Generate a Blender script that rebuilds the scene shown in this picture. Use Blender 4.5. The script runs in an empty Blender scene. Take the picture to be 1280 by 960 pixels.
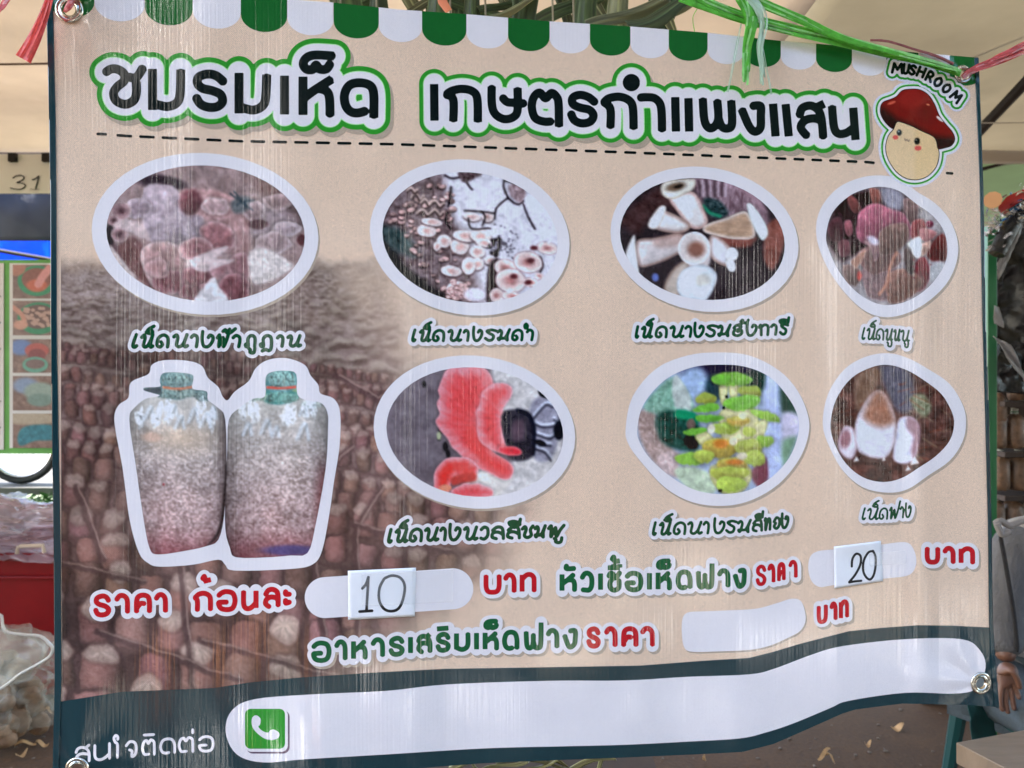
import bpy, bmesh, math, random
import numpy as np
from mathutils import Vector, Matrix, noise as mnoise

random.seed(7)
rng = np.random.default_rng(11)
SC = bpy.context.scene
COL = SC.collection

# ------------------------------------------------------------------ camera
FOC = 960.0                       # focal length in pixels of a 1280 px wide frame
CAMZ = 1.5
cam_d = bpy.data.cameras.new('camera')
cam_d.sensor_width = 36.0
cam_d.lens = 36.0 * FOC / 1280.0
cam_d.clip_start = 0.05
cam_d.clip_end = 500
cam = bpy.data.objects.new('camera', cam_d)
cam.location = (0, 0, CAMZ)
cam.rotation_euler = (math.radians(90), 0, 0)
COL.objects.link(cam)
SC.camera = cam
cam_d.dof.use_dof = True
cam_d.dof.focus_distance = 1.3
cam_d.dof.aperture_fstop = 6.0

# ------------------------------------------------------------------ sky, sun
SUN_EL, SUN_AZ = math.radians(43), math.radians(-84)   # azimuth from +Y towards +X
world = bpy.data.worlds.new('World')
SC.world = world
world.use_nodes = True
wn = world.node_tree
wn.nodes.clear()
wo = wn.nodes.new('ShaderNodeOutputWorld')
wb = wn.nodes.new('ShaderNodeBackground')
ws = wn.nodes.new('ShaderNodeTexSky')
ws.sky_type = 'NISHITA'
ws.sun_disc = False
ws.sun_elevation = SUN_EL
ws.sun_rotation = SUN_AZ
ws.air_density = 1.0
ws.dust_density = 1.5
wb.inputs['Strength'].default_value = 0.15
wn.links.new(ws.outputs[0], wb.inputs['Color'])
wn.links.new(wb.outputs[0], wo.inputs['Surface'])
sun_d = bpy.data.lights.new('sun', 'SUN')
sun_d.energy = 4.6
sun_d.angle = math.radians(0.5)
sun_d.color = (1.0, 0.95, 0.87)
sun = bpy.data.objects.new('sun', sun_d)
sdir = Vector((math.sin(SUN_AZ) * math.cos(SUN_EL), math.cos(SUN_AZ) * math.cos(SUN_EL), math.sin(SUN_EL)))
sun.rotation_euler = sdir.to_track_quat('Z', 'Y').to_euler()
COL.objects.link(sun)
SC.view_settings.view_transform = 'Standard'
SC.view_settings.look = 'None'
SC.view_settings.exposure = 2.9
SC.view_settings.gamma = 1.0

# ------------------------------------------------------------------ colours
WHITE_K = 0.80                    # how bright a white surface of the banner reads


def lin(c):
    c = np.asarray(c, dtype=float) / 255.0
    return np.where(c <= 0.04045, c / 12.92, ((c + 0.055) / 1.055) ** 2.4)


def pc(c, k=WHITE_K):
    return tuple(np.clip(lin(c) / k, 0, 0.86))


# ------------------------------------------------------------------ object helpers
def tag(o, label=None, cat=None, group=None, kind=None):
    if label: o['label'] = label
    if cat: o['category'] = cat
    if group: o['group'] = group
    if kind: o['kind'] = kind
    return o


def link(name, me, mat=None, parent=None):
    o = bpy.data.objects.new(name, me)
    COL.objects.link(o)
    if mat is not None and not me.materials:
        me.materials.append(mat)
    if parent is not None:
        o.parent = parent
        o.matrix_parent_inverse = Matrix.Translation(-parent.location)
    return o


def empty(name, loc=(0, 0, 0)):
    o = bpy.data.objects.new(name, None)
    o.empty_display_size = 0.05
    o.location = loc
    COL.objects.link(o)
    return o


def mesh_from(name, verts, faces, cols=None, uv=None, smooth=True):
    """verts Nx3, faces list of tuples or (k, array) chunks"""
    me = bpy.data.meshes.new(name)
    verts = np.asarray(verts, dtype=np.float32)
    sizes, flat = [], []
    for ch in faces:
        if isinstance(ch, np.ndarray):
            sizes.append(np.full(len(ch), ch.shape[1], dtype=np.int32))
            flat.append(ch.astype(np.int32).ravel())
        else:
            sizes.append(np.array([len(f) for f in ch], dtype=np.int32))
            flat.append(np.array([i for f in ch for i in f], dtype=np.int32))
    sizes = np.concatenate(sizes)
    flat = np.concatenate(flat)
    me.vertices.add(len(verts))
    me.vertices.foreach_set('co', verts.ravel())
    me.loops.add(len(flat))
    me.loops.foreach_set('vertex_index', flat)
    me.polygons.add(len(sizes))
    starts = np.zeros(len(sizes), dtype=np.int32)
    starts[1:] = np.cumsum(sizes)[:-1]
    me.polygons.foreach_set('loop_start', starts)
    me.update(calc_edges=True)
    if smooth:
        me.polygons.foreach_set('use_smooth', np.ones(len(sizes), dtype=bool))
    if cols is not None:
        a = me.color_attributes.new('Col', 'FLOAT_COLOR', 'POINT')
        c = np.ones((len(verts), 4), dtype=np.float32)
        c[:, :3] = cols
        a.data.foreach_set('color', c.ravel())
    me.validate()
    return me


def bm_obj(name, bm, mat, parent=None, smooth=True, bevel=0, auto=True):
    bmesh.ops.recalc_face_normals(bm, faces=bm.faces[:])
    me = bpy.data.meshes.new(name)
    bm.to_mesh(me)
    bm.free()
    if smooth:
        for p in me.polygons: p.use_smooth = True
    o = link(name, me, mat, parent)
    if bevel:
        m = o.modifiers.new('bevel', 'BEVEL')
        m.width = bevel
        m.segments = 2
        m.limit_method = 'ANGLE'
    if smooth and auto:
        try:
            me.set_sharp_from_angle(angle=math.radians(40))
        except Exception:
            pass
    return o


def box(bm, c, s, rot=None):
    m = Matrix.Translation(c)
    if rot is not None: m = m @ rot.to_4x4()
    m = m @ Matrix.Diagonal((s[0], s[1], s[2], 1))
    bmesh.ops.create_cube(bm, size=1.0, matrix=m)


def tube(bm, pts, r, n=8, caps=True, flat=None):
    """round (or flattened) tube through points; r scalar or list"""
    pts = [Vector(p) for p in pts]
    rr = r if isinstance(r, (list, tuple)) else [r] * len(pts)
    rings = []
    up = None
    for i, p in enumerate(pts):
        d = (pts[min(i + 1, len(pts) - 1)] - pts[max(i - 1, 0)]).normalized()
        if up is None:
            up = d.orthogonal().normalized() if flat is None else Vector(flat)
        a = (up - d * up.dot(d)).normalized()
        if flat is None: up = a
        b = d.cross(a).normalized()
        kx = 1.0 if flat is None else 0.18
        rings.append([bm.verts.new(p + (a * math.cos(t) * kx + b * math.sin(t)) * rr[i])
                      for t in [2 * math.pi * k / n for k in range(n)]])
    for i in range(len(rings) - 1):
        for k in range(n):
            bm.faces.new((rings[i][k], rings[i][(k + 1) % n], rings[i + 1][(k + 1) % n], rings[i + 1][k]))
    if caps:
        bm.faces.new(rings[0][::-1])
        bm.faces.new(rings[-1])


def at(px, py, d):
    """the point seen at photo pixel (px, py) at distance d along +Y"""
    return Vector(((px - 640) / FOC * d, d, CAMZ - (py - 480) / FOC * d))


def smooth_curve(pts, closed=False, n=6):
    pts = np.asarray(pts, dtype=float)
    N = len(pts)
    if N < 3 and not closed: return pts
    out = []
    rngs = range(N) if closed else range(N - 1)
    for i in rngs:
        if closed:
            p0, p1, p2, p3 = pts[(i - 1) % N], pts[i], pts[(i + 1) % N], pts[(i + 2) % N]
        else:
            p0, p1, p2, p3 = pts[max(i - 1, 0)], pts[i], pts[i + 1], pts[min(i + 2, N - 1)]
        for k in range(n):
            t = k / n
            out.append(0.5 * ((2 * p1) + (-p0 + p2) * t + (2 * p0 - 5 * p1 + 4 * p2 - p3) * t * t
                              + (-p0 + 3 * p1 - 3 * p2 + p3) * t ** 3))
    if not closed: out.append(pts[-1])
    return np.array(out)


# ------------------------------------------------------------------ materials
def new_mat(name):
    m = bpy.data.materials.new(name)
    m.use_nodes = True
    nt = m.node_tree
    return m, nt, nt.nodes['Principled BSDF']


def simple(name, col, rough=0.6, metal=0.0, noise_scale=None, noise_amt=0.2, bump=0.0, spec=0.5, trans=0.0, stretch=(1, 1, 1), alpha=None):
    m, nt, b = new_mat(name)
    b.inputs['Base Color'].default_value = (*col, 1)
    b.inputs['Roughness'].default_value = rough
    b.inputs['Metallic'].default_value = metal
    b.inputs['Specular IOR Level'].default_value = spec
    b.inputs['Transmission Weight'].default_value = trans
    if alpha is not None: b.inputs['Alpha'].default_value = alpha
    if noise_scale:
        tc = nt.nodes.new('ShaderNodeTexCoord')
        mp = nt.nodes.new('ShaderNodeMapping')
        mp.inputs['Scale'].default_value = stretch
        nz = nt.nodes.new('ShaderNodeTexNoise')
        nz.inputs['Scale'].default_value = noise_scale
        nz.inputs['Detail'].default_value = 7
        nz.inputs['Roughness'].default_value = 0.62
        nt.links.new(tc.outputs['Object'], mp.inputs[0])
        nt.links.new(mp.outputs[0], nz.inputs['Vector'])
        cr = nt.nodes.new('ShaderNodeMapRange')
        cr.inputs[1].default_value = 0.3
        cr.inputs[2].default_value = 0.7
        cr.inputs[3].default_value = 1 - noise_amt
        cr.inputs[4].default_value = 1 + noise_amt
        nt.links.new(nz.outputs[0], cr.inputs[0])
        mx = nt.nodes.new('ShaderNodeVectorMath')
        mx.operation = 'SCALE'
        mx.inputs[0].default_value = col
        nt.links.new(cr.outputs[0], mx.inputs['Scale'])
        nt.links.new(mx.outputs[0], b.inputs['Base Color'])
        if bump:
            bp = nt.nodes.new('ShaderNodeBump')
            bp.inputs['Strength'].default_value = 1
            bp.inputs['Distance'].default_value = bump
            nt.links.new(nz.outputs[0], bp.inputs['Height'])
            nt.links.new(bp.outputs[0], b.inputs['Normal'])
    return m


def translucent_mat(name, col, amt=0.5, rough=0.6, noise_scale=3.0, noise_amt=0.15, stretch=(1, 1, 1), bump=0.0, spec=0.3):
    m = simple(name, col, rough, 0, noise_scale, noise_amt, bump, spec, 0, stretch)
    nt = m.node_tree
    b = nt.nodes['Principled BSDF']
    out = nt.nodes['Material Output']
    tr = nt.nodes.new('ShaderNodeBsdfTranslucent')
    mix = nt.nodes.new('ShaderNodeMixShader')
    mix.inputs[0].default_value = amt
    src = b.inputs['Base Color'].links[0].from_socket
    nt.links.new(src, tr.inputs['Color'])
    nt.links.new(b.outputs[0], mix.inputs[1])
    nt.links.new(tr.outputs[0], mix.inputs[2])
    nt.links.new(mix.outputs[0], out.inputs['Surface'])
    return m


# parameters of the vinyl relief
VIN = dict(rough=0.10, ridge=0.00008, crease=0.00055, weave=0.000008, spec=0.65)


def vinyl(name, color=None, attr=False, rough=None, weave_col=0.19):
    """glossy printed banner vinyl: woven scrim, vertical ribs and soft vertical creases in its relief"""
    m, nt, b = new_mat(name)
    N, L = nt.nodes, nt.links
    if attr:
        a = N.new('ShaderNodeAttribute')
        a.attribute_name = 'Col'
        csrc = a.outputs['Color']
    else:
        a = N.new('ShaderNodeRGB')
        a.outputs[0].default_value = (*color, 1)
        csrc = a.outputs[0]
    tc = N.new('ShaderNodeTexCoord')
    sep = N.new('ShaderNodeSeparateXYZ')
    L.new(tc.outputs['Object'], sep.inputs[0])

    def sine(src, freq, phase=None):
        mu = N.new('ShaderNodeMath'); mu.operation = 'MULTIPLY'; mu.inputs[1].default_value = freq * 2 * math.pi
        L.new(src, mu.inputs[0])
        o = mu.outputs[0]
        if phase is not None:
            ad = N.new('ShaderNodeMath'); ad.operation = 'ADD'
            L.new(o, ad.inputs[0]); L.new(phase, ad.inputs[1]); o = ad.outputs[0]
        s = N.new('ShaderNodeMath'); s.operation = 'SINE'
        L.new(o, s.inputs[0])
        return s.outputs[0]

    def nz(scale, detail, stretch, rough_=0.5):
        mp = N.new('ShaderNodeMapping'); mp.inputs['Scale'].default_value = stretch
        L.new(tc.outputs['Object'], mp.inputs[0])
        n = N.new('ShaderNodeTexNoise'); n.inputs['Scale'].default_value = scale
        n.inputs['Detail'].default_value = detail; n.inputs['Roughness'].default_value = rough_
        L.new(mp.outputs[0], n.inputs['Vector'])
        return n.outputs[0]

    def math2(op, a_, b_):
        q = N.new('ShaderNodeMath'); q.operation = op
        for i, v in enumerate((a_, b_)):
            if isinstance(v, (int, float)): q.inputs[i].default_value = v
            else: L.new(v, q.inputs[i])
        return q.outputs[0]

    # fine weave pattern in the print
    wx = sine(sep.outputs[0], 330)
    wz = sine(sep.outputs[2], 330)
    weave = math2('MULTIPLY', wx, wz)
    fine = nz(620, 2, (1, 1, 1))
    grain = math2('ADD', math2('MULTIPLY', weave, weave_col), math2('MULTIPLY', math2('SUBTRACT', fine, 0.5), weave_col * 4.5))
    mott = math2('MULTIPLY', math2('SUBTRACT', nz(14, 4, (1, 1, 0.6)), 0.5), 0.14)
    sc = math2('ADD', math2('ADD', grain, mott), 1.0)
    vm = N.new('ShaderNodeVectorMath'); vm.operation = 'SCALE'
    L.new(csrc, vm.inputs[0]); L.new(sc, vm.inputs['Scale'])
    L.new(vm.outputs[0], b.inputs['Base Color'])
    # relief
    ph = math2('MULTIPLY', nz(3, 3, (1, 1, 0.25)), 16.0)
    ridge = math2('ADD', math2('MULTIPLY', sine(sep.outputs[0], 150, ph), .62), math2('MULTIPLY', sine(sep.outputs[0], 247, math2('MULTIPLY', ph, 1.7)), .30))
    ridge_amt = math2('MULTIPLY', nz(9, 3, (1, 1, 0.35)), 2.0)
    ridge = math2('MULTIPLY', math2('MULTIPLY', ridge, ridge_amt), VIN['ridge'] * 0.5)
    crease = math2('MULTIPLY', nz(7, 3, (1.6, 1, 0.16), 0.55), VIN['crease'] * 3)
    cr2 = math2('MULTIPLY', nz(45, 3, (1.5, 1, 0.14), 0.6), VIN['crease'] * 0.22)
    wv = math2('MULTIPLY', weave, VIN['weave'])
    hgt = math2('ADD', math2('ADD', ridge, crease), math2('ADD', wv, cr2))
    bp = N.new('ShaderNodeBump')
    bp.inputs['Strength'].default_value = 1.0
    bp.inputs['Distance'].default_value = 1.0
    L.new(hgt, bp.inputs['Height'])
    L.new(bp.outputs[0], b.inputs['Normal'])
    b.inputs['Roughness'].default_value = VIN['rough'] if rough is None else rough
    b.inputs['Specular IOR Level'].default_value = VIN['spec']
    return m

# ------------------------------------------------------------------ the banner's surface
# The cloth hangs at a slight angle: its left edge is nearer than its right edge.
DL, DR = 1.22, 1.43


def surf_depth(px, py):
    px = np.asarray(px, dtype=float); py = np.asarray(py, dtype=float)
    t = (px - 65.0) / (1230.0 - 65.0)
    d = 1.0 / ((1 - t) / DL + t / DR)
    v = np.clip(py / 900.0, -0.1, 1.1)
    low = 0.25 + 0.75 * v
    w = (0.0060 * np.sin(px / 118.0 + 0.6 + 0.5 * v) * low
         + 0.0032 * np.sin(px / 47.0 + 1.4 * v + 0.4) * low
         + 0.0050 * np.sin(py / 260.0 + px / 400.0)
         + 0.0012 * np.sin(px / 21.0 - 1.1 * v) * low)
    # folds towards the lower right corner
    w = w + 0.010 * np.exp(-((px - 1010 - 60 * (v - 0.8)) / 70.0) ** 2) * np.clip(v - 0.35, 0, 1)
    w = w - 0.009 * np.exp(-((px - 1152) / 16.0) ** 2) * np.clip(v - 0.2, 0, 1) * 0.7
    # pulled corners
    w = w - 0.006 * np.exp(-(((px - 87) / 60.0) ** 2 + ((py - 12) / 60.0) ** 2))
    # radial pulls round the eyelets, slack wrinkles in the lower left
    for ex, ey, n_, a0 in ((87, 12, 5, .0012), (1203, 93, 6, .0010), (1225, 853, 7, .0013), (97, 961, 6, .0012)):
        r = np.hypot(px - ex, py - ey) + 8
        w = w + a0 * np.sin(n_ * np.arctan2(py - ey, px - ex) + 1.0) * np.exp(-r / 95.0) * np.clip((r - 14) / 30, 0, 1) * 1.6
    w = w + 0.0016 * np.sin(px / 17.0 + 0.8 * np.sin(py / 60.0)) * np.exp(-((px - 330) / 260.0) ** 2) * np.clip((v - .72) / .3, 0, 1)
    w = w + 0.0010 * np.sin(px / 26.0 + py / 70.0) * np.exp(-((px - 230) / 120.0) ** 2) * np.clip((.6 - v) / .5, 0, 1)
    return d + w


def surf(px, py, off=0.0):
    px = np.asarray(px, dtype=float); py = np.asarray(py, dtype=float)
    d = surf_depth(px, py) - off
    return np.stack([(px - 640) / FOC * d, d, CAMZ - (py - 480) / FOC * d], axis=-1)


# ------------------------------------------------------------------ distance fields and contour filling
def grid(x0, y0, x1, y1, step):
    nx = int(math.ceil((x1 - x0) / step)) + 1
    ny = int(math.ceil((y1 - y0) / step)) + 1
    return np.meshgrid(x0 + np.arange(nx) * step, y0 + np.arange(ny) * step)


def d_segments(X, Y, pts, flat_ends=False):
    """distance to a polyline; with flat_ends the two ends are cut square (returned as if radius 0)"""
    D = np.full(X.shape, 1e9)
    n = len(pts) - 1
    for i in range(n):
        (ax, ay), (bx, by) = pts[i], pts[i + 1]
        dx, dy = bx - ax, by - ay
        L2 = dx * dx + dy * dy + 1e-12
        L_ = math.sqrt(L2)
        t = ((X - ax) * dx + (Y - ay) * dy) / L2
        if flat_ends and (i == 0 or i == n - 1):
            perp = np.abs((X - ax) * dy - (Y - ay) * dx) / L_
            lo = -t * L_ if i == 0 else np.full(X.shape, -1e9)
            hi = (t - 1) * L_ if i == n - 1 else np.full(X.shape, -1e9)
            tc_ = np.clip(t, 0 if i > 0 else -1e9, 1 if i < n - 1 else 1e9)
            px_, py_ = ax + tc_ * dx, ay + tc_ * dy
            d0 = np.hypot(X - px_, Y - py_)
            cut = np.maximum(lo, hi)
            D = np.minimum(D, np.maximum(d0, cut + FLAT_R[0]))
        else:
            tc_ = np.clip(t, 0, 1)
            D = np.minimum(D, np.hypot(X - ax - tc_ * dx, Y - ay - tc_ * dy))
    return D


FLAT_R = [5.0]


def sdf_poly(X, Y, pts):
    pts = np.asarray(pts, dtype=float)
    D = np.full(X.shape, 1e9)
    inside = np.zeros(X.shape, dtype=bool)
    N = len(pts)
    for i in range(N):
        ax, ay = pts[i]
        bx, by = pts[(i + 1) % N]
        dx, dy = bx - ax, by - ay
        t = np.clip(((X - ax) * dx + (Y - ay) * dy) / (dx * dx + dy * dy + 1e-12), 0, 1)
        D = np.minimum(D, np.hypot(X - ax - t * dx, Y - ay - t * dy))
        if ay != by:
            c = ((ay > Y) != (by > Y)) & (X < (bx - ax) * (Y - ay) / (by - ay) + ax)
            inside ^= c
    return np.where(inside, -D, D)


def contour(X, Y, F):
    """polygons of the region F < 0 on a regular grid, cut along the zero line"""
    ny, nx = F.shape
    F = np.where(np.abs(F) < 1e-6, -1e-6, F)
    ins = F < 0
    idx = -np.ones(F.shape, dtype=np.int64)
    cnt = ins[:-1, :-1].astype(int) + ins[1:, :-1] + ins[:-1, 1:] + ins[1:, 1:]
    full = cnt == 4
    part = (cnt > 0) & (cnt < 4)
    used = np.zeros(F.shape, dtype=bool)
    a = full | part
    used[:-1, :-1] |= a; used[1:, :-1] |= a; used[:-1, 1:] |= a; used[1:, 1:] |= a
    used &= ins
    n = int(used.sum())
    idx[used] = np.arange(n)
    vx = list(X[used]); vy = list(Y[used])
    j, i = np.nonzero(full)
    quads = np.stack([idx[j, i], idx[j, i + 1], idx[j + 1, i + 1], idx[j + 1, i]], axis=1)
    ecache = {}

    def edge(j0, i0, j1, i1):
        k = (j0, i0, j1, i1) if (j0, i0) < (j1, i1) else (j1, i1, j0, i0)
        if k in ecache: return ecache[k]
        f0, f1 = F[k[0], k[1]], F[k[2], k[3]]
        t = f0 / (f0 - f1)
        vx.append(X[k[0], k[1]] * (1 - t) + X[k[2], k[3]] * t)
        vy.append(Y[k[0], k[1]] * (1 - t) + Y[k[2], k[3]] * t)
        ecache[k] = len(vx) - 1
        return ecache[k]

    polys = []
    for j, i in zip(*np.nonzero(part)):
        cs = ((j, i), (j, i + 1), (j + 1, i + 1), (j + 1, i))
        f = []
        for k in range(4):
            c, d = cs[k], cs[(k + 1) % 4]
            if ins[c]: f.append(int(idx[c]))
            if ins[c] != ins[d]: f.append(edge(*c, *d))
        if len(f) >= 3: polys.append(tuple(f))
    return np.array(vx), np.array(vy), quads, polys


def print_layer(name, X, Y, F, mat, off, parent, cols=None, label=None):
    """one printed area of the banner as a sheet that follows the cloth"""
    vx, vy, quads, polys = contour(X, Y, F)
    if len(vx) == 0: return None
    co = surf(vx, vy, off)
    faces = []
    if len(quads): faces.append(quads)
    if polys: faces.append(polys)
    c = cols(vx, vy) if cols is not None else None
    me = mesh_from(name, co, faces, c)
    o = link(name, me, mat, parent)
    if label: o['label'] = label
    return o


def bbox(pts_list, pad):
    P = np.concatenate([np.asarray(p) for p in pts_list])
    return P[:, 0].min() - pad, P[:, 1].min() - pad, P[:, 0].max() + pad, P[:, 1].max() + pad


# ------------------------------------------------------------------ painting the printed photographs (numpy)
def vnoise(X, Y, scale, seed=0, octs=4, sx=1.0, sy=1.0):
    out = np.zeros(X.shape); amp = 1.0; tot = 0
    for o in range(octs):
        r = np.random.default_rng(seed * 13 + o)
        T = r.random((128, 128))
        u = X / scale * sx * 2 ** o + 17.3 * o; v = Y / scale * sy * 2 ** o + 5.1 * o
        iu = np.floor(u).astype(int); iv = np.floor(v).astype(int)
        fu = u - iu; fv = v - iv
        fu = fu * fu * (3 - 2 * fu); fv = fv * fv * (3 - 2 * fv)
        a = T[iv % 128, iu % 128]; b = T[iv % 128, (iu + 1) % 128]
        c = T[(iv + 1) % 128, iu % 128]; d = T[(iv + 1) % 128, (iu + 1) % 128]
        out += amp * ((a * (1 - fu) + b * fu) * (1 - fv) + (c * (1 - fu) + d * fu) * fv)
        tot += amp; amp *= 0.55
    return out / tot


def sst(a, b, x):
    t = np.clip((x - a) / (b - a + 1e-9), 0, 1)
    return t * t * (3 - 2 * t)


class Canvas:
    """colours are kept as the sRGB values (0-255) that the printed photograph shows"""

    def __init__(s, x0, y0, x1, y1, step, crop=(0, 0, 1.0), bg=(120, 100, 90)):
        s.X, s.Y = grid(x0, y0, x1, y1, step)
        s.step = step
        s.x0, s.y0 = x0, y0
        s.C = np.ones(s.X.shape + (3,)) * np.array(bg, dtype=float)
        s.crop = crop
        s.lab = {}

    def p(s, pts):
        x0, y0, k = s.crop
        return [(x0 + a / k, y0 + b / k) for a, b in pts]

    def win(s, x0, y0, x1, y1):
        i0 = max(int((x0 - s.x0) / s.step), 0); i1 = max(int((x1 - s.x0) / s.step) + 2, 0)
        j0 = max(int((y0 - s.y0) / s.step), 0); j1 = max(int((y1 - s.y0) / s.step) + 2, 0)
        return slice(j0, j1), slice(i0, i1)

    def mix(s, w, m, col):
        if np.ndim(col) == 1: col = np.array(col, dtype=float)[None, None, :]
        s.C[w] = s.C[w] * (1 - m[..., None]) + col * m[..., None]

    def noise(s, scale, amt, seed=1, octs=4, sx=1, sy=1, tint=(1, 1, 1)):
        n = (vnoise(s.X, s.Y, scale, seed, octs, sx, sy) - 0.5) * 2 * amt
        s.C += n[..., None] * np.array(tint)

    def blob(s, cx, cy, rx, ry, col, ang=0, soft=0.25, light=0.0, edge=None, a=1.0, edge_w=0.25, centre=None, ld=(-0.6, -0.8)):
        x0, y0, k = s.crop
        cx, cy, rx, ry = x0 + cx / k, y0 + cy / k, rx / k, ry / k
        R = max(rx, ry) * (1.1 + soft)
        w = s.win(cx - R, cy - R, cx + R, cy + R)
        X, Y = s.X[w], s.Y[w]
        if X.size == 0: return
        ca, sa = math.cos(math.radians(ang)), math.sin(math.radians(ang))
        u = ((X - cx) * ca + (Y - cy) * sa) / rx
        v = (-(X - cx) * sa + (Y - cy) * ca) / ry
        r = np.sqrt(u * u + v * v)
        m = 1 - sst(1 - soft * 0.5, 1 + soft * 0.5, r)
        c = np.ones(X.shape + (3,)) * np.array(col, dtype=float)
        if centre is not None:
            q = (1 - sst(0.05, 0.75, r))[..., None]
            c = c * (1 - q) + np.array(centre, dtype=float) * q
        if light:
            c = c * (1 + light * ((X - cx) / rx * ld[0] + (Y - cy) / ry * ld[1]))[..., None]
        if edge is not None:
            q = sst(1 - edge_w, 1.0, r)[..., None]
            c = c * (1 - q) + np.array(edge, dtype=float) * q
        s.mix(w, m * a, c)

    def poly(s, pts, col, soft=1.2, sm=True, light=0.0, edge=None, edge_w=4.0, a=1.0, inner=None, inner_w=10, tex=0, tscale=6, seed=3, tsx=1, tsy=1):
        P = np.array(s.p(pts))
        if sm: P = smooth_curve(P, True, 5)
        x0, y0, x1, y1 = P[:, 0].min() - 3, P[:, 1].min() - 3, P[:, 0].max() + 3, P[:, 1].max() + 3
        w = s.win(x0, y0, x1, y1)
        X, Y = s.X[w], s.Y[w]
        if X.size == 0: return
        D = sdf_poly(X, Y, P)
        m = 1 - sst(-soft, soft, D)
        c = np.ones(X.shape + (3,)) * np.array(col, dtype=float)
        if inner is not None:
            q = sst(0, inner_w, -D)[..., None]
            c = c * (1 - q) + np.array(inner, dtype=float) * q
        if light:
            c = c * (1 + light * (-(X - (x0 + x1) / 2) / (x1 - x0) * 1.0 - (Y - (y0 + y1) / 2) / (y1 - y0) * 1.4))[..., None]
        if edge is not None:
            q = (1 - sst(0, edge_w, -D))[..., None]
            c = c * (1 - q) + np.array(edge, dtype=float) * q
        if tex:
            c = c + ((vnoise(X, Y, tscale, seed, 4, tsx, tsy) - 0.5) * 2 * tex)[..., None]
        s.mix(w, m * a, c)

    def line(s, pts, r, col, soft=1.0, a=1.0, sm=True, taper=False):
        P = np.array(s.p(pts))
        if sm: P = smooth_curve(P, False, 5)
        r = r / s.crop[2]
        x0, y0, x1, y1 = P[:, 0].min() - r - 3, P[:, 1].min() - r - 3, P[:, 0].max() + r + 3, P[:, 1].max() + r + 3
        w = s.win(x0, y0, x1, y1)
        X, Y = s.X[w], s.Y[w]
        if X.size == 0: return
        D = d_segments(X, Y, P) - r
        s.mix(w, (1 - sst(-soft, soft, D)) * a, col)

    def crumple(s, cx, cy, rx, ry, col, scale=4, seed=1, a=0.9, rag=0.7, con=0.55, ang=0, dark=None):
        """ragged crumpled patch (film, knotted bag tops, tissue)"""
        x0, y0, k = s.crop
        cx, cy, rx, ry = x0 + cx / k, y0 + cy / k, rx / k, ry / k
        R = max(rx, ry) * 1.5
        w = s.win(cx - R, cy - R, cx + R, cy + R)
        X, Y = s.X[w], s.Y[w]
        if X.size == 0: return
        ca, sa = math.cos(math.radians(ang)), math.sin(math.radians(ang))
        u = ((X - cx) * ca + (Y - cy) * sa) / rx; v = (-(X - cx) * sa + (Y - cy) * ca) / ry
        n = vnoise(X, Y, scale * 1.3, seed, 3); q = 1 - np.abs(2 * vnoise(X, Y, scale, seed + 5, 3) - 1) * 1.6
        m = 1 - sst(.82, 1.05, np.sqrt(u * u + v * v) + (n - .5) * rag)
        c = np.array(col, dtype=float)[None, None] * (1 - con * .5 + con * np.clip(q, 0, 1))[..., None]
        c = c * (1.08 - .16 * v)[..., None]
        s.mix(w, m * a, c)

    def cyl(s, cx, cy, w_, h_, col, a=0.95, seed=1, tex=18, tilt=0.0, dark=(46, 30, 30)):
        """an upright bag: rounded block, lit from the left, dark at its foot"""
        x0, y0, k = s.crop
        cx, cy, w_, h_ = x0 + cx / k, y0 + cy / k, w_ / k, h_ / k
        w = s.win(cx - w_, cy - h_, cx + w_, cy + h_)
        X, Y = s.X[w], s.Y[w]
        if X.size == 0: return
        v = (Y - cy) / (h_ / 2); u = (X - cx - tilt * v * w_ * .5) / (w_ / 2)
        r = (np.abs(u) ** 3.2 + np.abs(v) ** 4.5) ** (1 / 3.6) + (vnoise(X, Y, 9, seed, 2) - .5) * .16
        m = 1 - sst(.90, 1.04, r)
        sh = (1.12 - .55 * np.clip(np.abs(u + .25), 0, 1.2) ** 1.8) * (1.05 - .28 * sst(.1, 1.0, v))
        c = np.array(col, dtype=float)[None, None] * sh[..., None] + ((vnoise(X, Y, 3.2, seed + 3, 3) - .5) * 2 * tex)[..., None]
        mg = 1 - sst(.98, 1.25, r)
        s.mix(w, mg * .6, np.array(dark, dtype=float))
        s.mix(w, m * a, c)

    def fan(s, pts, centre, n, col_in, col_out, edge, ew=4, depth=22, rib=.14, soft=1.1, light=.12, seed=2, a=1.0):
        """a ribbed mushroom cap: pale rim, deeper colour inside, ribs running out from its foot"""
        P = smooth_curve(np.array(s.p(pts)), True, 6)
        n0 = P.mean(axis=0)
        k = s.crop[2]; cx, cy = s.crop[0] + centre[0] / k, s.crop[1] + centre[1] / k
        th = np.arctan2(P[:, 1] - cy, P[:, 0] - cx)
        P = P + (P - n0) / (np.linalg.norm(P - n0, axis=1, keepdims=True) + 1e-6) * (np.sin(th * n * .55 + seed) * .9)[:, None]
        x0, y0, x1, y1 = P[:, 0].min() - 4, P[:, 1].min() - 4, P[:, 0].max() + 4, P[:, 1].max() + 4
        w = s.win(x0, y0, x1, y1)
        X, Y = s.X[w], s.Y[w]
        if X.size == 0: return
        D = sdf_poly(X, Y, P)
        m = 1 - sst(-soft, soft, D)
        q = sst(0, depth / k, -D)[..., None]
        c = np.array(col_out, dtype=float) * (1 - q) + np.array(col_in, dtype=float) * q
        nz = vnoise(X, Y, 10, seed, 3)
        ang = np.arctan2(Y - cy, X - cx)
        rb = np.sin(ang * n + nz * 5) * .6 + np.sin(ang * n * 2.3 + nz * 7) * .4
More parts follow.
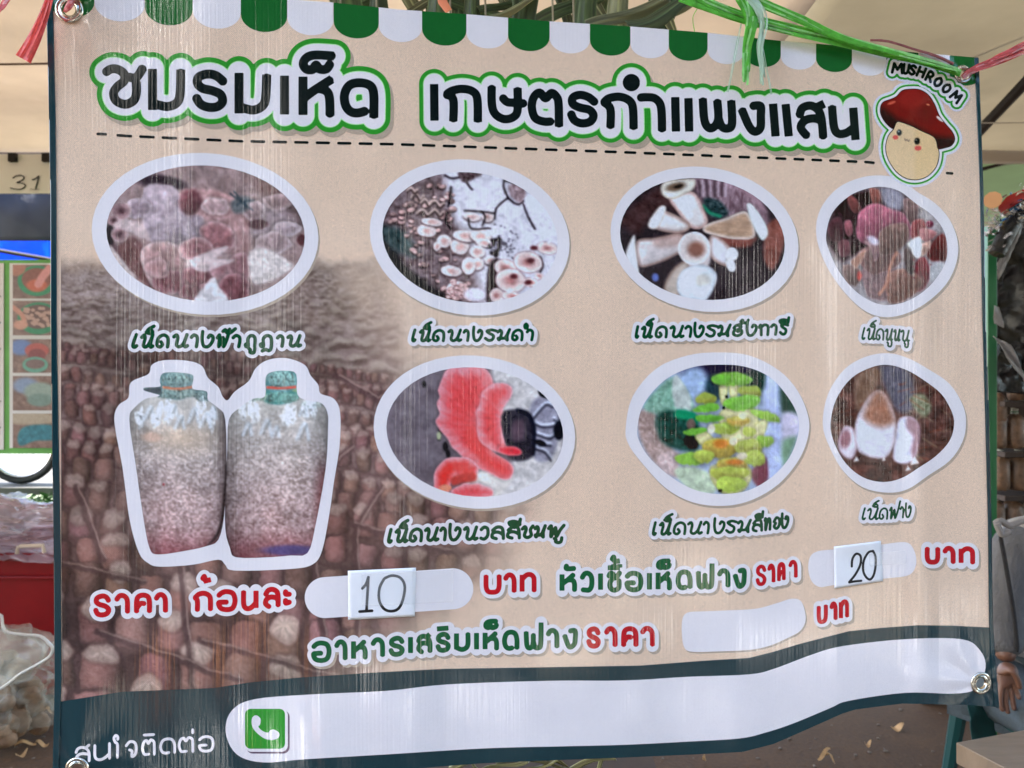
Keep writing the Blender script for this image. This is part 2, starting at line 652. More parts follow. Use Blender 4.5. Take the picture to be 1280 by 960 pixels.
        c = c * (1 + rib * rb * (.35 + .65 * sst(0, 14 / k, -D)))[..., None]
        c = c * (1 + (vnoise(X, Y, 4, seed + 3, 3) - .5) * .22)[..., None]
        c = c * (1 + light * (-(X - (x0 + x1) / 2) / (x1 - x0) - (Y - (y0 + y1) / 2) / (y1 - y0) * 1.5))[..., None]
        e = (1 - sst(0, ew / k, -D))[..., None]
        c = c * (1 - e) + np.array(edge, dtype=float) * e
        sh = (1 - sst(0, 5, D))
        s.mix(w, sh * .20 * a, np.array((40, 24, 26), dtype=float))
        s.mix(w, m * a, c)

    def warp(s, amp, scale, seed=1):
        """wobbles everything painted so far, like the uneven edges of real things"""
        dx = (vnoise(s.X, s.Y, scale, seed, 3) - .5) * 2 * amp / s.step
        dy = (vnoise(s.X + 99, s.Y + 57, scale, seed + 1, 3) - .5) * 2 * amp / s.step
        ny, nx = s.X.shape
        jj, ii = np.meshgrid(np.arange(ny), np.arange(nx), indexing='ij')
        u = np.clip(ii + dx, 0, nx - 1.001); v = np.clip(jj + dy, 0, ny - 1.001)
        iu = u.astype(int); iv = v.astype(int); fu = (u - iu)[..., None]; fv = (v - iv)[..., None]
        C = s.C
        s.C = (C[iv, iu] * (1 - fu) + C[iv, iu + 1] * fu) * (1 - fv) + (C[iv + 1, iu] * (1 - fu) + C[iv + 1, iu + 1] * fu) * fv

    def finish(s, grain=9, mott=12, warp=2.2, seed=1, ctr=1.0):
        s.warp(warp, 9, seed); s.warp(warp * .45, 3, seed + 4)
        m = s.C.mean(axis=(0, 1))
        s.C = m + (s.C - m) * ctr
        a = vnoise(s.X, s.Y, 5.5, seed + 7, 4); b = vnoise(s.X, s.Y, 2.2, seed + 8, 2)
        s.C *= (1 + (a - .5) * mott / 40)[..., None]
        s.C += ((b - .5) * 2 * grain)[..., None]
        rim = vnoise(s.X, s.Y, 16, seed + 5, 3)
        s.C *= (1 + (rim - .5) * .28)[..., None]

    def sample(s, vx, vy):
        u = np.clip((vx - s.x0) / s.step, 0, s.X.shape[1] - 1.001)
        v = np.clip((vy - s.y0) / s.step, 0, s.X.shape[0] - 1.001)
        iu = u.astype(int); iv = v.astype(int)
        fu = (u - iu)[:, None]; fv = (v - iv)[:, None]
        C = s.C
        c = (C[iv, iu] * (1 - fu) + C[iv, iu + 1] * fu) * (1 - fv) + (C[iv + 1, iu] * (1 - fu) + C[iv + 1, iu + 1] * fu) * fv
        return np.clip(lin(np.clip(c, 0, 255)) / WHITE_K, 0.004, 0.86)


# ------------------------------------------------------------------ letters as pen strokes
# unit boxes: x 0..1 across the letter, y 0 on the baseline and 1 at letter height
GA = {   # the banner's bold letters without loops
    'ร': [[(.97, .74), (.8, .93), (.5, 1), (.12, .9), (.06, .7), (.3, .56), (.7, .46), (.97, .27), (.85, .06), (.5, 0), (.15, .08), (0, .3)]],
    'า': [[(0, .78), (.25, .97), (.6, 1), (.9, .85), (1, .6), (1, 0)]],
    'ค': [[(0, 0), (0, .6), (.12, .9), (.5, 1), (.88, .9), (1, .6), (1, 0)], [(0, .22), (.3, .5), (.6, .5)]],
    'ก': [[(.15, 0), (.15, .6), (0, .78)], [(0, .78), (.25, .97), (.6, 1), (.9, .85), (1, .6), (1, 0)]],
    'อ': [[(0, .8), (.2, .95), (.5, 1), (.87, .88), (1, .5), (.87, .1), (.5, 0), (.12, .1), (0, .38), (.2, .42), (.5, .42)]],
    'น': [[(0, 1), (0, .3), (.15, .05), (.45, 0), (.75, .12), (.98, .3)], [(1, 1), (1, 0)]],
    'ล': [[(0, .72), (.2, .95), (.55, 1), (.9, .85), (1, .55), (1, 0)], [(.3, 0), (0, .2), (.08, .45), (.4, .56), (.8, .5), (1, .35)]],
    'ะ': [[(0, .88), (.05, .7), (1, .72)], [(0, .3), (.05, .1), (1, .12)]],
    'บ': [[(0, 1), (0, .35), (.15, .06), (.5, 0), (.85, .06), (1, .35), (1, 1)]],
    'ท': [[(0, 1), (0, 0)], [(0, .72), (.35, .97), (.7, 1), (.95, .85), (1, .6), (1, 0)]],
    'ห': [[(0, 1), (0, 0)], [(0, .42), (.4, .62), (.95, .97)], [(.45, .64), (.85, .62), (1, .4), (1, 0)]],
    'ั': [[(0, 1.52), (.02, 1.34), (1, 1.34)]],
    'ว': [[(0, .75), (.3, 1), (.7, 1), (1, .75), (1, .25), (.75, 0), (.35, 0), (.1, .02)]],
    'เ': [[(.5, 1), (.5, 0)]],
    'ช': [[(0, .82), (.15, 1), (.38, .95), (.42, .75), (.15, .5), (.1, .22), (.3, .02), (.65, 0), (.92, .18), (.92, .6)], [(.45, .7), (.7, .78), (1, 1.05)]],
    'ื': [[(0, 1.34), (1, 1.34)], [(.5, 1.34), (.5, 1.55)], [(1, 1.34), (1, 1.55)]],
    '้': [[(0, 1.85), (.2, 1.98), (.25, 1.75)], [(.1, 1.7), (1, 1.75)]],
    'ก้': [],
    '็': [[(1, 1.68), (.4, 1.68), (.05, 1.58), (0, 1.38), (.25, 1.3), (.4, 1.46), (.55, 1.3), (.9, 1.34), (1, 1.46)]],
    'ด': [[(1, 0), (1, .55), (.85, .9), (.5, 1), (.15, .88), (0, .5), (.1, .15), (.35, .02), (.62, .05)]],
    'ฟ': [[(0, 1), (.05, .2), (.22, 0), (.42, .12), (.48, .4), (.48, .8)], [(.48, .4), (.6, .05), (.8, 0), (.97, .2), (1, 1.5)]],
    'ง': [[(0, .72), (.35, .1), (.6, 0), (.9, .15), (1, .4), (1, .95), (.5, .95)]],
    'ส': [[(0, .68), (.15, .92), (.5, .98), (.85, .8), (1, .5), (1, 0)], [(.3, 0), (.02, .22), (.15, .48), (.5, .56), (.95, .46)], [(.7, .9), (1, 1.08)]],
    'ิ': [[(0, 1.36), (1, 1.36)]],
    'ม': [[(0, 1), (0, 0)], [(0, .12), (.45, 0), (.85, .1), (1, .35), (1, 1)]],
    'ใ': [[(.75, 0), (.75, .85), (.35, 1.05), (.15, 1.3), (.45, 1.48), (.8, 1.38), (.8, 1.2)]],
    'จ': [[(.05, .72), (.4, .98), (.85, .9), (1, .55), (.9, .12), (.6, 0), (.6, .35), (.35, .45)]],
    'ต': [[(.55, .06), (.15, .08), (0, .5), (.12, .88), (.35, .98), (.5, .78), (.7, 1), (.95, .88), (1, .6), (1, 0)]],
    '่': [[(.5, 1.55), (.5, 1.3)]],
}
GH = {   # the handwritten caption letters
    'เ': [[(.8, 1.05), (.35, .5), (.15, .1), (.5, 0), (.85, .12)]],
    'ห': [[(0, .82), (.22, 1), (.3, .75), (.15, .12), (.4, .02), (.7, .35), (1, 1.05)], [(1, 1.05), (.82, .4), (.8, 0), (1, .08)]],
    'น': [[(0, .85), (.2, 1), (.3, .75), (.2, .15), (.45, 0), (.75, .3), (1, 1.02)], [(1, 1), (.78, .3), (.85, 0), (1.04, .08)]],
    '็': [[(0, 1.25), (.35, 1.15), (.8, 1.22), (.65, 1.4), (.15, 1.36), (.4, 1.55), (1, 1.75)]],
    'ด': [[(.4, .42), (.52, .2), (.3, .0), (.05, .18), (.18, .75), (.6, 1), (.95, .82), (1, .4), (.95, 0)]],
    'า': [[(0, .8), (.4, 1), (.85, .85), (.9, .5), (.75, 0)]],
    'ง': [[(.1, 1.3), (.05, .6), (.2, .05), (.6, .02), (.95, .45), (1, .85), (.75, 1), (.6, .8)]],
    'ร': [[(1, .92), (.55, 1.02), (.15, .9), (.35, .7), (.75, .45), (.65, .08), (.3, 0), (0, .2)]],
    'ม': [[(0, .8), (.2, .98), (.32, .7), (.12, .05), (.02, .2), (.4, .18), (.65, .3), (1, 1.05)], [(1, 1.05), (.8, .45), (.8, 0), (.65, .22)]],
    'ํ': [[(.5, 1.6), (.05, 1.45), (.2, 1.2), (.75, 1.2), (.95, 1.45), (.5, 1.6)]],
    'ฮ': [[(.1, .75), (.4, 1), (.85, .88), (.6, .6), (.15, .5), (.05, .15), (.5, 0), (.92, .2), (.9, .5), (.5, .4)], [(.5, 1), (1, 1.2)]],
    'ั': [[(0, 1.35), (.25, 1.5), (.35, 1.25), (.8, 1.25), (1, 1.5)]],
    'ก': [[(0, .75), (.18, .95), (.22, 0)], [(.2, .75), (.6, 1), (.95, .8), (.92, 0)]],
    'ี': [[(.1, 1.2), (.05, 1.4), (.5, 1.5), (.9, 1.3), (.1, 1.2)], [(.92, 1.2), (1, 1.7)]],
    'ู': [[(.1, -.2), (.3, -.3), (.25, -.5), (.6, -.6), (.9, -.5), (1, -.15)]],
    'ว': [[(.1, .8), (.5, 1), (.95, .85), (.95, .3), (.5, 0), (.05, .08)]],
    'ล': [[(.1, .72), (.5, 1), (.92, .85), (1, 0)], [(.4, .0), (.05, .15), (.15, .5), (.6, .55), (1, .3)]],
    'ส': [[(.1, .72), (.5, 1), (.92, .85), (1, 0)], [(.4, .0), (.05, .15), (.15, .5), (.6, .55), (1, .3)], [(.6, .95), (1.05, 1.22)]],
    'ช': [[(0, .8), (.25, 1), (.38, .75), (.2, .2), (.5, 0), (.88, .2), (.8, .7), (1.05, 1.05)]],
    'พ': [[(0, .78), (.18, 1), (.15, 0), (.45, .85), (.5, 0), (.75, .6), (1, 1.05)]],
    'ฟ': [[(0, .78), (.18, 1), (.1, 0), (.45, .8), (.5, 0), (.8, .75), (1, 1.55)]],
    'ท': [[(0, .85), (.15, 1), (.12, 0), (.45, .75), (.8, 1), (.98, .7), (.92, 0)]],
    'อ': [[(.05, .65), (.5, 1), (.97, .8), (.95, .3), (.5, 0), (.08, .2), (.35, .5)]],
    'ภ': [[(.3, .25), (.05, .2), (.1, 0), (.3, .05), (.28, .7), (.6, 1), (.97, .8), (.95, 0)]],
    'ฏ': [[(.3, .25), (.05, .2), (.1, 0), (.3, .05), (.28, .7), (.6, 1), (.97, .8), (.98, -.1), (.8, -.4), (.5, -.3), (.2, -.42)]],
    '้': [[(0, 1.35), (.2, 1.5), (.3, 1.25), (.6, 1.25), (1, 1.6)]],
}


def run_strokes(font, crop, base, top, glyphs, r, curve=5):
    """strokes of a line of letters, in photo pixels on the banner"""
    x0, y0, k = crop
    bx = [p[0] for p in base]; by = [p[1] for p in base]
    tx = [p[0] for p in top]; ty = [p[1] for p in top]
    out = []
    for g in glyphs:
        ch, a, b = g[:3]
        a, b = a + r, max(b - r, a + r + 0.1)
        for st in font[ch]:
            P = []
            for u, v in st:
                x = a + (b - a) * u if ch not in ('เ', '่') or font is GH else (a + b) / 2
                yb = np.interp(x, bx, by) - r
                yt = np.interp(x, tx, ty) + r
                P.append((x0 + x / k, y0 + (yb + (yt - yb) * v) / k))
            P = smooth_curve(P, False, curve) if len(P) > 2 else np.array(P)
            out.append(P)
    return out, r / k


def d_strokes(X, Y, strokes, flat=False, r=0):
    D = np.full(X.shape, 1e9)
    FLAT_R[0] = r
    for P in strokes:
        rr = r + 14
        m = (X > P[:, 0].min() - 30) & (X < P[:, 0].max() + 30)
        cols = np.nonzero(m.any(axis=0))[0]
        if len(cols) == 0: continue
        sl = slice(cols[0], cols[-1] + 1)
        D[:, sl] = np.minimum(D[:, sl], d_segments(X[:, sl], Y[:, sl], P, flat))
    return D

# ================================================================== THE BANNER
LAY = 0.00013
M_BEIGE = vinyl('vinyl_beige', pc((215, 187, 160)))
M_PRINT = vinyl('vinyl_printed_photo', attr=True)
M_WHITE = vinyl('vinyl_white', pc((219, 210, 209)), weave_col=0.06)
M_DARK = vinyl('vinyl_dark_green', (0.005, 0.034, 0.042), rough=0.17, weave_col=0.12)
M_GREEN = vinyl('vinyl_green', pc((44, 138, 40)))
M_AWN = vinyl('vinyl_awning_green', pc((24, 92, 38)), weave_col=0.12)
M_LIME = vinyl('vinyl_light_green', pc((160, 215, 140)))
M_BLACK = vinyl('vinyl_black', (0.0025, 0.006, 0.007), rough=0.16)
M_RED = vinyl('vinyl_red', pc((178, 6, 22)))
M_CAPT = vinyl('vinyl_caption_green', pc((6, 66, 34)))
M_BODYG = vinyl('vinyl_text_green', pc((8, 84, 42)))
M_SHADE = vinyl('vinyl_print_grey', pc((168, 150, 130)))

banner = empty('banner', tuple(surf(640, 0)))
tag(banner, 'large beige printed vinyl mushroom price banner with green scalloped top and dark green foot', 'banner')

OUT = [(58, -24), (62, 150), (64, 250), (64, 400), (66, 560), (68, 700), (69, 850), (66, 985),
       (200, 985), (400, 972), (500, 962), (605, 954), (700, 950), (780, 947), (870, 943), (928, 940), (967, 930), (999, 916), (1053, 892), (1069, 887),
       (1128, 879.5), (1206, 881), (1248, 884), (1245, 850), (1240, 780), (1238, 650), (1234.5, 500), (1231, 400), (1228, 240), (1226, 180), (1222, 72),
       (1148, 66), (1063, 58), (976, 51), (885, 41), (836, 37), (787, 33), (685, 26.5), (582, 17.6), (500, 12), (415, 3), (360, -1), (200, -13)]
HOLES = [(87, 12, 7.5), (1203, 95, 7.5), (1225.5, 853.5, 7.5), (97, 962, 7.5)]


def outline_F(X, Y, eye=True):
    F = sdf_poly(X, Y, OUT)
    if eye:
        for hx, hy, hr in HOLES:
            F = np.maximum(F, hr - np.hypot(X - hx, Y - hy))
    return F


X, Y = grid(52, -30, 1254, 990, 3.0)
cloth = print_layer('cloth', X, Y, outline_F(X, Y), M_BEIGE, 0, banner)
sol = cloth.modifiers.new('thickness', 'SOLIDIFY')
sol.thickness = 0.0006
# make it grow away from the camera
cloth.data.update()
_n = cloth.data.polygons[1000].normal
sol.offset = -1.0 if _n.y < 0 else 1.0

# folded side hems
for nm, pts, lab in (('hem', [(57.5, -24), (61.5, 150), (63.5, 250), (63.5, 400), (65.5, 560), (67.5, 700), (68.5, 850), (65.5, 985), (73, 985), (77, 850), (76, 700), (73.5, 560), (71, 400), (70.5, 250), (69.5, 150), (65.5, -24)], 'folded dark green left hem'),
                     ('hem', [(1218, 72), (1223, 180), (1225, 240), (1228, 400), (1231, 500), (1235, 650), (1236.5, 780), (1240, 850), (1243, 884), (1249, 885), (1246, 850), (1241, 780), (1239, 650), (1235.5, 500), (1232, 400), (1229, 240), (1227, 180), (1223, 72)], 'folded dark green right hem')):
    x0, y0, x1, y1 = bbox([pts], 2)
    X, Y = grid(x0, y0, x1, y1, 1.5)
    h = print_layer('hem', X, Y, sdf_poly(X, Y, pts), M_DARK, 6 * LAY, banner, label=lab)
    sm_ = h.modifiers.new('thickness', 'SOLIDIFY'); sm_.thickness = 0.0018; sm_.offset = 0

# scallops along the top
SB = [60, 118, 181, 241, 301, 359, 417, 473.5, 527.5, 583, 635, 687, 737.5, 788, 836, 884.5, 930, 976, 1020, 1065, 1108, 1148, 1187, 1226]
for i in range(len(SB) - 1):
    a, b = SB[i], SB[i + 1]
    xc = (a + b) / 2
    bot = np.interp(xc, [89, 210, 330, 445, 555, 661, 762, 860, 953, 1042, 1205], [22, 31.5, 40, 48, 57, 64, 69.5, 76, 84, 90, 107])
    rr = (b - a) / 2
    ell = 0.62 * rr
    P = [(a + (0.6 if i == 0 else 0), -40), (b, -40)]
    for k in range(15):
        t = math.pi * k / 14
        P.append((xc + rr * math.cos(t), bot - ell * 1.15 + ell * 1.15 * math.sin(t) + (-0.05 * rr * math.cos(t) * -1)))
    X, Y = grid(a - 2, -26, b + 2, bot + 4, 1.25)
    F = np.maximum(sdf_poly(X, Y, P), outline_F(X, Y))
    print_layer('scallop', X, Y, F, M_AWN if i % 2 == 0 else M_WHITE, LAY, banner)

# dark foot of the banner
BAND = [(60, 879), (77, 876.7), (153, 864.6), (267, 860), (312, 853), (373, 847), (470, 840.5), (556, 836), (686, 834), (800, 832), (878, 826), (936, 822.5), (967, 814.7), (999, 805), (1061, 789), (1100, 785), (1147, 781.5), (1190, 782), (1250, 785), (1252, 890), (1252, 995), (55, 995)]
X, Y = grid(60, 778, 1252, 990, 1.6)
F = np.maximum(sdf_poly(X, Y, BAND), outline_F(X, Y))
print_layer('contact_band', X, Y, F, M_DARK, 2.5 * LAY, banner)
PILL = smooth_curve([(282, 915), (290, 888), (320, 873.7), (400, 867.5), (483, 863.6), (560, 855.5), (686, 851), (780, 850.6), (860, 846), (936, 843), (967.5, 836), (1014, 818.6), (1053, 807.7), (1131.6, 799), (1202, 799), (1225, 813), (1232, 834), (1221, 860), (1194, 867), (1131.6, 866), (1061, 876), (1038, 885), (991, 904.5), (956, 916), (924.5, 923), (860, 927), (780, 931), (700, 933), (605, 935.5), (483, 943), (381.6, 949), (329, 953), (296, 943)], True, 5)
X, Y = grid(276, 792, 1238, 958, 1.5)
print_layer('contact_panel', X, Y, np.maximum(sdf_poly(X, Y, PILL), outline_F(X, Y)), M_WHITE, 3.6 * LAY, banner)

# ------------------------------------------------------------------ printed photograph of the mushroom farm
cv = Canvas(60, 312, 800, 884, 1.25, bg=(112, 88, 82))
Xc, Yc = cv.X, cv.Y
depth = np.clip((Yc - 330) / 500, 0, 1)
topcol = np.array([116, 104, 96.0]); botcol = np.array([104, 76, 72.0])
cv.C = topcol * (1 - depth[..., None]) + botcol * depth[..., None]
# far rows: fine speckle
n1 = vnoise(Xc, Yc, 6, 5, 3, 0.8, 1.7); n2 = vnoise(Xc, Yc, 30, 6, 4, 0.5, 1.3); n3 = vnoise(Xc, Yc, 3.0, 7, 2, .8, 1.2)
far = 1 - sst(390, 500, Yc + 0.10 * (Xc - 200))
cv.C += ((n1 - 0.5) * 80 * (0.25 + 0.75 * far) + (n2 - 0.5) * 80 + (n3 - .5) * 70 * far)[..., None]
cv.C += far[..., None] * np.array([6, 5, 4.0])
rr_ = random.Random(5)
for i in range(700):
    t = rr_.random() ** 1.1
    y = 335 + 130 * t
    x = rr_.uniform(66, 580)
    s_ = 1.4 + 5.5 * t
    g = rr_.uniform(0.8, 1.15)
    cv.blob(x, y, s_ * rr_.uniform(1, 2.2), s_ * 0.7, (150 * g, 138 * g, 124 * g), soft=1.1, a=0.6)
    cv.blob(x + s_ * .4, y + s_, s_ * rr_.uniform(1, 2.2), s_ * 0.6, (66, 52, 46), soft=1.1, a=0.6)
# rows of bags, larger and larger towards the viewer
rows = []
y = 425.0
while y < 905:
    k = min((y - 425) / 430, 1)
    s_ = 10 + 46 * k ** 1.05
    rows.append((y, s_, k)); y += s_ * 1.12
for ri, (y, s_, k) in enumerate(rows):
    cv.poly([(40, y - s_ * .5), (420, y - s_ * .5 + 40), (820, y - s_ * .5 + 85), (820, y + s_ * .9 + 85), (420, y + s_ * .9 + 40), (40, y + s_ * .9)], (58, 42, 40), soft=4, sm=False, a=.15 + .6 * k)
    cv.line([(q_, y + s_ * .86 + (q_ - 70) * .11 + 7 * math.sin(q_ / 71 + ri * 1.7)) for q_ in range(40, 821, 20)], 1.0 + 2.2 * k, (64, 44, 40), soft=1.4, a=.75)
    x = 46 + rr_.uniform(0, 30)
    while x < 800:
        g = rr_.uniform(0.70, 1.18)
        w_ = s_ * rr_.uniform(.80, 1.05); h_ = s_ * rr_.uniform(1.05, 1.35)
        yy = y + (x - 70) * 0.11 + 7 * math.sin(x / 71 + ri * 1.7) + rr_.uniform(-.10, .10) * s_
        cv.cyl(x, yy + s_ * .2, w_, h_, (122 * g, (86 + rr_.uniform(-4, 8)) * g, (78 + rr_.uniform(-5, 6)) * g), a=.55 + .4 * min(k * 3, 1), seed=ri * 31 + int(x) % 17, tex=16, tilt=rr_.uniform(-.12, .12))
        if rr_.random() < .55:
            h = rr_.uniform(0.80, 1.14)
            cx_, cy_, a_, b_ = x + rr_.uniform(-.06, .06) * s_, yy - s_ * .30, w_ * .46, s_ * rr_.uniform(.26, .40)
            ring_ = [(cx_ + a_ * math.cos(t) * (1 + .12 * math.sin(3 * t + x)), cy_ + b_ * math.sin(t) * (1 + .12 * math.cos(2 * t + x))) for t in np.linspace(0, 2 * math.pi, 9)[:-1]]
            cc_ = (186 * h, 168 * h, 150 * h)
            cv.fan(ring_, (cx_ + rr_.uniform(-.2, .2) * a_, cy_ - b_ * rr_.uniform(.2, .9)), 7, cc_, (160 * h, 138 * h, 124 * h), (120 * h, 96 * h, 86 * h), 1.5 + 2.5 * k, 6 + 12 * k, rib=.20, seed=int(x) % 40, a=.5 + .4 * k, soft=1.2 + k)
        x += w_ * rr_.uniform(1.02, 1.3)
# rack bars
for P in ([(180, 600), (225, 690), (240, 860)], [(95, 610), (130, 700)], [(440, 560), (395, 600), (392, 700), (405, 800)], [(478, 610), (445, 660), (447, 800)], [(60, 700), (180, 728)], [(420, 470), (470, 500), (520, 470)], [(120, 790), (300, 850)], [(250, 800), (430, 850)], [(440, 655), (560, 690)]):
    cv.line(P, 4.5, (58, 40, 40), soft=2.2, a=0.8, sm=False)
    cv.line([(a + 3, b - 2) for a, b in P], 0.9, (176, 150, 134), soft=1.2, a=0.7, sm=False)
cv.warp(3.5, 30, 3); cv.warp(1.2, 6, 5); cv.noise(2.6, 12, 8, 3); cv.noise(60, 36, 9, 3, tint=(1.1, .95, .9))
cv.C = (cv.C * .80 + np.array([27, 20, 17.0])) * (1 + (vnoise(Xc, Yc, 90, 33, 3) - .5) * .35)[..., None]
# fades into the banner's plain ground on its upper and right sides
xr = np.interp(Yc, [320, 380, 450, 520, 640, 700, 760, 830, 880], [500, 520, 560, 640, 690, 650, 600, 520, 460])
fade = sst(-150, 20, Xc - xr + (vnoise(Xc, Yc, 40, 3, 3) - 0.5) * 70)
fade = np.maximum(fade, 1 - sst(316, 346, Yc + (vnoise(Xc, Yc, 18, 4, 3) - 0.5) * 14))
bgc = np.array([215, 187, 160.0])
cv.C = cv.C * (1 - fade[..., None]) + bgc * fade[..., None]
XRB = [(76, 316), (560, 316), (640, 420), (740, 540), (770, 660), (720, 740), (640, 800), (560, 850), (300, 870), (77, 884)]
X, Y = grid(70, 316, 790, 884, 1.25)
band_sdf = sdf_poly(X, Y, BAND)
Fp = np.maximum(np.maximum(sdf_poly(X, Y, XRB), -band_sdf - 0.5), sdf_poly(X, Y, OUT) + 9)
print_layer('farm_photo', X, Y, Fp, M_PRINT, 1.2 * LAY, banner, cols=cv.sample, label='faded photo of stacked mushroom bags on racks')

# ------------------------------------------------------------------ oval pictures
def ellipse(x0, x1, y0, y1, tilt=0.0, n=48, egg=0.0):
    cx, cy, rx, ry = (x0 + x1) / 2, (y0 + y1) / 2, (x1 - x0) / 2, (y1 - y0) / 2
    P = []
    ta = math.radians(tilt)
    for k in range(n):
        t = 2 * math.pi * k / n
        # shear that keeps the bounding box
        u, v = math.cos(t), math.sin(t + ta)
        P.append((cx + rx * u, cy + ry * v))
    return np.array(P)


def crop_pts(crop, pts):
    return np.array([(crop[0] + a / crop[2], crop[1] + b / crop[2]) for a, b in pts])


def oval(name, outer, inner, canvas, label):
    x0, y0, x1, y1 = bbox([outer], 8)
    X, Y = grid(x0, y0, x1, y1, 1.5)
    Fo = sdf_poly(X, Y, outer)
    Fi = sdf_poly(X, Y, inner)
    sh = sdf_poly(X, Y, np.asarray(outer) + np.array([2.0, 3.0]))
    print_layer('printed_drop_shade', X, Y, np.maximum(sh, -Fo - 1.5), M_SHADE, 1.9 * LAY, banner)
    print_layer('photo_border', X, Y, np.maximum(Fo, -Fi - 2.0), M_WHITE, 3 * LAY, banner)
    x0, y0, x1, y1 = bbox([inner], 2)
    X, Y = grid(x0, y0, x1, y1, 1.25)
    print_layer(name, X, Y, sdf_poly(X, Y, inner), M_PRINT, 4 * LAY, banner, cols=canvas.sample, label=label)


# -- 1 dark pink clustered oyster mushrooms
K = (100, 180, 4.129)
outer = ellipse(114.5, 398, 191, 393.6, 3); inner = ellipse(133, 381, 206.6, 377, 3)
c = Canvas(130, 203, 384, 380, 1.25, K, (150, 118, 112))
c.noise(14, 34, 1, 4, tint=(1, .9, .9))
for (x, y, rx, ry, col, ang) in [(180, 600, 120, 60, (95, 60, 62), 50), (150, 470, 30, 60, (40, 26, 30), 0), (420, 200, 130, 40, (60, 40, 48), 8), (1000, 230, 130, 60, (120, 84, 78), 30), (1100, 380, 60, 70, (86, 60, 56), 0), (930, 400, 190, 80, (152, 126, 126), 0)]:
    c.blob(x, y, rx, ry, col, ang, soft=0.7)
c.poly([(330, 230), (420, 205), (500, 235), (520, 300), (560, 350), (630, 370), (640, 430), (630, 490), (560, 500), (500, 520), (400, 520), (340, 470), (320, 380)], (168, 142, 146), soft=2, light=0.15, tex=24, tscale=5, edge=(196, 168, 166), edge_w=3)
c.poly([(520, 250), (560, 230), (700, 240), (860, 300), (880, 400), (860, 600), (760, 560), (700, 530), (650, 480), (640, 380), (560, 350), (520, 300)], (176, 128, 122), soft=3, light=0.1, tex=30, tscale=7, tsx=2, tsy=.5)
c.blob(570, 300, 60, 66, (122, 66, 70), 10, 0.4, light=0.3)
c.fan([(620, 430), (690, 400), (780, 430), (800, 510), (740, 560), (660, 530), (620, 480)], (640, 560), 9, (150, 92, 92), (176, 128, 124), (190, 150, 146), 5, 30)
c.poly([(250, 480), (310, 500), (330, 600), (400, 760), (330, 720), (250, 640), (200, 540)], (116, 72, 68), soft=3, tex=14)
c.fan([(320, 540), (420, 505), (520, 530), (560, 620), (540, 720), (470, 780), (380, 740), (320, 640)], (520, 800), 12, (160, 116, 110), (186, 148, 140), (204, 172, 164), 5, 40)
c.fan([(520, 510), (600, 480), (670, 510), (680, 570), (620, 610), (550, 600), (515, 560)], (600, 700), 10, (150, 96, 96), (182, 134, 130), (210, 172, 166), 5, 34)
for i_, (x, y, rx, ry, col) in enumerate([(460, 710, 84, 70, (126, 72, 74)), (600, 690, 82, 70, (130, 76, 78)), (720, 650, 52, 45, (148, 98, 98)), (830, 640, 66, 76, (136, 90, 90)), (800, 745, 84, 70, (128, 74, 76)), (565, 770, 52, 42, (112, 60, 64)), (650, 755, 36, 40, (122, 76, 76)), (1060, 440, 76, 44, (156, 130, 130)), (990, 520, 96, 66, (146, 116, 114)), (1020, 300, 80, 40, (140, 108, 104)), (900, 350, 60, 50, (150, 118, 116)), (400, 640, 60, 50, (160, 112, 108)), (700, 320, 70, 50, (166, 128, 124)), (300, 330, 60, 60, (150, 122, 126))]):
    T_ = np.linspace(0, 2 * math.pi, 9)[:-1]
    c.fan([(x + rx * math.cos(t) * (1 + .14 * math.sin(3 * t + i_)), y + ry * math.sin(t) * (1 + .14 * math.cos(2 * t + i_))) for t in T_], (x, y + ry * 1.3), 9 + i_ % 4, col, (col[0] + 26, col[1] + 28, col[2] + 26), (col[0] + 52, col[1] + 56, col[2] + 52), 4, 30, rib=.10, seed=i_)
c.blob(920, 415, 50, 26, (92, 54, 58), 0, .4); c.blob(1145, 495, 24, 30, (84, 36, 40), 0, .5)
c.poly([(560, 600), (740, 530), (760, 545), (700, 590), (800, 600), (700, 640), (640, 660), (580, 640)], (206, 176, 170), soft=2)
c.poly([(590, 815), (640, 740), (690, 690), (720, 740), (760, 815)], (214, 200, 196), soft=2, tex=26, tscale=3)
c.poly([(780, 300), (830, 270), (880, 280), (850, 350), (790, 350)], (96, 96, 96), soft=3, tex=36, tscale=2.5)
for q in range(7): c.line([(835, 300), (835 + 60 * math.cos(q), 290 + 50 * math.sin(q * 1.3))], 4, (60, 70, 76), soft=.8)
c.poly([(880, 560), (960, 540), (1080, 610), (1100, 640), (1000, 700), (900, 720), (870, 640)], (198, 180, 172), soft=3, tex=34, tscale=3)
for (x, y, r) in [(212, 345, 52), (205, 465, 44), (172, 395, 30)]:
    c.blob(x, y, r, r * .9, (160, 118, 116), 0, 0.2, edge=(190, 158, 150), edge_w=0.2, centre=(74, 40, 44))
c.poly([(170, 420), (240, 385), (340, 440), (360, 500), (300, 470), (220, 440)], (192, 162, 156), soft=2)
c.poly([(150, 520), (220, 600), (290, 690), (230, 680), (160, 600)], (190, 166, 156), soft=2)
c.noise(2.6, 12, 4, 2); c.noise(9, 12, 7, 3)
c.C = c.C * .78 + c.C.mean(axis=2, keepdims=True) * .22
c.finish(9, 16, 1.1, 1, 1.12)
oval('mushroom_photo', outer, inner, c, 'oval photo of dark pink clustered mushrooms')

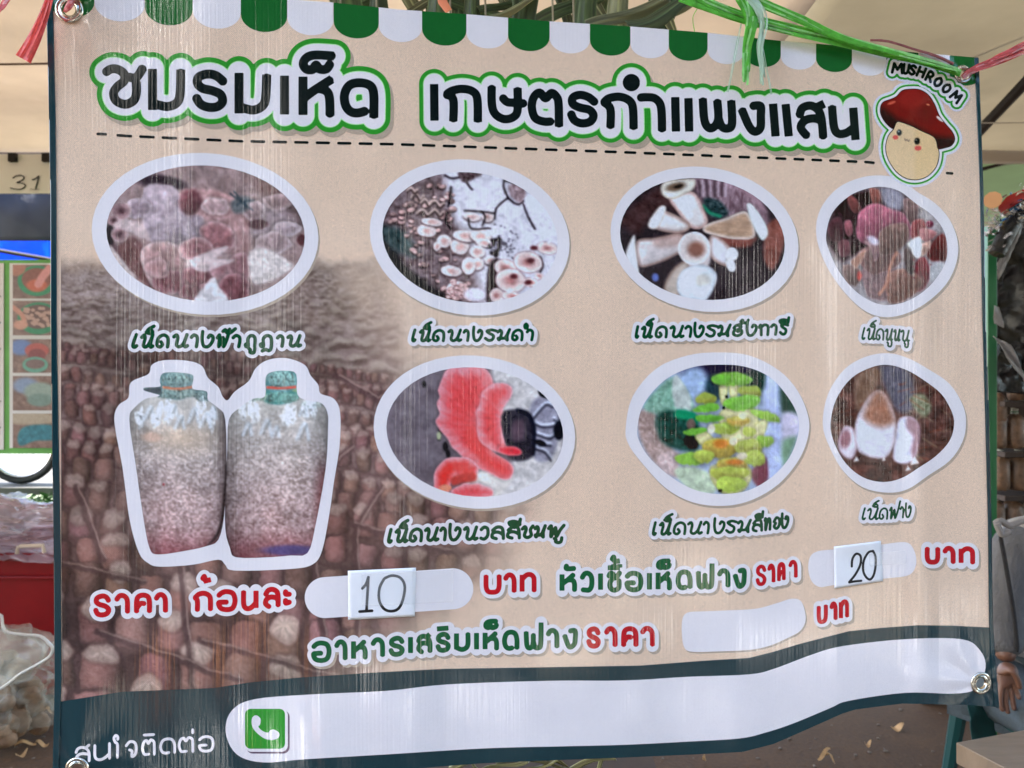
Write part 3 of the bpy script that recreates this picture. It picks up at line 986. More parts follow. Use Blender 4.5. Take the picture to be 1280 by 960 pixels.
# -- 2 pale grey clustered mushrooms
K = (450, 190, 4.571)
outer = ellipse(462, 712, 199, 394.5, 5); inner = ellipse(478, 697, 215, 378.6, 5)
c = Canvas(474, 211, 702, 383, 1.25, K, (206, 200, 206))
c.poly([(120, 300), (260, 160), (460, 120), (500, 280), (560, 420), (620, 470), (640, 640), (700, 860), (500, 900), (250, 780), (120, 560)], (112, 92, 94), soft=8, tex=60, tscale=5)
c.poly([(120, 420), (200, 470), (240, 620), (400, 760), (560, 850), (500, 900), (200, 780), (110, 560)], (26, 22, 26), soft=7)
c.poly([(125, 430), (230, 440), (330, 560), (300, 600), (160, 540)], (62, 76, 76), soft=6, tex=30)
r2 = random.Random(3)
for i in range(120):
    x = r2.uniform(170, 560); y = r2.uniform(180, 830)
    if y > 330 + (x - 100) * 1.25 or y < 470 - (x - 60) * 1.05: continue
    g = r2.uniform(.7, 1.25); rr0 = r2.uniform(10, 26)
    c.blob(x, y + 6, rr0, rr0 * .8, (40, 26, 30), 0, 0.4, a=.8)
    c.blob(x, y, rr0, rr0 * .6, (186 * g, 152 * g, 146 * g), r2.uniform(-30, 30), 0.25, light=.2, edge=(110, 78, 78), edge_w=.25)
for (x, y, rx, ry) in [(330, 260, 34, 26), (380, 290, 30, 22), (440, 300, 40, 24), (370, 350, 42, 22), (440, 350, 36, 22), (300, 220, 28, 18)]:
    c.line([(x - rx, y), (x - rx * .3, y - ry), (x + rx * .4, y + ry * .3), (x + rx, y - ry * .4)], 8, (196, 170, 160), soft=1.2)
    c.line([(x - rx, y + 12), (x - rx * .3, y - ry + 14), (x + rx * .4, y + ry * .3 + 14), (x + rx, y - ry * .4 + 12)], 5, (46, 26, 28), soft=1)
for (x, y, rx, ry) in [(380, 450, 55, 34), (480, 510, 42, 36), (440, 540, 20, 26), (570, 540, 52, 44), (600, 480, 70, 32), (410, 400, 60, 22), (690, 480, 60, 38), (710, 520, 50, 22), (670, 570, 44, 36), (670, 640, 38, 34), (620, 650, 40, 50), (740, 620, 30, 24), (520, 680, 60, 30), (560, 790, 66, 50), (640, 370, 50, 24), (730, 370, 34, 30)]:
    c.blob(x, y + 9, rx * 1.06, ry * 1.06, (70, 48, 50), 8, 0.35, a=.8)
    c.blob(x, y, rx, ry, (224, 204, 200), 8, 0.18, light=.1, edge=(240, 226, 222), edge_w=.2, centre=(196, 150, 142))
for q in range(26):
    x = r2.uniform(500, 640); y = r2.uniform(740, 850); c.blob(x, y, 16, 14, (214, 178, 172), 0, .2, edge=(80, 44, 46), edge_w=.35)
for P in ([(520, 200), (515, 260), (505, 310)], [(600, 160), (620, 190), (640, 215)], [(485, 135), (520, 150), (580, 145), (600, 160)], [(770, 380), (780, 320), (840, 265)], [(825, 150), (820, 200), (850, 265), (900, 300), (935, 280)], [(830, 160), (900, 185), (950, 200)], [(935, 300), (960, 370), (1000, 440)], [(600, 335), (690, 340), (770, 350)], [(690, 340), (715, 370), (700, 420)], [(620, 380), (640, 440), (740, 435)], [(1030, 600), (1045, 650), (1020, 700)], [(500, 340), (490, 400), (520, 440)]):
    c.line(P, 6, (34, 22, 28), soft=1.1, a=.95)
c.poly([(850, 190), (930, 190), (945, 240), (915, 290), (860, 250)], (150, 126, 128), soft=2, tex=60, tscale=3)
c.poly([(560, 120), (600, 112), (690, 122), (680, 140), (600, 175), (570, 150)], (80, 60, 64), soft=2, tex=60, tscale=2)
for q in range(60):
    x, y = r2.gauss(820, 40), r2.gauss(520, 60); c.blob(x, y, 7, 6, (70, 60, 72), 0, .6, a=.7)
for q in range(16):
    x, y = r2.uniform(740, 800), r2.uniform(490, 600); c.blob(x, y, 14, 9, (40, 28, 36), r2.uniform(0, 90), .5)
c.poly([(740, 640), (800, 620), (800, 740), (760, 850), (720, 850)], (44, 26, 30), soft=3)
for q in range(14):
    x0_, y0_ = r2.uniform(640, 1080), r2.uniform(180, 480); c.line([(x0_, y0_), (x0_ + r2.uniform(-60, 60), y0_ + r2.uniform(20, 60)), (x0_ + r2.uniform(-60, 60), y0_ + r2.uniform(60, 110))], 1.5, (160, 152, 164), soft=.8, a=.6)
for (x, y, rx, ry) in [(830, 660, 62, 44), (960, 630, 80, 58), (1070, 550, 60, 34), (860, 735, 86, 66), (780, 820, 40, 40), (870, 825, 60, 26), (975, 745, 46, 24), (1025, 710, 26, 20)]:
    c.blob(x, y, rx * 1.05, ry * 1.07, (120, 80, 82), 10, .2, a=.9)
    c.blob(x, y, rx, ry, (222, 196, 190), 10, .12, edge=(238, 222, 218), edge_w=.25, centre=(168, 112, 108))
for (x, y) in [(880, 710), (975, 620), (995, 550), (960, 745)]: c.blob(x, y, 22, 14, (92, 40, 46), 0, .8)
c.blob(655, 815, 60, 40, (206, 198, 206), 0, .5); c.noise(2.6, 14, 4, 2)
c.finish(11, 12, .8, 2, 1.2)
oval('mushroom_photo', outer, inner, c, 'oval photo of pale grey clustered mushrooms')

# -- 3 white king-like mushrooms on dark ground
K = (750, 195, 4.8)
outer = ellipse(763, 998, 208, 390, 6); inner = ellipse(775, 981, 222.5, 375, 6)
c = Canvas(771, 218, 986, 380, 1.25, K, (46, 34, 38))
c.noise(10, 14, 2, 4)
c.poly([(120, 380), (330, 200), (420, 220), (450, 330), (400, 300), (300, 360), (230, 470), (150, 420)], (66, 42, 42), soft=6, tex=20)
c.poly([(560, 130), (860, 140), (1000, 330), (1000, 420), (880, 330), (760, 370), (640, 320), (580, 230)], (124, 98, 104), soft=4, tex=56, tscale=5, tsx=2, tsy=.6)
c.poly([(620, 260), (700, 260), (770, 330), (740, 370), (660, 360)], (46, 60, 62), soft=3, tex=50, tscale=3)
for q in range(8): c.line([(590 + q * 24, 150), (600 + q * 22, 240)], 6, (176, 156, 162) if q % 2 else (70, 52, 58), soft=1.5)
c.line([(620, 300), (660, 340), (720, 360)], 9, (40, 120, 90), soft=2)
c.poly([(1000, 420), (1080, 380), (1110, 500), (1060, 650), (1020, 680), (980, 600)], (128, 78, 68), soft=3, tex=26)
c.poly([(800, 140), (900, 180), (1000, 330), (950, 300), (860, 220)], (142, 112, 118), soft=3, tex=20)
c.poly([(720, 480), (900, 490), (940, 490), (900, 540), (820, 550), (750, 530)], (112, 62, 54), soft=3, tex=26)
def stem(pts, col=(206, 196, 192), dk=(150, 120, 108)):
    c.poly(pts, col, soft=1.3, edge=dk, edge_w=7, light=0.10, tex=12, tscale=6)
stem([(420, 250), (560, 215), (640, 360), (640, 410), (590, 440), (530, 420), (460, 330)], (216, 208, 204), (176, 140, 130))
c.poly([(365, 190), (400, 150), (540, 135), (575, 150), (560, 200), (520, 225), (440, 260), (380, 240)], (206, 200, 188), soft=1.3, edge=(170, 156, 140), edge_w=4)
c.blob(455, 185, 60, 26, (104, 82, 66), -12, .9); c.blob(470, 182, 30, 12, (40, 28, 24), -12, .6)
stem([(340, 330), (400, 330), (520, 390), (540, 430), (500, 460), (420, 460), (330, 430)], (214, 206, 202))
c.poly([(290, 400), (350, 310), (385, 298), (395, 330), (350, 430), (300, 435)], (222, 216, 210), soft=1.3, edge=(186, 170, 160), edge_w=3)
c.poly([(220, 510), (340, 490), (480, 465), (500, 540), (470, 590), (300, 660), (230, 650)], (196, 184, 180), soft=1.3, edge=(140, 112, 102), edge_w=6, light=.18)
c.poly([(330, 500), (500, 462), (490, 530), (350, 550)], (164, 128, 116), soft=4, a=.6)
c.poly([(200, 475), (212, 490), (215, 560), (235, 700), (215, 700), (160, 620), (160, 560)], (222, 220, 216), soft=1.4, edge=(190, 180, 172), edge_w=3)
c.poly([(640, 410), (760, 370), (880, 335), (930, 480), (820, 500), (700, 480), (620, 450)], (168, 136, 112), soft=1.4, edge=(196, 180, 168), edge_w=6, tex=20, tscale=5, tsx=.4, tsy=2)
c.poly([(880, 295), (910, 290), (985, 390), (1008, 460), (990, 500), (965, 500), (930, 440), (900, 370)], (218, 222, 218), soft=1.3, edge=(188, 192, 186), edge_w=3)
c.poly([(380, 810), (420, 700), (500, 630), (540, 660), (480, 750), (470, 850)], (176, 160, 146), soft=2, edge=(128, 104, 92), edge_w=6)
stem([(660, 480), (720, 490), (790, 560), (790, 640), (740, 660), (660, 600)], (204, 200, 204))
c.blob(790, 590, 40, 42, (222, 224, 224), 20, .12, edge=(184, 176, 170), edge_w=.2); c.blob(785, 655, 28, 44, (220, 220, 218), -20, .12, edge=(180, 170, 164), edge_w=.2)
c.poly([(530, 620), (650, 560), (650, 660), (560, 680)], (190, 176, 172), soft=2)
c.blob(565, 555, 97, 100, (204, 192, 186), 0, .07, light=-.04, edge=(222, 214, 208), edge_w=.22, centre=(176, 148, 134)); c.blob(578, 560, 50, 46, (128, 86, 72), 0, .9)
c.poly([(470, 720), (520, 670), (620, 650), (690, 690), (700, 750), (640, 862), (560, 870), (490, 850), (460, 790)], (214, 220, 222), soft=1.3, edge=(176, 176, 178), edge_w=6, light=.06)
c.blob(615, 745, 50, 40, (196, 184, 168), 0, 1.0, a=.7); c.blob(332, 728, 20, 24, (96, 110, 170), 0, .7)
c.noise(2.5, 7, 4, 2)
c.finish(4, 6, .45, 3, 1.15)
oval('mushroom_photo', outer, inner, c, 'oval photo of white thick stemmed mushrooms on black')

# -- 4 wood-ear mushrooms
K = (1010, 205, 4.924)
outer = smooth_curve(crop_pts(K, [(50, 430), (75, 280), (180, 150), (320, 85), (450, 70), (570, 95), (670, 170), (780, 240), (870, 340), (920, 470), (915, 600), (850, 740), (720, 860), (580, 928), (450, 940), (330, 890), (200, 760), (100, 600)]), True, 4)
inner = smooth_curve(crop_pts(K, [(112, 430), (150, 300), (250, 200), (350, 155), (450, 140), (560, 165), (660, 240), (770, 320), (840, 420), (858, 540), (830, 640), (740, 760), (620, 840), (500, 868), (400, 850), (290, 780), (190, 660), (125, 520)]), True, 4)
c = Canvas(1028, 228, 1190, 386, 1.25, K, (150, 136, 134))
c.noise(8, 30, 2, 4)
c.poly([(120, 380), (200, 220), (400, 150), (560, 160), (640, 250), (600, 400), (300, 560), (200, 600), (120, 480)], (58, 30, 34), soft=5, tex=28)
c.poly([(440, 150), (560, 160), (600, 230), (560, 290), (480, 260)], (140, 130, 140), soft=4, tex=12)
def ear(pts, col, lt=.3): q = np.mean(pts, axis=0); c.fan(pts, (q[0] + 10, q[1] + 90), 9, tuple(np.array(col) * .9), col, (min(col[0] + 36, 225), col[1] + 36, col[2] + 36), 6, 40, rib=.09, light=lt, seed=int(q[0]))
for P, col in [([(250, 190), (310, 230), (330, 290), (290, 300), (255, 250)], (128, 66, 62)), ([(380, 150), (440, 160), (440, 240), (400, 250)], (140, 76, 66)), ([(590, 220), (680, 230), (670, 340), (620, 360)], (126, 92, 88)),
               ([(220, 360), (260, 350), (270, 420), (240, 440)], (150, 82, 88)), ([(190, 480), (250, 470), (260, 560), (200, 560)], (116, 66, 70)), ([(130, 360), (200, 330), (210, 460), (140, 470)], (86, 44, 50)),
               ([(640, 360), (700, 335), (725, 390), (690, 450), (640, 460)], (150, 70, 70)), ([(700, 400), (780, 410), (790, 440), (740, 480), (690, 450)], (164, 100, 98)), ([(730, 560), (760, 490), (830, 430), (856, 500), (850, 590), (780, 600)], (112, 40, 40)),
               ([(670, 600), (720, 570), (750, 640), (740, 720), (690, 790), (650, 740)], (120, 34, 44)), ([(690, 500), (760, 470), (740, 540), (700, 560)], (176, 128, 112)), ([(210, 620), (300, 640), (330, 700), (290, 750), (230, 720)], (122, 92, 84)),
               ([(330, 660), (450, 600), (540, 650), (560, 780), (460, 840), (370, 810)], (136, 102, 100)), ([(480, 700), (600, 640), (700, 720), (640, 820), (500, 850)], (126, 84, 72)), ([(300, 560), (400, 500), (540, 520), (560, 620), (420, 680), (340, 640)], (128, 90, 84)),
               ([(300, 380), (310, 300), (370, 255), (440, 250), (500, 275), (560, 290), (600, 310), (630, 400), (620, 470), (560, 520), (450, 540), (400, 500), (340, 490), (305, 440)], (158, 84, 98)),
               ([(430, 440), (500, 380), (600, 360), (625, 430), (590, 500), (500, 560), (440, 540)], (118, 84, 76)), ([(595, 520), (660, 580), (650, 680), (600, 650)], (86, 66, 62)), ([(340, 480), (420, 490), (440, 560), (410, 600), (390, 520)], (154, 112, 110))]:
    ear(P, col)
c.poly([(610, 490), (690, 450), (695, 570), (660, 570), (630, 520)], (232, 226, 212), soft=1.5)
c.line([(545, 545), (510, 620), (480, 740), (440, 800)], 9, (170, 110, 88), soft=1.4)
c.poly([(265, 600), (330, 540), (360, 530), (330, 600), (300, 640), (275, 630)], (166, 116, 96), soft=1.5, edge=(196, 150, 130), edge_w=2)
c.blob(750, 370, 24, 22, (126, 40, 64), 0, .3, light=.3); c.blob(315, 690, 16, 30, (196, 66, 58), 0, .5); c.blob(400, 470, 40, 22, (196, 180, 190), 30, .8)
for (x, y) in [(650, 590), (665, 610), (650, 630), (655, 660), (650, 700), (760, 620)]: c.blob(x, y, 8, 7, (92, 20, 30), 0, .4)
c.poly([(760, 620), (840, 600), (830, 650), (760, 730)], (170, 162, 160), soft=2, tex=20, tscale=2)
c.noise(2.5, 10, 4, 2)
c.C = c.C * .85 + c.C.mean(axis=2, keepdims=True) * .15
c.finish(7, 12, .9, 4, 1.2)
oval('mushroom_photo', outer, inner, c, 'round photo of brown red wood ear mushrooms')

# -- 5 pink oyster mushroom
K = (450, 430, 4.362)
outer = ellipse(467, 719, 444, 636, 4); inner = ellipse(483, 704, 459, 621, 4)
c = Canvas(479, 455, 709, 626, 1.25, K, (112, 94, 98))
c.noise(12, 20, 2, 4)
c.poly([(720, 130), (900, 180), (1060, 300), (1110, 480), (1060, 700), (900, 830), (640, 850), (640, 700), (830, 640), (780, 370)], (190, 176, 172), soft=4, tex=34, tscale=5)
c.poly([(930, 330), (1040, 290), (1090, 380), (1070, 560), (1020, 640), (940, 600)], (140, 128, 138), soft=3, tex=40, tscale=7)
for P in ([(940, 400), (1010, 320), (1050, 330)], [(960, 480), (1040, 500), (1080, 450), (1060, 400)], [(950, 420), (1000, 440), (1080, 430)], [(960, 560), (1010, 580), (1040, 620)], [(980, 540), (1040, 540)]):
    c.line(P, 8, (206, 200, 210), soft=1.6, a=.85); c.line([(a, b + 15) for a, b in P], 7, (48, 38, 48), soft=1.6, a=.8)
c.poly([(780, 370), (900, 360), (950, 420), (950, 600), (860, 640), (800, 600), (770, 470)], (54, 42, 50), soft=2.5, tex=16)
c.line([(860, 360), (920, 390), (950, 460), (945, 600)], 9, (26, 22, 36), soft=2); c.poly([(830, 430), (890, 420), (890, 520), (830, 520)], (104, 76, 84), soft=4, a=.8)
c.blob(1085, 470, 30, 55, (30, 24, 32), 0, .4); c.blob(1005, 270, 34, 24, (30, 22, 26), 20, .4); c.blob(985, 540, 34, 16, (30, 22, 30), 20, .5)
for (x, y, s_) in [(440, 470, 16), (430, 510, 14), (465, 560, 20), (350, 220, 14), (480, 600, 16)]: c.blob(x, y, s_ * .8, s_ * 1.4, (42, 32, 34), 0, .6)
c.blob(430, 500, 12, 22, (170, 164, 130), 0, .5)
c.poly([(640, 700), (800, 700), (830, 740), (760, 820), (650, 850), (560, 790)], (206, 190, 182), soft=3, tex=26, tscale=4)
def pk(pts, ctr, n, ci=(214, 74, 76), co=(232, 124, 128), ed=(240, 168, 172), dp=50, rib=.10, seed=1): c.fan(pts, ctr, n, ci, co, ed, 7, dp, rib=rib, seed=seed, light=.05)
pk([(480, 140), (560, 125), (660, 130), (710, 160), (730, 230), (700, 320), (660, 400), (660, 500), (730, 590), (820, 650), (838, 700), (800, 742), (700, 700), (620, 660), (530, 590), (470, 510), (418, 430), (432, 380), (420, 330), (438, 290), (426, 250), (445, 190)], (700, 460), 26, dp=90)
c.poly([(590, 440), (650, 470), (720, 600), (800, 650), (815, 700), (780, 720), (690, 680), (620, 600), (580, 530)], (216, 50, 48), soft=7, a=.6)
c.poly([(570, 230), (640, 290), (650, 430), (580, 430), (540, 330)], (206, 70, 72), soft=8, a=.5)
pk([(700, 230), (740, 210), (800, 222), (830, 250), (815, 300), (780, 360), (768, 440), (786, 520), (800, 590), (720, 582), (660, 530), (636, 470), (642, 410), (630, 370), (656, 320), (668, 270)], (830, 420), 16, dp=60, seed=4)
c.poly([(700, 380), (750, 380), (760, 480), (740, 520), (700, 440)], (206, 56, 60), soft=6, a=.45)
pk([(760, 560), (830, 556), (876, 580), (866, 604), (800, 604), (762, 590)], (740, 580), 9, (220, 50, 62), (228, 84, 92), (238, 130, 134), 20)
pk([(405, 740), (420, 670), (470, 630), (560, 616), (644, 660), (640, 700), (590, 742), (520, 720), (495, 760), (480, 812), (410, 795)], (560, 780), 16, (216, 74, 70), dp=40, seed=7)
c.poly([(448, 690), (500, 655), (500, 700), (474, 756), (440, 764)], (196, 44, 40), soft=4, a=.7)
c.poly([(500, 724), (620, 700), (630, 745), (560, 760), (505, 770)], (176, 62, 56), soft=3)
pk([(500, 800), (560, 765), (660, 765), (722, 800), (715, 832), (600, 850), (500, 834)], (600, 880), 20, (218, 76, 80), dp=40, seed=9)
c.blob(465, 785, 34, 20, (240, 130, 104), 0, .4)
c.noise(2.5, 8, 4, 2)
c.finish(4, 7, .5, 5, 1.2)
oval('mushroom_photo', outer, inner, c, 'oval photo of a bright pink oyster mushroom')

# -- 6 golden oyster mushrooms
K = (770, 430, 4.572)
outer = smooth_curve(crop_pts(K, [(55, 480), (95, 300), (230, 140), (410, 65), (580, 48), (760, 65), (930, 150), (1040, 270), (1100, 420), (1095, 540), (1040, 670), (930, 800), (780, 890), (620, 925), (440, 905), (280, 820), (140, 670), (70, 570)]), True, 4)
inner = smooth_curve(crop_pts(K, [(122, 480), (160, 340), (280, 205), (430, 135), (580, 118), (740, 130), (880, 190), (980, 300), (1038, 410), (1040, 520), (990, 650), (890, 760), (760, 835), (620, 857), (470, 840), (330, 770), (200, 660), (135, 560)]), True, 4)
c = Canvas(793, 452, 1001, 621, 1.25, K, (150, 164, 178))
c.blob(600, 150, 220, 50, (40, 34, 52), 0, .8); c.blob(450, 220, 80, 90, (156, 176, 196), 0, .7); c.blob(570, 250, 60, 80, (40, 66, 70), 0, .8); c.blob(800, 210, 80, 60, (24, 56, 44), 0, .7)
c.poly([(860, 180), (940, 220), (950, 700), (880, 780), (840, 640), (850, 400)], (170, 182, 206), soft=4)
c.poly([(940, 220), (1040, 380), (1020, 420), (950, 400)], (60, 80, 64), soft=5); c.poly([(950, 400), (1045, 410), (1040, 520), (960, 560)], (190, 186, 196), soft=5); c.poly([(950, 560), (1030, 540), (960, 700)], (120, 150, 120), soft=5)
c.poly([(770, 740), (850, 640), (870, 760), (820, 820)], (116, 66, 74), soft=3)
c.poly([(120, 400), (220, 380), (260, 520), (340, 620), (360, 760), (260, 720), (150, 580)], (162, 142, 130), soft=4, tex=40, tscale=4)
c.poly([(160, 350), (320, 190), (420, 290), (440, 400), (300, 420), (230, 400)], (126, 164, 140), soft=3, tex=44, tscale=4, tsx=1, tsy=1)
c.poly([(330, 190), (360, 190), (420, 290), (425, 385), (350, 380), (320, 270)], (176, 184, 172), soft=2, tex=26)
c.poly([(230, 420), (300, 380), (460, 420), (470, 600), (340, 600), (250, 540)], (30, 76, 62), soft=4, tex=34, tscale=5)
c.line([(360, 400), (420, 410), (450, 430)], 26, (18, 134, 92), soft=3); c.blob(430, 560, 46, 34, (20, 18, 20), 40, .4); c.blob(430, 460, 26, 34, (110, 96, 84), 0, .5)
c.poly([(330, 720), (440, 700), (560, 760), (560, 850), (420, 830)], (170, 184, 156), soft=3, tex=26, tscale=5)
c.poly([(240, 640), (350, 620), (350, 700), (280, 740)], (186, 168, 160), soft=4, tex=40, tscale=3)
stm = lambda pts: c.poly(pts, (206, 202, 150), soft=1.8, edge=(170, 170, 100), edge_w=3)
stm([(590, 230), (640, 230), (625, 330), (600, 340)]); stm([(650, 220), (700, 240), (690, 300), (650, 300)]); stm([(450, 520), (520, 500), (560, 560), (490, 580)]); stm([(600, 380), (800, 380), (780, 560), (620, 560)]); stm([(800, 450), (870, 440), (820, 570), (770, 560)]); stm([(540, 700), (760, 700), (740, 830), (600, 850)])
def cap(x, y, rx, ry, g=0.5, ang=0, br=0.0):
    green = np.array([96, 168, 62.]); yel = np.array([184, 178, 92.]); brn = np.array([170, 124, 66.])
    col = yel * (1 - g) + green * g; col = col * (1 - br) + brn * br
    T_ = np.linspace(0, 2 * math.pi, 11)[:-1]; ca_, sa_ = math.cos(math.radians(ang)), math.sin(math.radians(ang))
    pts = []
    for t in T_:
        q = 1 + .07 * math.sin(3 * t + x); u_, v_ = rx * math.cos(t) * q, ry * math.sin(t) * q * (1.0 if math.sin(t) > 0 else .9)
        pts.append((x + u_ * ca_ - v_ * sa_, y + u_ * sa_ + v_ * ca_))
    c.fan(pts, (x, y + ry * 1.8), 14, tuple(col), tuple(col * .9 + np.array([14, 22, 4.])), tuple(col * .8 + np.array([36, 46, 22.])), 3, 14, rib=.04, light=.16, seed=int(x + y))
    c.blob(x, y - ry * .45, rx * .8, ry * .4, tuple(green * g + yel * (1 - g) * 1.1), ang, 1.0, a=.5)
for a in [(660, 200, 115, 42, .7), (600, 200, 55, 30, .8), (765, 270, 72, 36, .45, 5, .3), (515, 310, 58, 34, .4, 0, .3), (520, 365, 76, 26, .8, -10), (720, 335, 110, 46, .75, -8), (530, 425, 85, 22, .85, 0), (455, 498, 70, 20, .8, -8),
          (860, 410, 90, 26, .5, 18), (620, 480, 90, 34, .45, 0, .2), (700, 440, 70, 30, .2, 0, .6), (760, 500, 40, 30, .2), (850, 555, 52, 34, .5), (600, 590, 110, 60, .2, 0, .5), (760, 590, 80, 50, .3, 0, .2), (790, 650, 66, 48, .25), (420, 655, 78, 38, .6, 0), (500, 640, 60, 40, .3, 0, .1), (660, 690, 90, 46, .15, 0, .5), (650, 740, 110, 44, .3, 0, .2), (655, 800, 90, 48, .3)]:
    cap(*a)
c.blob(600, 570, 46, 26, (196, 116, 50), 0, .9, a=.8); c.blob(680, 675, 50, 16, (190, 110, 50), 0, .8, a=.8); c.blob(545, 485, 22, 28, (206, 200, 178), 0, .6); c.blob(670, 555, 24, 24, (214, 200, 170), 0, .6); c.blob(725, 410, 24, 20, (206, 200, 160), 0, .6); c.blob(720, 640, 30, 20, (210, 200, 170), 0, .6)
c.blob(632, 300, 8, 10, (10, 26, 14), 0, .4); c.blob(615, 364, 9, 8, (10, 26, 14), 0, .4); c.blob(595, 838, 12, 10, (10, 20, 12), 0, .4)
c.noise(2.5, 9, 4, 2)
c.finish(6, 10, .8, 6, 1.2)
oval('mushroom_photo', outer, inner, c, 'oval photo of green and yellow clustered mushrooms')

# -- 7 straw mushrooms
K = (1010, 430, 4.8)
outer = smooth_curve(crop_pts(K, [(88, 480), (120, 300), (220, 150), (350, 75), (480, 55), (600, 85), (720, 150), (850, 240), (930, 370), (948, 480), (925, 590), (850, 700), (720, 790), (600, 870), (480, 892), (330, 860), (210, 760), (130, 620)]), True, 4)
inner = smooth_curve(crop_pts(K, [(135, 480), (170, 330), (260, 205), (380, 140), (480, 125), (590, 155), (700, 220), (800, 300), (860, 400), (877, 480), (850, 580), (770, 670), (660, 745), (560, 805), (450, 828), (330, 800), (230, 720), (160, 600)]), True, 4)
c = Canvas(1035, 453, 1196, 605, 1.25, K, (80, 50, 42))
c.noise(9, 30, 2, 4, tint=(1.3, .8, .7)); c.noise(5, 26, 5, 3, sx=.5, sy=1.5)
c.poly([(420, 130), (600, 150), (640, 300), (620, 400), (530, 400), (460, 260)], (84, 76, 84), soft=5, tex=20)
c.poly([(290, 200), (420, 140), (420, 240), (300, 400)], (122, 92, 74), soft=5, tex=26, tsx=2, tsy=.4)
c.poly([(610, 330), (690, 300), (740, 380), (690, 440)], (120, 116, 90), soft=3, tex=50, tscale=3)
for q in range(26):
    x, y = r2.uniform(560, 860), r2.uniform(240, 760); c.line([(x, y), (x + r2.uniform(30, 110), y + r2.uniform(-40, 60))], r2.uniform(2, 5), (126, 64, 44) if q % 2 else (140, 120, 92), soft=1.2, a=.6)
for q in range(16):
    x, y = r2.uniform(150, 560), r2.uniform(200, 800); c.line([(x, y), (x + r2.uniform(20, 80), y + r2.uniform(-30, 30))], 3, (116, 56, 40), soft=1.2, a=.6)
c.poly([(210, 500), (245, 490), (280, 520), (295, 620), (270, 685), (230, 688), (190, 650), (180, 580)], (206, 192, 196), soft=1.6, edge=(150, 120, 124), edge_w=4); c.blob(225, 570, 32, 56, (132, 88, 92), 10, .8)
c.poly([(430, 278), (470, 310), (520, 420), (528, 520), (510, 620), (460, 685), (370, 680), (300, 640), (280, 540), (290, 450), (340, 350), (390, 290)], (210, 202, 208), soft=1.6, edge=(182, 164, 164), edge_w=5, tex=12, tscale=2.5)
c.poly([(430, 285), (465, 310), (510, 420), (515, 470), (440, 500), (360, 470), (330, 420), (390, 300)], (148, 100, 78), soft=7, tex=26, tscale=3, tsx=1.6, tsy=.6)
c.poly([(545, 450), (590, 432), (640, 445), (670, 500), (665, 600), (640, 690), (580, 720), (510, 690), (520, 580), (530, 500)], (206, 202, 212), soft=1.6, edge=(178, 160, 164), edge_w=4, tex=12, tscale=2.5)
c.poly([(600, 440), (660, 470), (672, 560), (640, 680), (615, 640), (630, 560), (590, 500)], (136, 92, 96), soft=4, a=.85)
for (x, y, s_) in [(290, 690, 16), (455, 690, 12), (600, 745, 16), (640, 700, 26)]: c.poly([(x - s_, y + s_), (x, y - s_), (x + s_, y + s_ * .6)], (220, 208, 200), soft=1, sm=False)
c.noise(2.5, 9, 4, 2)
c.finish(6, 9, .5, 7, 1.2)
oval('mushroom_photo', outer, inner, c, 'round photo of straw mushrooms on brown straw')

# -- two grow bags
K = (130, 440, 3.429)
OUTB = smooth_curve(crop_pts(K, [(45, 270), (65, 225), (105, 195), (115, 130), (190, 95), (205, 55), (260, 35), (360, 38), (420, 60), (445, 110), (490, 150), (508, 190), (530, 207), (560, 170), (620, 125), (650, 70), (700, 35), (780, 26), (860, 55), (885, 100), (918, 140), (928, 178), (985, 200), (1012, 260), (1010, 400), (985, 560), (965, 700), (935, 850), (895, 910), (800, 930), (560, 937), (520, 912), (490, 890), (380, 912), (240, 920), (190, 905), (150, 860), (110, 720), (80, 500), (50, 340)]), True, 4)
B1 = [(108, 290), (130, 240), (180, 200), (240, 188), (215, 178), (172, 165), (175, 152), (240, 148), (238, 125), (250, 92), (300, 86), (375, 95), (383, 120), (380, 158), (440, 168), (445, 205), (490, 240), (520, 290), (525, 500), (515, 700), (490, 805), (440, 832), (350, 852), (230, 868), (195, 840), (170, 720), (135, 480)]
B2 = [(535, 290), (580, 240), (640, 200), (690, 190), (692, 110), (720, 85), (780, 80), (825, 95), (828, 180), (870, 208), (930, 218), (958, 260), (960, 330), (950, 500), (905, 750), (872, 862), (800, 872), (700, 880), (565, 880), (540, 840), (520, 760), (520, 600), (528, 420)]
c = Canvas(150, 455, 420, 706, 1.25, K, (200, 198, 208))
yy = (c.Y - 440) * 3.429; xx = (c.X - 130) * 3.429
t = sst(150, 900, yy)[..., None]
grad = np.array([164, 164, 160.]) * (1 - t) + np.array([148, 122, 124.]) * t
fine = (vnoise(c.X, c.Y, 2.6, 3, 2, 1, 1.6) - .5) * 130 + (vnoise(c.X, c.Y, 8, 9, 2, .6, 1.5) - .5) * 26
grad = grad + np.array([10, 4, -2.])
C1 = grad + (fine * (.45 + .55 * sst(250, 520, yy)))[..., None]
bm_ = sst(730, 880, yy)[..., None] * 0.55
C1 = C1 * (1 - bm_) + np.array([88, 24, 32.]) * bm_
warm = np.exp(-(((xx - 330) / 160) ** 2 + ((yy - 370) / 60) ** 2))[..., None] * .5
C1 = C1 * (1 - warm) + np.array([196, 164, 130.]) * warm
side = sst(880, 960, xx)[..., None] * sst(400, 620, yy)[..., None]
C1 = C1 * (1 - side * .8) + np.array([112, 40, 42.]) * side * .8
sd2 = (sst(470, 525, xx) * (1 - sst(525, 527, xx)))[..., None] * .45
C1 = C1 * (1 - sd2) + np.array([70, 50, 50.]) * sd2
ub = np.where(xx < 527, (xx - 318) / 205, (xx - 745) / 212)
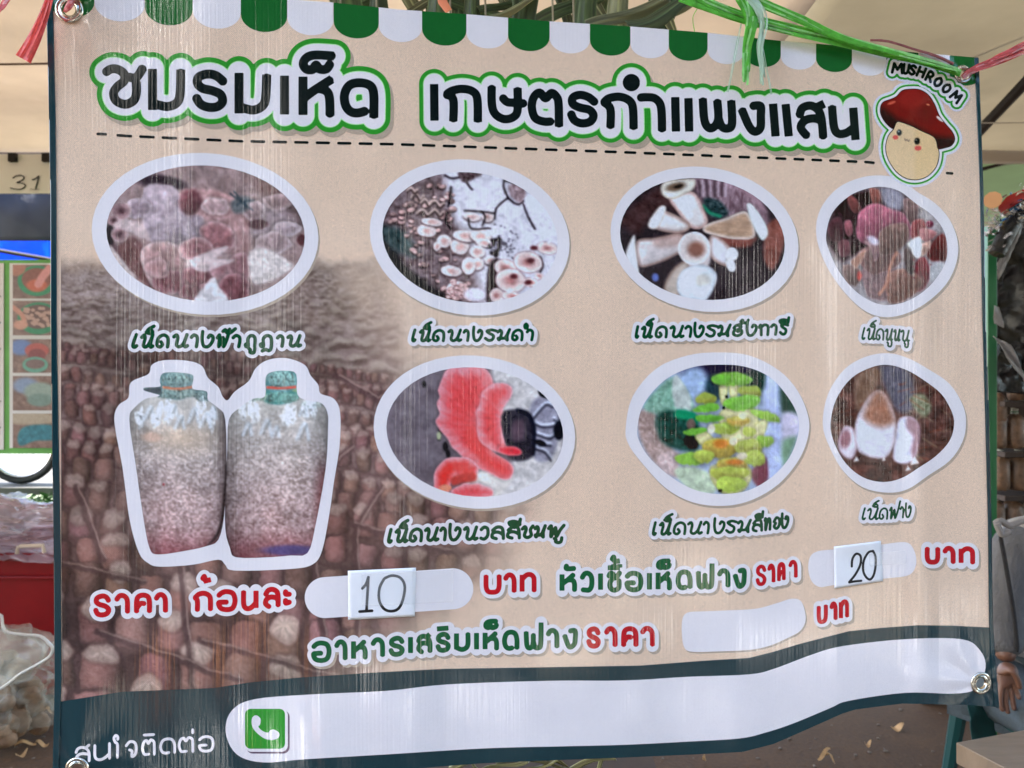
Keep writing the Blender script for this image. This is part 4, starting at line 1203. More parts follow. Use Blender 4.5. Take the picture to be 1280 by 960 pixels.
C1 = C1 * (1.06 - .34 * np.clip(np.abs(ub), 0, 1.1) ** 3)[..., None] * (1 + (vnoise(c.X, c.Y, 26, 12, 3, 1, 1) - .5) * .22)[..., None]
for yq in (330, 700):
    C1 *= (1 + .05 * np.sin((yy - yq + 14 * np.sin(xx / 60 + yq)) / 9) * np.exp(-((yy - yq) / 26) ** 2))[..., None]
c.C = C1
for (x, y, s_) in [(390, 270, 30), (330, 300, 26), (440, 290, 30), (300, 250, 24), (620, 330, 24), (700, 320, 30), (740, 340, 20), (860, 340, 34), (860, 250, 22), (470, 260, 24), (200, 260, 26)]:
    c.line([(x - s_, y + s_), (x, y - s_), (x + s_ * .5, y + s_)], 7, (206, 216, 224), soft=2.2, a=.55)
    c.line([(x - s_ + 14, y + s_), (x + 10, y - s_ + 5)], 3, (96, 100, 98), soft=1.5, a=.6)
c.poly([(172, 165), (175, 152), (240, 148), (238, 125), (250, 92), (300, 86), (375, 95), (383, 120), (380, 158), (440, 168), (445, 210), (380, 190), (320, 205), (250, 195)], (104, 132, 130), soft=1.6, tex=46, tscale=4)
c.poly([(690, 190), (692, 110), (720, 85), (780, 80), (825, 95), (828, 190), (790, 220), (720, 222)], (88, 134, 132), soft=1.6, tex=50, tscale=4)
c.poly([(690, 165), (750, 180), (820, 165), (830, 200), (760, 222), (690, 215)], (30, 104, 92), soft=2.5, a=.7, tex=30)
c.line([(255, 152), (320, 158), (383, 150)], 4, (206, 120, 84), soft=1); c.line([(700, 152), (760, 155), (820, 150)], 4.5, (206, 72, 56), soft=1)
for q_, (x, y, rx, ry, cc) in enumerate([(310, 118, 66, 30, (104, 122, 114)), (310, 180, 100, 22, (98, 112, 104)), (420, 190, 34, 24, (88, 100, 94)), (200, 166, 34, 16, (80, 86, 82)), (760, 120, 64, 38, (98, 124, 116)), (760, 195, 76, 26, (78, 108, 98)), (650, 190, 50, 22, (126, 140, 122)), (890, 225, 50, 18, (130, 134, 126))]): c.crumple(x, y, rx, ry, cc, 3, q_ + 4, a=.85, rag=.5, con=1.0)
c.line([(255, 152), (320, 158), (383, 150)], 4, (206, 120, 84), soft=1); c.line([(700, 152), (760, 155), (820, 150)], 4.5, (206, 72, 56), soft=1)
for q_ in range(16):
    xa = rr_.uniform(150, 500) if q_ % 2 else rr_.uniform(560, 930); ya = rr_.uniform(215, 300)
    c.crumple(xa, ya, rr_.uniform(14, 30), rr_.uniform(24, 60), (214, 220, 222), 4, q_, a=.35, rag=.8, con=1.1, ang=rr_.uniform(-30, 30))
c.blob(830, 165, 24, 7, (120, 150, 110), 0, .5); c.poly([(170, 160), (240, 152), (240, 180), (210, 176)], (74, 78, 78), soft=1.4)
c.poly([(440, 830), (490, 790), (515, 700), (525, 500), (519, 500), (505, 690), (480, 780)], (20, 12, 14), soft=2, a=.8)
c.poly([(500, 840), (525, 780), (540, 840), (560, 880)], (30, 14, 18), soft=3, a=.5)
c.blob(800, 850, 120, 22, (52, 54, 112), 0, .8, a=.7); c.blob(205, 365, 40, 22, (214, 176, 152), 0, .8, a=.8); c.blob(255, 567, 5, 5, (150, 30, 40), 0, .3)
c.finish(7, 5, .5, 9, 1.05)
b1 = smooth_curve(crop_pts(K, B1), True, 3); b2 = smooth_curve(crop_pts(K, B2), True, 3)
x0, y0, x1, y1 = bbox([OUTB], 4)
X, Y = grid(x0, y0, x1, y1, 1.5)
D1 = np.minimum(sdf_poly(X, Y, b1), sdf_poly(X, Y, b2))
print_layer('photo_border', X, Y, sdf_poly(X, Y, OUTB), M_WHITE, 3 * LAY, banner)
X, Y = grid(x0, y0, x1, y1, 1.25)
print_layer('bag_photo', X, Y, sdf_poly(X, Y, b1), M_PRINT, 4 * LAY, banner, cols=c.sample, label='cut out photo of the left grow bag')
print_layer('bag_photo', X, Y, sdf_poly(X, Y, b2), M_PRINT, 4.4 * LAY, banner, cols=c.sample, label='cut out photo of the right grow bag')

# ------------------------------------------------------------------ lettering printed on the banner
def lettering(name, strokes, r, ink_mat, halo, label, flat=True, base_off=5, shade=True, step=1.0, halo2=None, shade_d=(2.5, 3.0)):
    """strokes in px; halo = white margin in px; halo2 = (px, material) outer outline"""
    pad = r + halo + (halo2[0] if halo2 else 0) + 6
    x0, y0, x1, y1 = bbox(strokes, pad)
    X, Y = grid(x0, y0, x1, y1, step * 1.15)
    D = d_strokes(X, Y, strokes)
    of = outline_F(X, Y)
    if shade:
        w = r + halo + (halo2[0] if halo2 else 0)
        D2 = d_strokes(X - shade_d[0], Y - shade_d[1], strokes)
        print_layer('printed_drop_shade', X, Y, np.maximum(D2 - w, -(D - w) - 1.5), M_SHADE, (base_off - 2.2) * LAY, banner)
    if halo2:
        print_layer('lettering_outline', X, Y, D - (r + halo + halo2[0]), halo2[1], (base_off - 1.6) * LAY, banner)
        print_layer('lettering_outline', X, Y, D - (r + halo + 1.0), M_LIME, (base_off - 1.3) * LAY, banner)
    print_layer('lettering_halo', X, Y, D - (r + halo), M_WHITE, (base_off - 1) * LAY, banner)
    x0, y0, x1, y1 = bbox(strokes, r + 2)
    X, Y = grid(x0, y0, x1, y1, step)
    D = d_strokes(X, Y, strokes, flat, r)
    print_layer(name, X, Y, D - r, ink_mat, base_off * LAY, banner, label=label)


def raw(crop, strokes, k=5):
    out = []
    for s in strokes:
        P = crop_pts(crop, s)
        out.append(smooth_curve(P, False, k) if len(P) > 2 else P)
    return out


# heading, first word
H1 = raw((100, 40, 3.2), [
    [(104, 160), (125, 148), (152, 150), (176, 168), (176, 196), (150, 218), (134, 245), (146, 276), (182, 289), (214, 274), (225, 245), (225, 200)],
    [(195, 180), (225, 182), (252, 143)],
    [(290, 147), (290, 312)], [(290, 285), (315, 292), (350, 298), (385, 285), (400, 250), (403, 150)],
    [(575, 200), (545, 175), (510, 168), (475, 180), (470, 205), (490, 225), (530, 235), (562, 250), (570, 278), (550, 298), (515, 301), (482, 288), (465, 262)],
    [(636, 163), (636, 326)], [(636, 296), (660, 306), (695, 312), (728, 297), (742, 265), (747, 170)],
    [(818, 174), (818, 330)],
    [(892, 178), (892, 332)], [(892, 268), (930, 238), (1008, 188)], [(950, 225), (985, 236), (998, 265), (1000, 335)],
    [(1175, 343), (1175, 250), (1160, 214), (1118, 203), (1078, 213), (1058, 250), (1062, 292), (1082, 318), (1110, 324), (1142, 316)]])
H1s = raw((100, 40, 3.2), [[(1016, 96), (940, 92), (905, 104), (893, 128), (905, 148), (930, 150), (944, 132), (958, 148), (985, 148), (1000, 128)]])
lettering('heading_lettering', H1 + H1s, 5.7, M_BLACK, 8.2, 'bold black Thai heading, first word', halo2=(7.0, M_GREEN), base_off=5, shade_d=(4, 6), step=1.0)
# heading, second word
H2 = raw((500, 60, 4.267), [
    [(182, 192), (184, 388)],
    [(284, 392), (284, 275), (246, 248)], [(250, 245), (278, 228), (330, 218), (385, 230), (412, 270), (415, 395)],
    [(489, 205), (490, 300), (508, 352), (555, 379), (605, 368), (627, 330), (627, 213)], [(548, 266), (572, 288), (610, 292), (664, 296)],
    [(848, 420), (846, 300), (836, 262), (808, 240), (776, 268), (745, 238), (714, 262), (703, 315), (720, 372), (765, 392), (806, 392)],
    [(1040, 290), (1005, 262), (960, 250), (922, 265), (922, 298), (960, 318), (1010, 330), (1032, 360), (1015, 392), (970, 402), (930, 385), (912, 350)],
    [(1122, 425), (1122, 325), (1086, 288)], [(1088, 290), (1115, 268), (1170, 260), (1220, 278), (1242, 318), (1246, 432)]])
H2 += raw((780, 60, 4.0), [
    [(82, 248), (110, 246), (150, 250), (178, 275), (188, 320), (190, 415)],
    [(256, 245), (260, 418)], [(322, 250), (326, 418)],
    [(394, 252), (402, 360), (425, 400), (455, 390), (472, 350), (466, 262)], [(472, 350), (490, 394), (520, 402), (540, 378), (536, 262)],
    [(588, 305), (626, 392), (655, 418), (682, 398), (684, 340), (682, 290), (642, 290)],
    [(745, 278), (758, 442)], [(808, 280), (824, 442)],
    [(878, 336), (892, 300), (935, 288), (972, 312), (988, 360), (996, 450)], [(915, 440), (884, 398), (905, 362), (950, 352), (985, 362)], [(955, 300), (1002, 278)],
    [(1040, 290), (1050, 395), (1072, 428), (1110, 425), (1142, 404)], [(1146, 298), (1158, 460)]])
ang = np.linspace(0, 2 * math.pi, 20)
ring = np.stack([780 + 37 / 4 + 5.6 * np.cos(ang), 60 + 173 / 4 + 5.6 * np.sin(ang)], axis=1)
lettering('heading_lettering', H2 + [ring], 5.3, M_BLACK, 7.6, 'bold black Thai heading, second word', halo2=(6.0, M_GREEN), base_off=5, shade_d=(4, 6), step=1.0)


def text(font, crop, base, top, glyphs, r, mat, halo, label, name='price_lettering', flat=True, off=5, shade=True, step=0.85):
    st, rp = run_strokes(font, crop, base, top, glyphs, r)
    lettering(name, st, rp, mat, halo, label, flat, off, shade, step)


CA = (100, 670, 4.0); CB = (370, 690, 4.0); CC = (680, 670, 3.879); CD = (990, 650, 4.923)
text(GA, CA, [(65, 412), (250, 395), (440, 391), (570, 388), (665, 383), (790, 380), (893, 372), (1003, 362), (1062, 350)],
     [(65, 288), (250, 284), (440, 280), (570, 278), (680, 268), (790, 262), (893, 260), (1003, 250), (1062, 262)],
     [('ร', 65, 158), ('า', 170, 250), ('ค', 270, 360), ('า', 368, 440)], 13, M_RED, 4.8, 'red Thai price word under the grow bags', shade=False)
text(GA, CA, [(65, 412), (250, 395), (440, 391), (570, 388), (665, 383), (790, 380), (893, 372), (1003, 362), (1062, 348)],
     [(65, 288), (250, 284), (440, 280), (570, 278), (680, 268), (790, 262), (893, 260), (1003, 250), (1062, 262)],
     [('ก', 562, 665), ('้', 600, 668), ('อ', 680, 788), ('น', 805, 893), ('ล', 915, 1003), ('ะ', 1015, 1062)],
     13, M_RED, 4.8, 'red Thai per bag word under the grow bags', shade=False)
text(GA, CB, [(935, 215), (1200, 209)], [(935, 105), (1200, 100)], [('บ', 938, 1028), ('า', 1035, 1103), ('ท', 1118, 1203)], 12.5, M_RED, 4.6, 'red Thai currency word after the price of ten')
text(GA, CB, [(75, 558), (260, 548), (365, 542), (450, 530), (545, 520), (680, 510), (780, 500), (880, 500), (1120, 495), (1240, 490), (1405, 487)],
     [(75, 445), (365, 430), (545, 415), (780, 395), (1120, 387), (1240, 381), (1405, 378)],
     [('อ', 75, 178), ('า', 190, 258), ('ห', 275, 358), ('า', 372, 445), ('ร', 462, 545), ('เ', 560, 582), ('ส', 600, 682), ('ร', 697, 775), ('ิ', 692, 775), ('ม', 790, 872), ('เ', 890, 912), ('ห', 933, 1015), ('็', 937, 1015), ('ด', 1030, 1117), ('ฟ', 1138, 1238), ('า', 1248, 1317), ('ง', 1330, 1408)],
     12.5, M_BODYG, 4.6, 'green Thai wording in the lower line')
text(GA, CC, [(205, 547), (535, 544)], [(205, 438), (535, 436)], [('ร', 204, 277), ('า', 290, 357), ('ค', 374, 458), ('า', 465, 538)], 12.5, M_RED, 4.6, 'red Thai price word in the lower line')
text(GA, CC, [(75, 278), (245, 273), (380, 274), (480, 273), (620, 268), (720, 262), (825, 258), (900, 256), (980, 257)], [(75, 174), (245, 169), (480, 168), (620, 163), (825, 158), (980, 152)],
     [('ห', 75, 160), ('ั', 97, 162), ('ว', 172, 243), ('เ', 262, 285), ('ช', 302, 380), ('ื', 297, 380), ('้', 318, 380), ('อ', 390, 482), ('เ', 499, 523), ('ห', 541, 620), ('็', 543, 620), ('ด', 638, 720), ('ฟ', 736, 827), ('า', 838, 904), ('ง', 914, 982)],
     12.3, M_BODYG, 4.6, 'green Thai wording in the upper line')
text(GA, CC, [(1030, 247), (1110, 233), (1230, 207)], [(1030, 140), (1110, 133), (1230, 112)], [('ร', 1026, 1080), ('า', 1082, 1122), ('ค', 1130, 1172), ('า', 1184, 1230)], 9.2, M_RED, 4.4, 'red Thai price word beside the price of twenty')
text(GA, CD, [(820, 274), (1125, 282)], [(820, 156), (1125, 163)], [('บ', 817, 912), ('า', 925, 1007), ('ท', 1025, 1127)], 15.5, M_RED, 4.6, 'red Thai currency word near the right edge')
text(GA, CD, [(155, 645), (220, 634), (280, 622), (350, 606)], [(155, 520), (350, 484)], [('บ', 152, 221), ('า', 230, 281), ('ท', 288, 352)], 13, M_RED, 4.0, 'small red Thai currency word, lowest on the right')

text(GA, (60, 850, 3.765), [(125, 397), (300, 374), (420, 364), (600, 348), (780, 340)], [(125, 314), (300, 290), (420, 280), (600, 268), (780, 258)],
     [('ส', 125, 200), ('น', 214, 296), ('ใ', 300, 340), ('จ', 358, 422), ('ต', 438, 507), ('ิ', 445, 505), ('ด', 523, 602), ('ต', 610, 688), ('่', 670, 692), ('อ', 706, 784)],
     6.6, M_WHITE, -0.3, 'white Thai contact wording', name='contact_lettering', off=5, shade=False, step=0.6)

cap_args = dict(name='caption_lettering', flat=False, off=6.5)
text(GH, (140, 390, 4.923), [(115, 228), (480, 224), (800, 224), (1165, 220)], [(115, 132), (480, 130), (800, 134), (1165, 136)],
     [('เ', 112, 168), ('ห', 172, 262), ('็', 200, 270), ('ด', 262, 356), ('น', 370, 472), ('า', 478, 540), ('ง', 540, 632), ('ฟ', 638, 735), ('้', 672, 770), ('า', 735, 802), ('ภ', 808, 892), ('ู', 828, 890), ('ฏ', 900, 992), ('า', 1008, 1066), ('น', 1072, 1168)],
     11, M_CAPT, 4.2, 'green handwritten caption under the top left photo', shade=False, **cap_args)
text(GH, (500, 390, 6.737), [(90, 258), (1130, 248)], [(90, 142), (1130, 138)],
     [('เ', 88, 145), ('ห', 158, 264), ('็', 190, 275), ('ด', 262, 382), ('น', 398, 522), ('า', 526, 592), ('ง', 602, 702), ('ร', 706, 822), ('ม', 812, 936), ('ด', 930, 1042), ('ํ', 1036, 1088), ('า', 1058, 1135)],
     13, M_CAPT, 4.3, 'green handwritten caption under the pale grey mushrooms', **cap_args)
text(GH, (780, 385, 5.818), [(75, 226), (440, 220), (800, 213), (1210, 200)], [(75, 128), (440, 122), (800, 115), (1210, 108)],
     [('เ', 74, 115), ('ห', 122, 212), ('็', 155, 225), ('ด', 218, 320), ('น', 330, 438), ('า', 438, 502), ('ง', 500, 588), ('ร', 588, 688), ('ม', 676, 784), ('ฮ', 782, 872), ('ั', 838, 915), ('ง', 880, 972), ('ก', 972, 1062), ('า', 1062, 1122), ('ร', 1126, 1202), ('ี', 1120, 1210)],
     11, M_CAPT, 4.3, 'green handwritten caption under the white mushrooms', **cap_args)
text(GH, (1060, 390, 12.8), [(210, 450), (580, 462), (980, 484)], [(210, 245), (580, 258), (980, 285)],
     [('เ', 205, 290), ('ห', 295, 445), ('็', 342, 465), ('ด', 432, 582), ('ห', 588, 722), ('ู', 605, 715), ('ห', 722, 842), ('น', 840, 990), ('ู', 880, 980)],
     15.5, M_CAPT, 4.0, 'green handwritten caption under the wood ear photo', **cap_args)
text(GH, (470, 640, 5.12), [(70, 206), (400, 190), (700, 184), (920, 176), (1200, 166)], [(70, 106), (400, 92), (700, 86), (920, 84), (1200, 78)],
     [('เ', 66, 112), ('ห', 118, 208), ('็', 145, 215), ('ด', 204, 302), ('น', 306, 404), ('า', 404, 458), ('ง', 458, 548), ('น', 556, 654), ('ว', 658, 728), ('ล', 728, 826), ('ส', 828, 928), ('ี', 838, 935), ('ช', 926, 1012), ('ม', 1008, 1094), ('พ', 1094, 1214), ('ู', 1125, 1200)],
     11, M_CAPT, 4.2, 'green handwritten caption under the pink mushroom', shade=False, **cap_args)
text(GH, (800, 630, 6.4), [(95, 258), (500, 246), (880, 234), (1190, 196)], [(95, 142), (500, 134), (880, 122), (1190, 86)],
     [('เ', 90, 140), ('ห', 150, 254), ('็', 185, 270), ('ด', 256, 372), ('น', 376, 500), ('า', 500, 564), ('ง', 580, 684), ('ร', 680, 784), ('ม', 776, 896), ('ส', 890, 985), ('ี', 912, 995), ('ท', 988, 1054), ('อ', 1058, 1128), ('ง', 1122, 1196)],
     11.5, M_CAPT, 4.3, 'green handwritten caption under the golden mushrooms', **cap_args)
text(GH, (1060, 615, 12.8), [(215, 456), (640, 446), (850, 426), (1010, 410)], [(215, 252), (500, 250), (650, 240), (850, 225), (1010, 205)],
     [('เ', 208, 298), ('ห', 305, 495), ('็', 380, 510), ('ด', 482, 645), ('ฟ', 655, 850), ('า', 825, 905), ('ง', 905, 1020)],
     15.5, M_CAPT, 4.0, 'green handwritten caption under the straw mushrooms', **cap_args)

# dashed rule under the heading
dash_x = [127]; p_ = 28.6
while dash_x[-1] < 1095:
    p_ = np.interp(dash_x[-1], [127, 500, 800, 1090], [28.4, 26.2, 24.2, 21.5]); dash_x.append(dash_x[-1] + p_)
dash_x = dash_x[:-1] + [1187]
segs = []
for i, x in enumerate(dash_x):
    hl = 5 if i == 0 else (3.2 if x > 1180 else np.interp(x, [150, 1090], [8.2, 5.0]))
    yf = lambda q: np.interp(q, [124, 160, 300, 495, 785, 1085, 1100, 1187], [167.3, 170, 176.5, 180.3, 190.5, 202.6, 204.5, 216.8])
    segs.append(np.array([(x - hl, yf(x - hl)), (x + hl, yf(x + hl))]))
for sg in segs:
    X, Y = grid(sg[0, 0] - 3, sg[:, 1].min() - 3, sg[1, 0] + 3, sg[:, 1].max() + 3, 0.7)
    print_layer('dash', X, Y, d_segments(X, Y, sg) - 1.75, M_BLACK, 1.5 * LAY, banner)

# price panels (white rounded bars)
def panel(F, X, Y, label):
    print_layer('price_panel', X, Y, F, M_WHITE, 2.6 * LAY, banner, label=label)
X, Y = grid(376, 708, 600, 776, 1.4)
panel(d_segments(X, Y, [(406.5, 747), (566, 736)]) - 25.6, X, Y, 'white rounded bar holding the price of ten')
X, Y = grid(1002, 672, 1152, 738, 1.4)
c1 = smooth_curve(crop_pts(CD, [(100, 300), (112, 225), (160, 192), (260, 180), (550, 150), (690, 136), (740, 165), (765, 240), (750, 310), (700, 345), (560, 362), (250, 402), (170, 412), (120, 375)]), True, 5)
panel(sdf_poly(X, Y, c1), X, Y, 'white rounded bar holding the price of twenty')
P3 = smooth_curve(crop_pts(CC, [(668, 470), (672, 400), (700, 370), (780, 365), (900, 360), (1030, 352), (1130, 325), (1200, 304), (1245, 315), (1266, 370), (1266, 420), (1240, 462), (1190, 490), (1100, 530), (1000, 552), (850, 559), (720, 561), (680, 540)]), True, 5)
X, Y = grid(845, 742, 1012, 820, 1.4)
F3 = sdf_poly(X, Y, P3)
panel(F3, X, Y, 'empty white rounded price bar')
print_layer('printed_drop_shade', X, Y, np.maximum(sdf_poly(X - 1.5, Y - 2.0, P3), -F3 - 1), M_SHADE, 2 * LAY, banner)

# phone emblem
def rrect(cx, cy, h, r, n=6):
    P = []
    for sx, sy, a0 in ((1, -1, -90), (1, 1, 0), (-1, 1, 90), (-1, -1, 180)):
        for k in range(n + 1):
            a = math.radians(a0 + 90 * k / n)
            P.append((cx + sx * (h - r) + r * math.cos(a), cy + sy * (h - r) + r * math.sin(a)))
    return P
X, Y = grid(298, 876, 372, 948, 0.9)
print_layer('phone_emblem_shade', X, Y, sdf_poly(X, Y, rrect(335, 915, 27, 8)), vinyl('vinyl_shade_mauve', pc((96, 74, 86))), 4.0 * LAY, banner)
print_layer('phone_emblem_border', X, Y, sdf_poly(X, Y, rrect(333, 913, 26.8, 8)), M_WHITE, 4.4 * LAY, banner)
print_layer('phone_emblem', X, Y, sdf_poly(X, Y, rrect(331.3, 911, 25, 7)), M_GREEN, 4.9 * LAY, banner, label='green square phone emblem')
KP = (60, 850, 3.765)
hs = smooth_curve(crop_pts(KP, [(958, 200), (962, 176), (980, 166), (1000, 182), (998, 210), (990, 220), (1010, 240), (1036, 248), (1046, 236), (1066, 234), (1088, 250), (1084, 272), (1056, 282), (1020, 276), (984, 250), (964, 224)]), True, 4)
X, Y = grid(310, 890, 352, 930, 0.8)
print_layer('phone_handset', X, Y, sdf_poly(X, Y, hs), M_WHITE, 5.4 * LAY, banner)

# ------------------------------------------------------------------ mushroom emblem with lettering
KM = (1060, 40, 4.8)
capP = smooth_curve(crop_pts(KM, [(193, 455), (210, 420), (255, 402), (290, 385), (325, 350), (380, 341), (435, 346), (485, 378), (522, 435), (548, 500), (590, 555), (628, 600), (642, 645), (622, 682), (580, 697), (540, 702), (530, 660), (510, 628), (440, 595), (380, 565), (310, 540), (285, 546), (270, 582), (225, 545), (198, 500)]), True, 4)
bodyP = smooth_curve(crop_pts(KM, [(272, 582), (240, 625), (225, 690), (240, 765), (290, 840), (350, 880), (415, 888), (480, 865), (530, 810), (548, 740), (540, 690), (515, 625), (430, 585), (370, 555), (300, 535)]), True, 4)
X, Y = grid(1085, 96, 1212, 240, 0.9)
Dm = np.minimum(sdf_poly(X, Y, capP), sdf_poly(X, Y, bodyP))
print_layer('emblem_glow', X, Y, Dm - 9.0, vinyl('vinyl_glow', pc((208, 204, 212))), 5.2 * LAY, banner)
print_layer('emblem_outline', X, Y, Dm - 6.0, M_LIME, 5.7 * LAY, banner)
print_layer('emblem_outline', X, Y, Dm - 5.3, M_GREEN, 6.1 * LAY, banner)
print_layer('emblem_outline', X, Y, Dm - 3.2, M_WHITE, 6.5 * LAY, banner)
print_layer('emblem_outline', X, Y, sdf_poly(X, Y, bodyP) - 0.3, M_BLACK, 6.9 * LAY, banner)
c = Canvas(1098, 110, 1196, 228, 0.9, KM, (222, 186, 142))
c.poly([(400, 560), (560, 560), (560, 900), (400, 900)], (226, 184, 134), soft=4, sm=False)
def dot(x, y, rx, ry, col, so=.12): c.blob(x, y, rx, ry, col, 0, so)
dot(285, 632, 17, 13, (205, 84, 76)); dot(420, 697, 21, 15, (205, 84, 76)); dot(308, 603, 15, 19, (40, 44, 44)); dot(415, 655, 17, 21, (14, 16, 14)); dot(304, 596, 5, 5, (190, 200, 200)); dot(410, 647, 4, 4, (210, 200, 180))
c.line([(340, 640), (346, 652), (354, 645), (362, 656), (370, 648)], 2, (84, 70, 66), soft=.5)
print_layer('emblem_stalk', X, Y, np.maximum(sdf_poly(X, Y, bodyP) + 0.7, -sdf_poly(X, Y, capP)), M_PRINT, 7.3 * LAY, banner, cols=c.sample)
print_layer('emblem_outline', X, Y, sdf_poly(X, Y, capP) - 0.2, M_BLACK, 7.4 * LAY, banner)
c = Canvas(1096, 106, 1198, 192, 0.9, KM, (116, 18, 16))
c.poly([(193, 455), (230, 470), (300, 520), (400, 560), (520, 620), (640, 640), (620, 700), (500, 700), (270, 600), (190, 520)], (42, 12, 14), soft=6)
c.blob(390, 400, 90, 60, (142, 30, 26), 0, 1.0, a=.8); c.blob(470, 500, 60, 60, (104, 16, 18), 0, 1.0, a=.7)
c.blob(552, 522, 26, 8, (226, 206, 196), 38, .3); c.blob(480, 436, 10, 5, (220, 120, 90), 20, .5); c.blob(262, 425, 26, 8, (196, 80, 60), -20, .6)
print_layer('emblem_cap', X, Y, sdf_poly(X, Y, capP) + 0.6, M_PRINT, 7.9 * LAY, banner, cols=c.sample, label='dark red mushroom cap of the emblem')

LAT = {'M': [[(0, 0), (.15, 1), (.5, .35), (.85, 1), (1, 0)]], 'U': [[(0, 1), (.05, .2), (.45, 0), (.9, .25), (1, 1)]], 'S': [[(.95, .85), (.5, 1), (.1, .75), (.5, .5), (.9, .25), (.5, 0), (0, .15)]],
       'H': [[(0, 0), (.1, 1)], [(.05, .5), (.95, .55)], [(.9, 0), (1, 1)]], 'R': [[(0, 0), (.08, 1), (.6, 1), (.9, .78), (.6, .5), (.1, .45)], [(.4, .48), (1, 0)]],
       'O': [[(.5, 1), (.05, .7), (.05, .25), (.5, 0), (.95, .3), (.95, .75), (.5, 1)]]}
mst = []
for ch, (lx, ly), ang_, w_ in [('M', (297, 217), 4, 60), ('U', (349, 222), 8, 30), ('S', (388, 228), 12, 34), ('H', (440, 240), 18, 40), ('R', (492, 268), 26, 34), ('O', (541, 300), 34, 36), ('O', (592, 338), 40, 36), ('M', (650, 388), 42, 54)]:
    a = math.radians(ang_)
    for st in LAT[ch]:
        P = []
        for u, v in st:
            dx, dy = (u - .5) * w_, (.5 - v) * 54
            P.append((lx + dx * math.cos(a) - dy * math.sin(a), ly + dx * math.sin(a) + dy * math.cos(a)))
        P = crop_pts(KM, P)
        mst.append(smooth_curve(P, False, 4) if len(P) > 3 and ch != 'M' else P)
x0, y0, x1, y1 = bbox(mst, 14)
X, Y = grid(x0, y0, x1, y1, 0.9)
D = d_strokes(X, Y, mst)
of = outline_F(X, Y) + 1.0
print_layer('emblem_glow', X, Y, np.maximum(D - 10.6, of), vinyl('vinyl_glow_soft', pc((208, 204, 212))), 8.3 * LAY, banner)
print_layer('lettering_outline', X, Y, np.maximum(D - 8.0, of), M_GREEN, 8.7 * LAY, banner)
print_layer('lettering_halo', X, Y, np.maximum(D - 5.2, of), M_WHITE, 9.1 * LAY, banner)
x0, y0, x1, y1 = bbox(mst, 3)
X, Y = grid(x0, y0, x1, y1, 0.5)
print_layer('emblem_lettering', X, Y, d_strokes(X, Y, mst) - 1.85, M_BLACK, 9.6 * LAY, banner, label='brush lettering reading MUSHROOM')

# ------------------------------------------------------------------ eyelets
M_STEEL = simple('nickel', (0.62, 0.60, 0.52), 0.22, 1.0, 30, 0.12, 0.0004)
def eyelet(px, py, R, label):
    """stamped metal ring through the cloth"""
    c0 = Vector(surf(px, py, 0.0)); d = surf_depth(px, py)
    ex = Vector(surf(px + 4, py)) - Vector(surf(px - 4, py)); ez = Vector(surf(px, py - 4)) - Vector(surf(px, py + 4))
    ex.normalize(); n = ex.cross(ez).normalized()
    if n.y > 0: n = -n
    ez = n.cross(ex).normalized() * (1 if True else 1)
    prof = [(0.50, -0.004), (0.50, 0.0012), (0.54, 0.0028), (0.60, 0.0034), (0.68, 0.0026), (0.72, 0.0021), (0.80, 0.0030), (0.90, 0.0030), (0.98, 0.0018), (1.0, 0.0006), (1.0, 0.0)]
    bm = bmesh.new()
    rw = R / FOC * float(d)
    rings = []
    for k in range(48):
        a = 2 * math.pi * k / 48
        rings.append([bm.verts.new(c0 + (ex * math.cos(a) + ez * math.sin(a)) * rr_ * rw + n * (h + 0.0008)) for rr_, h in prof])
    for k in range(48):
        A, B = rings[k], rings[(k + 1) % 48]
        for j in range(len(prof) - 1): bm.faces.new((A[j], A[j + 1], B[j + 1], B[j]))
    o = bm_obj('eyelet', bm, M_STEEL, banner)
    o['label'] = label
eyelet(87, 12, 17, 'metal eyelet in the top left corner')
eyelet(1203, 93, 11.5, 'metal eyelet in the top right corner')
eyelet(1225.5, 853.5, 14, 'metal eyelet in the bottom right corner')
eyelet(97, 961, 15, 'metal eyelet in the bottom left corner')

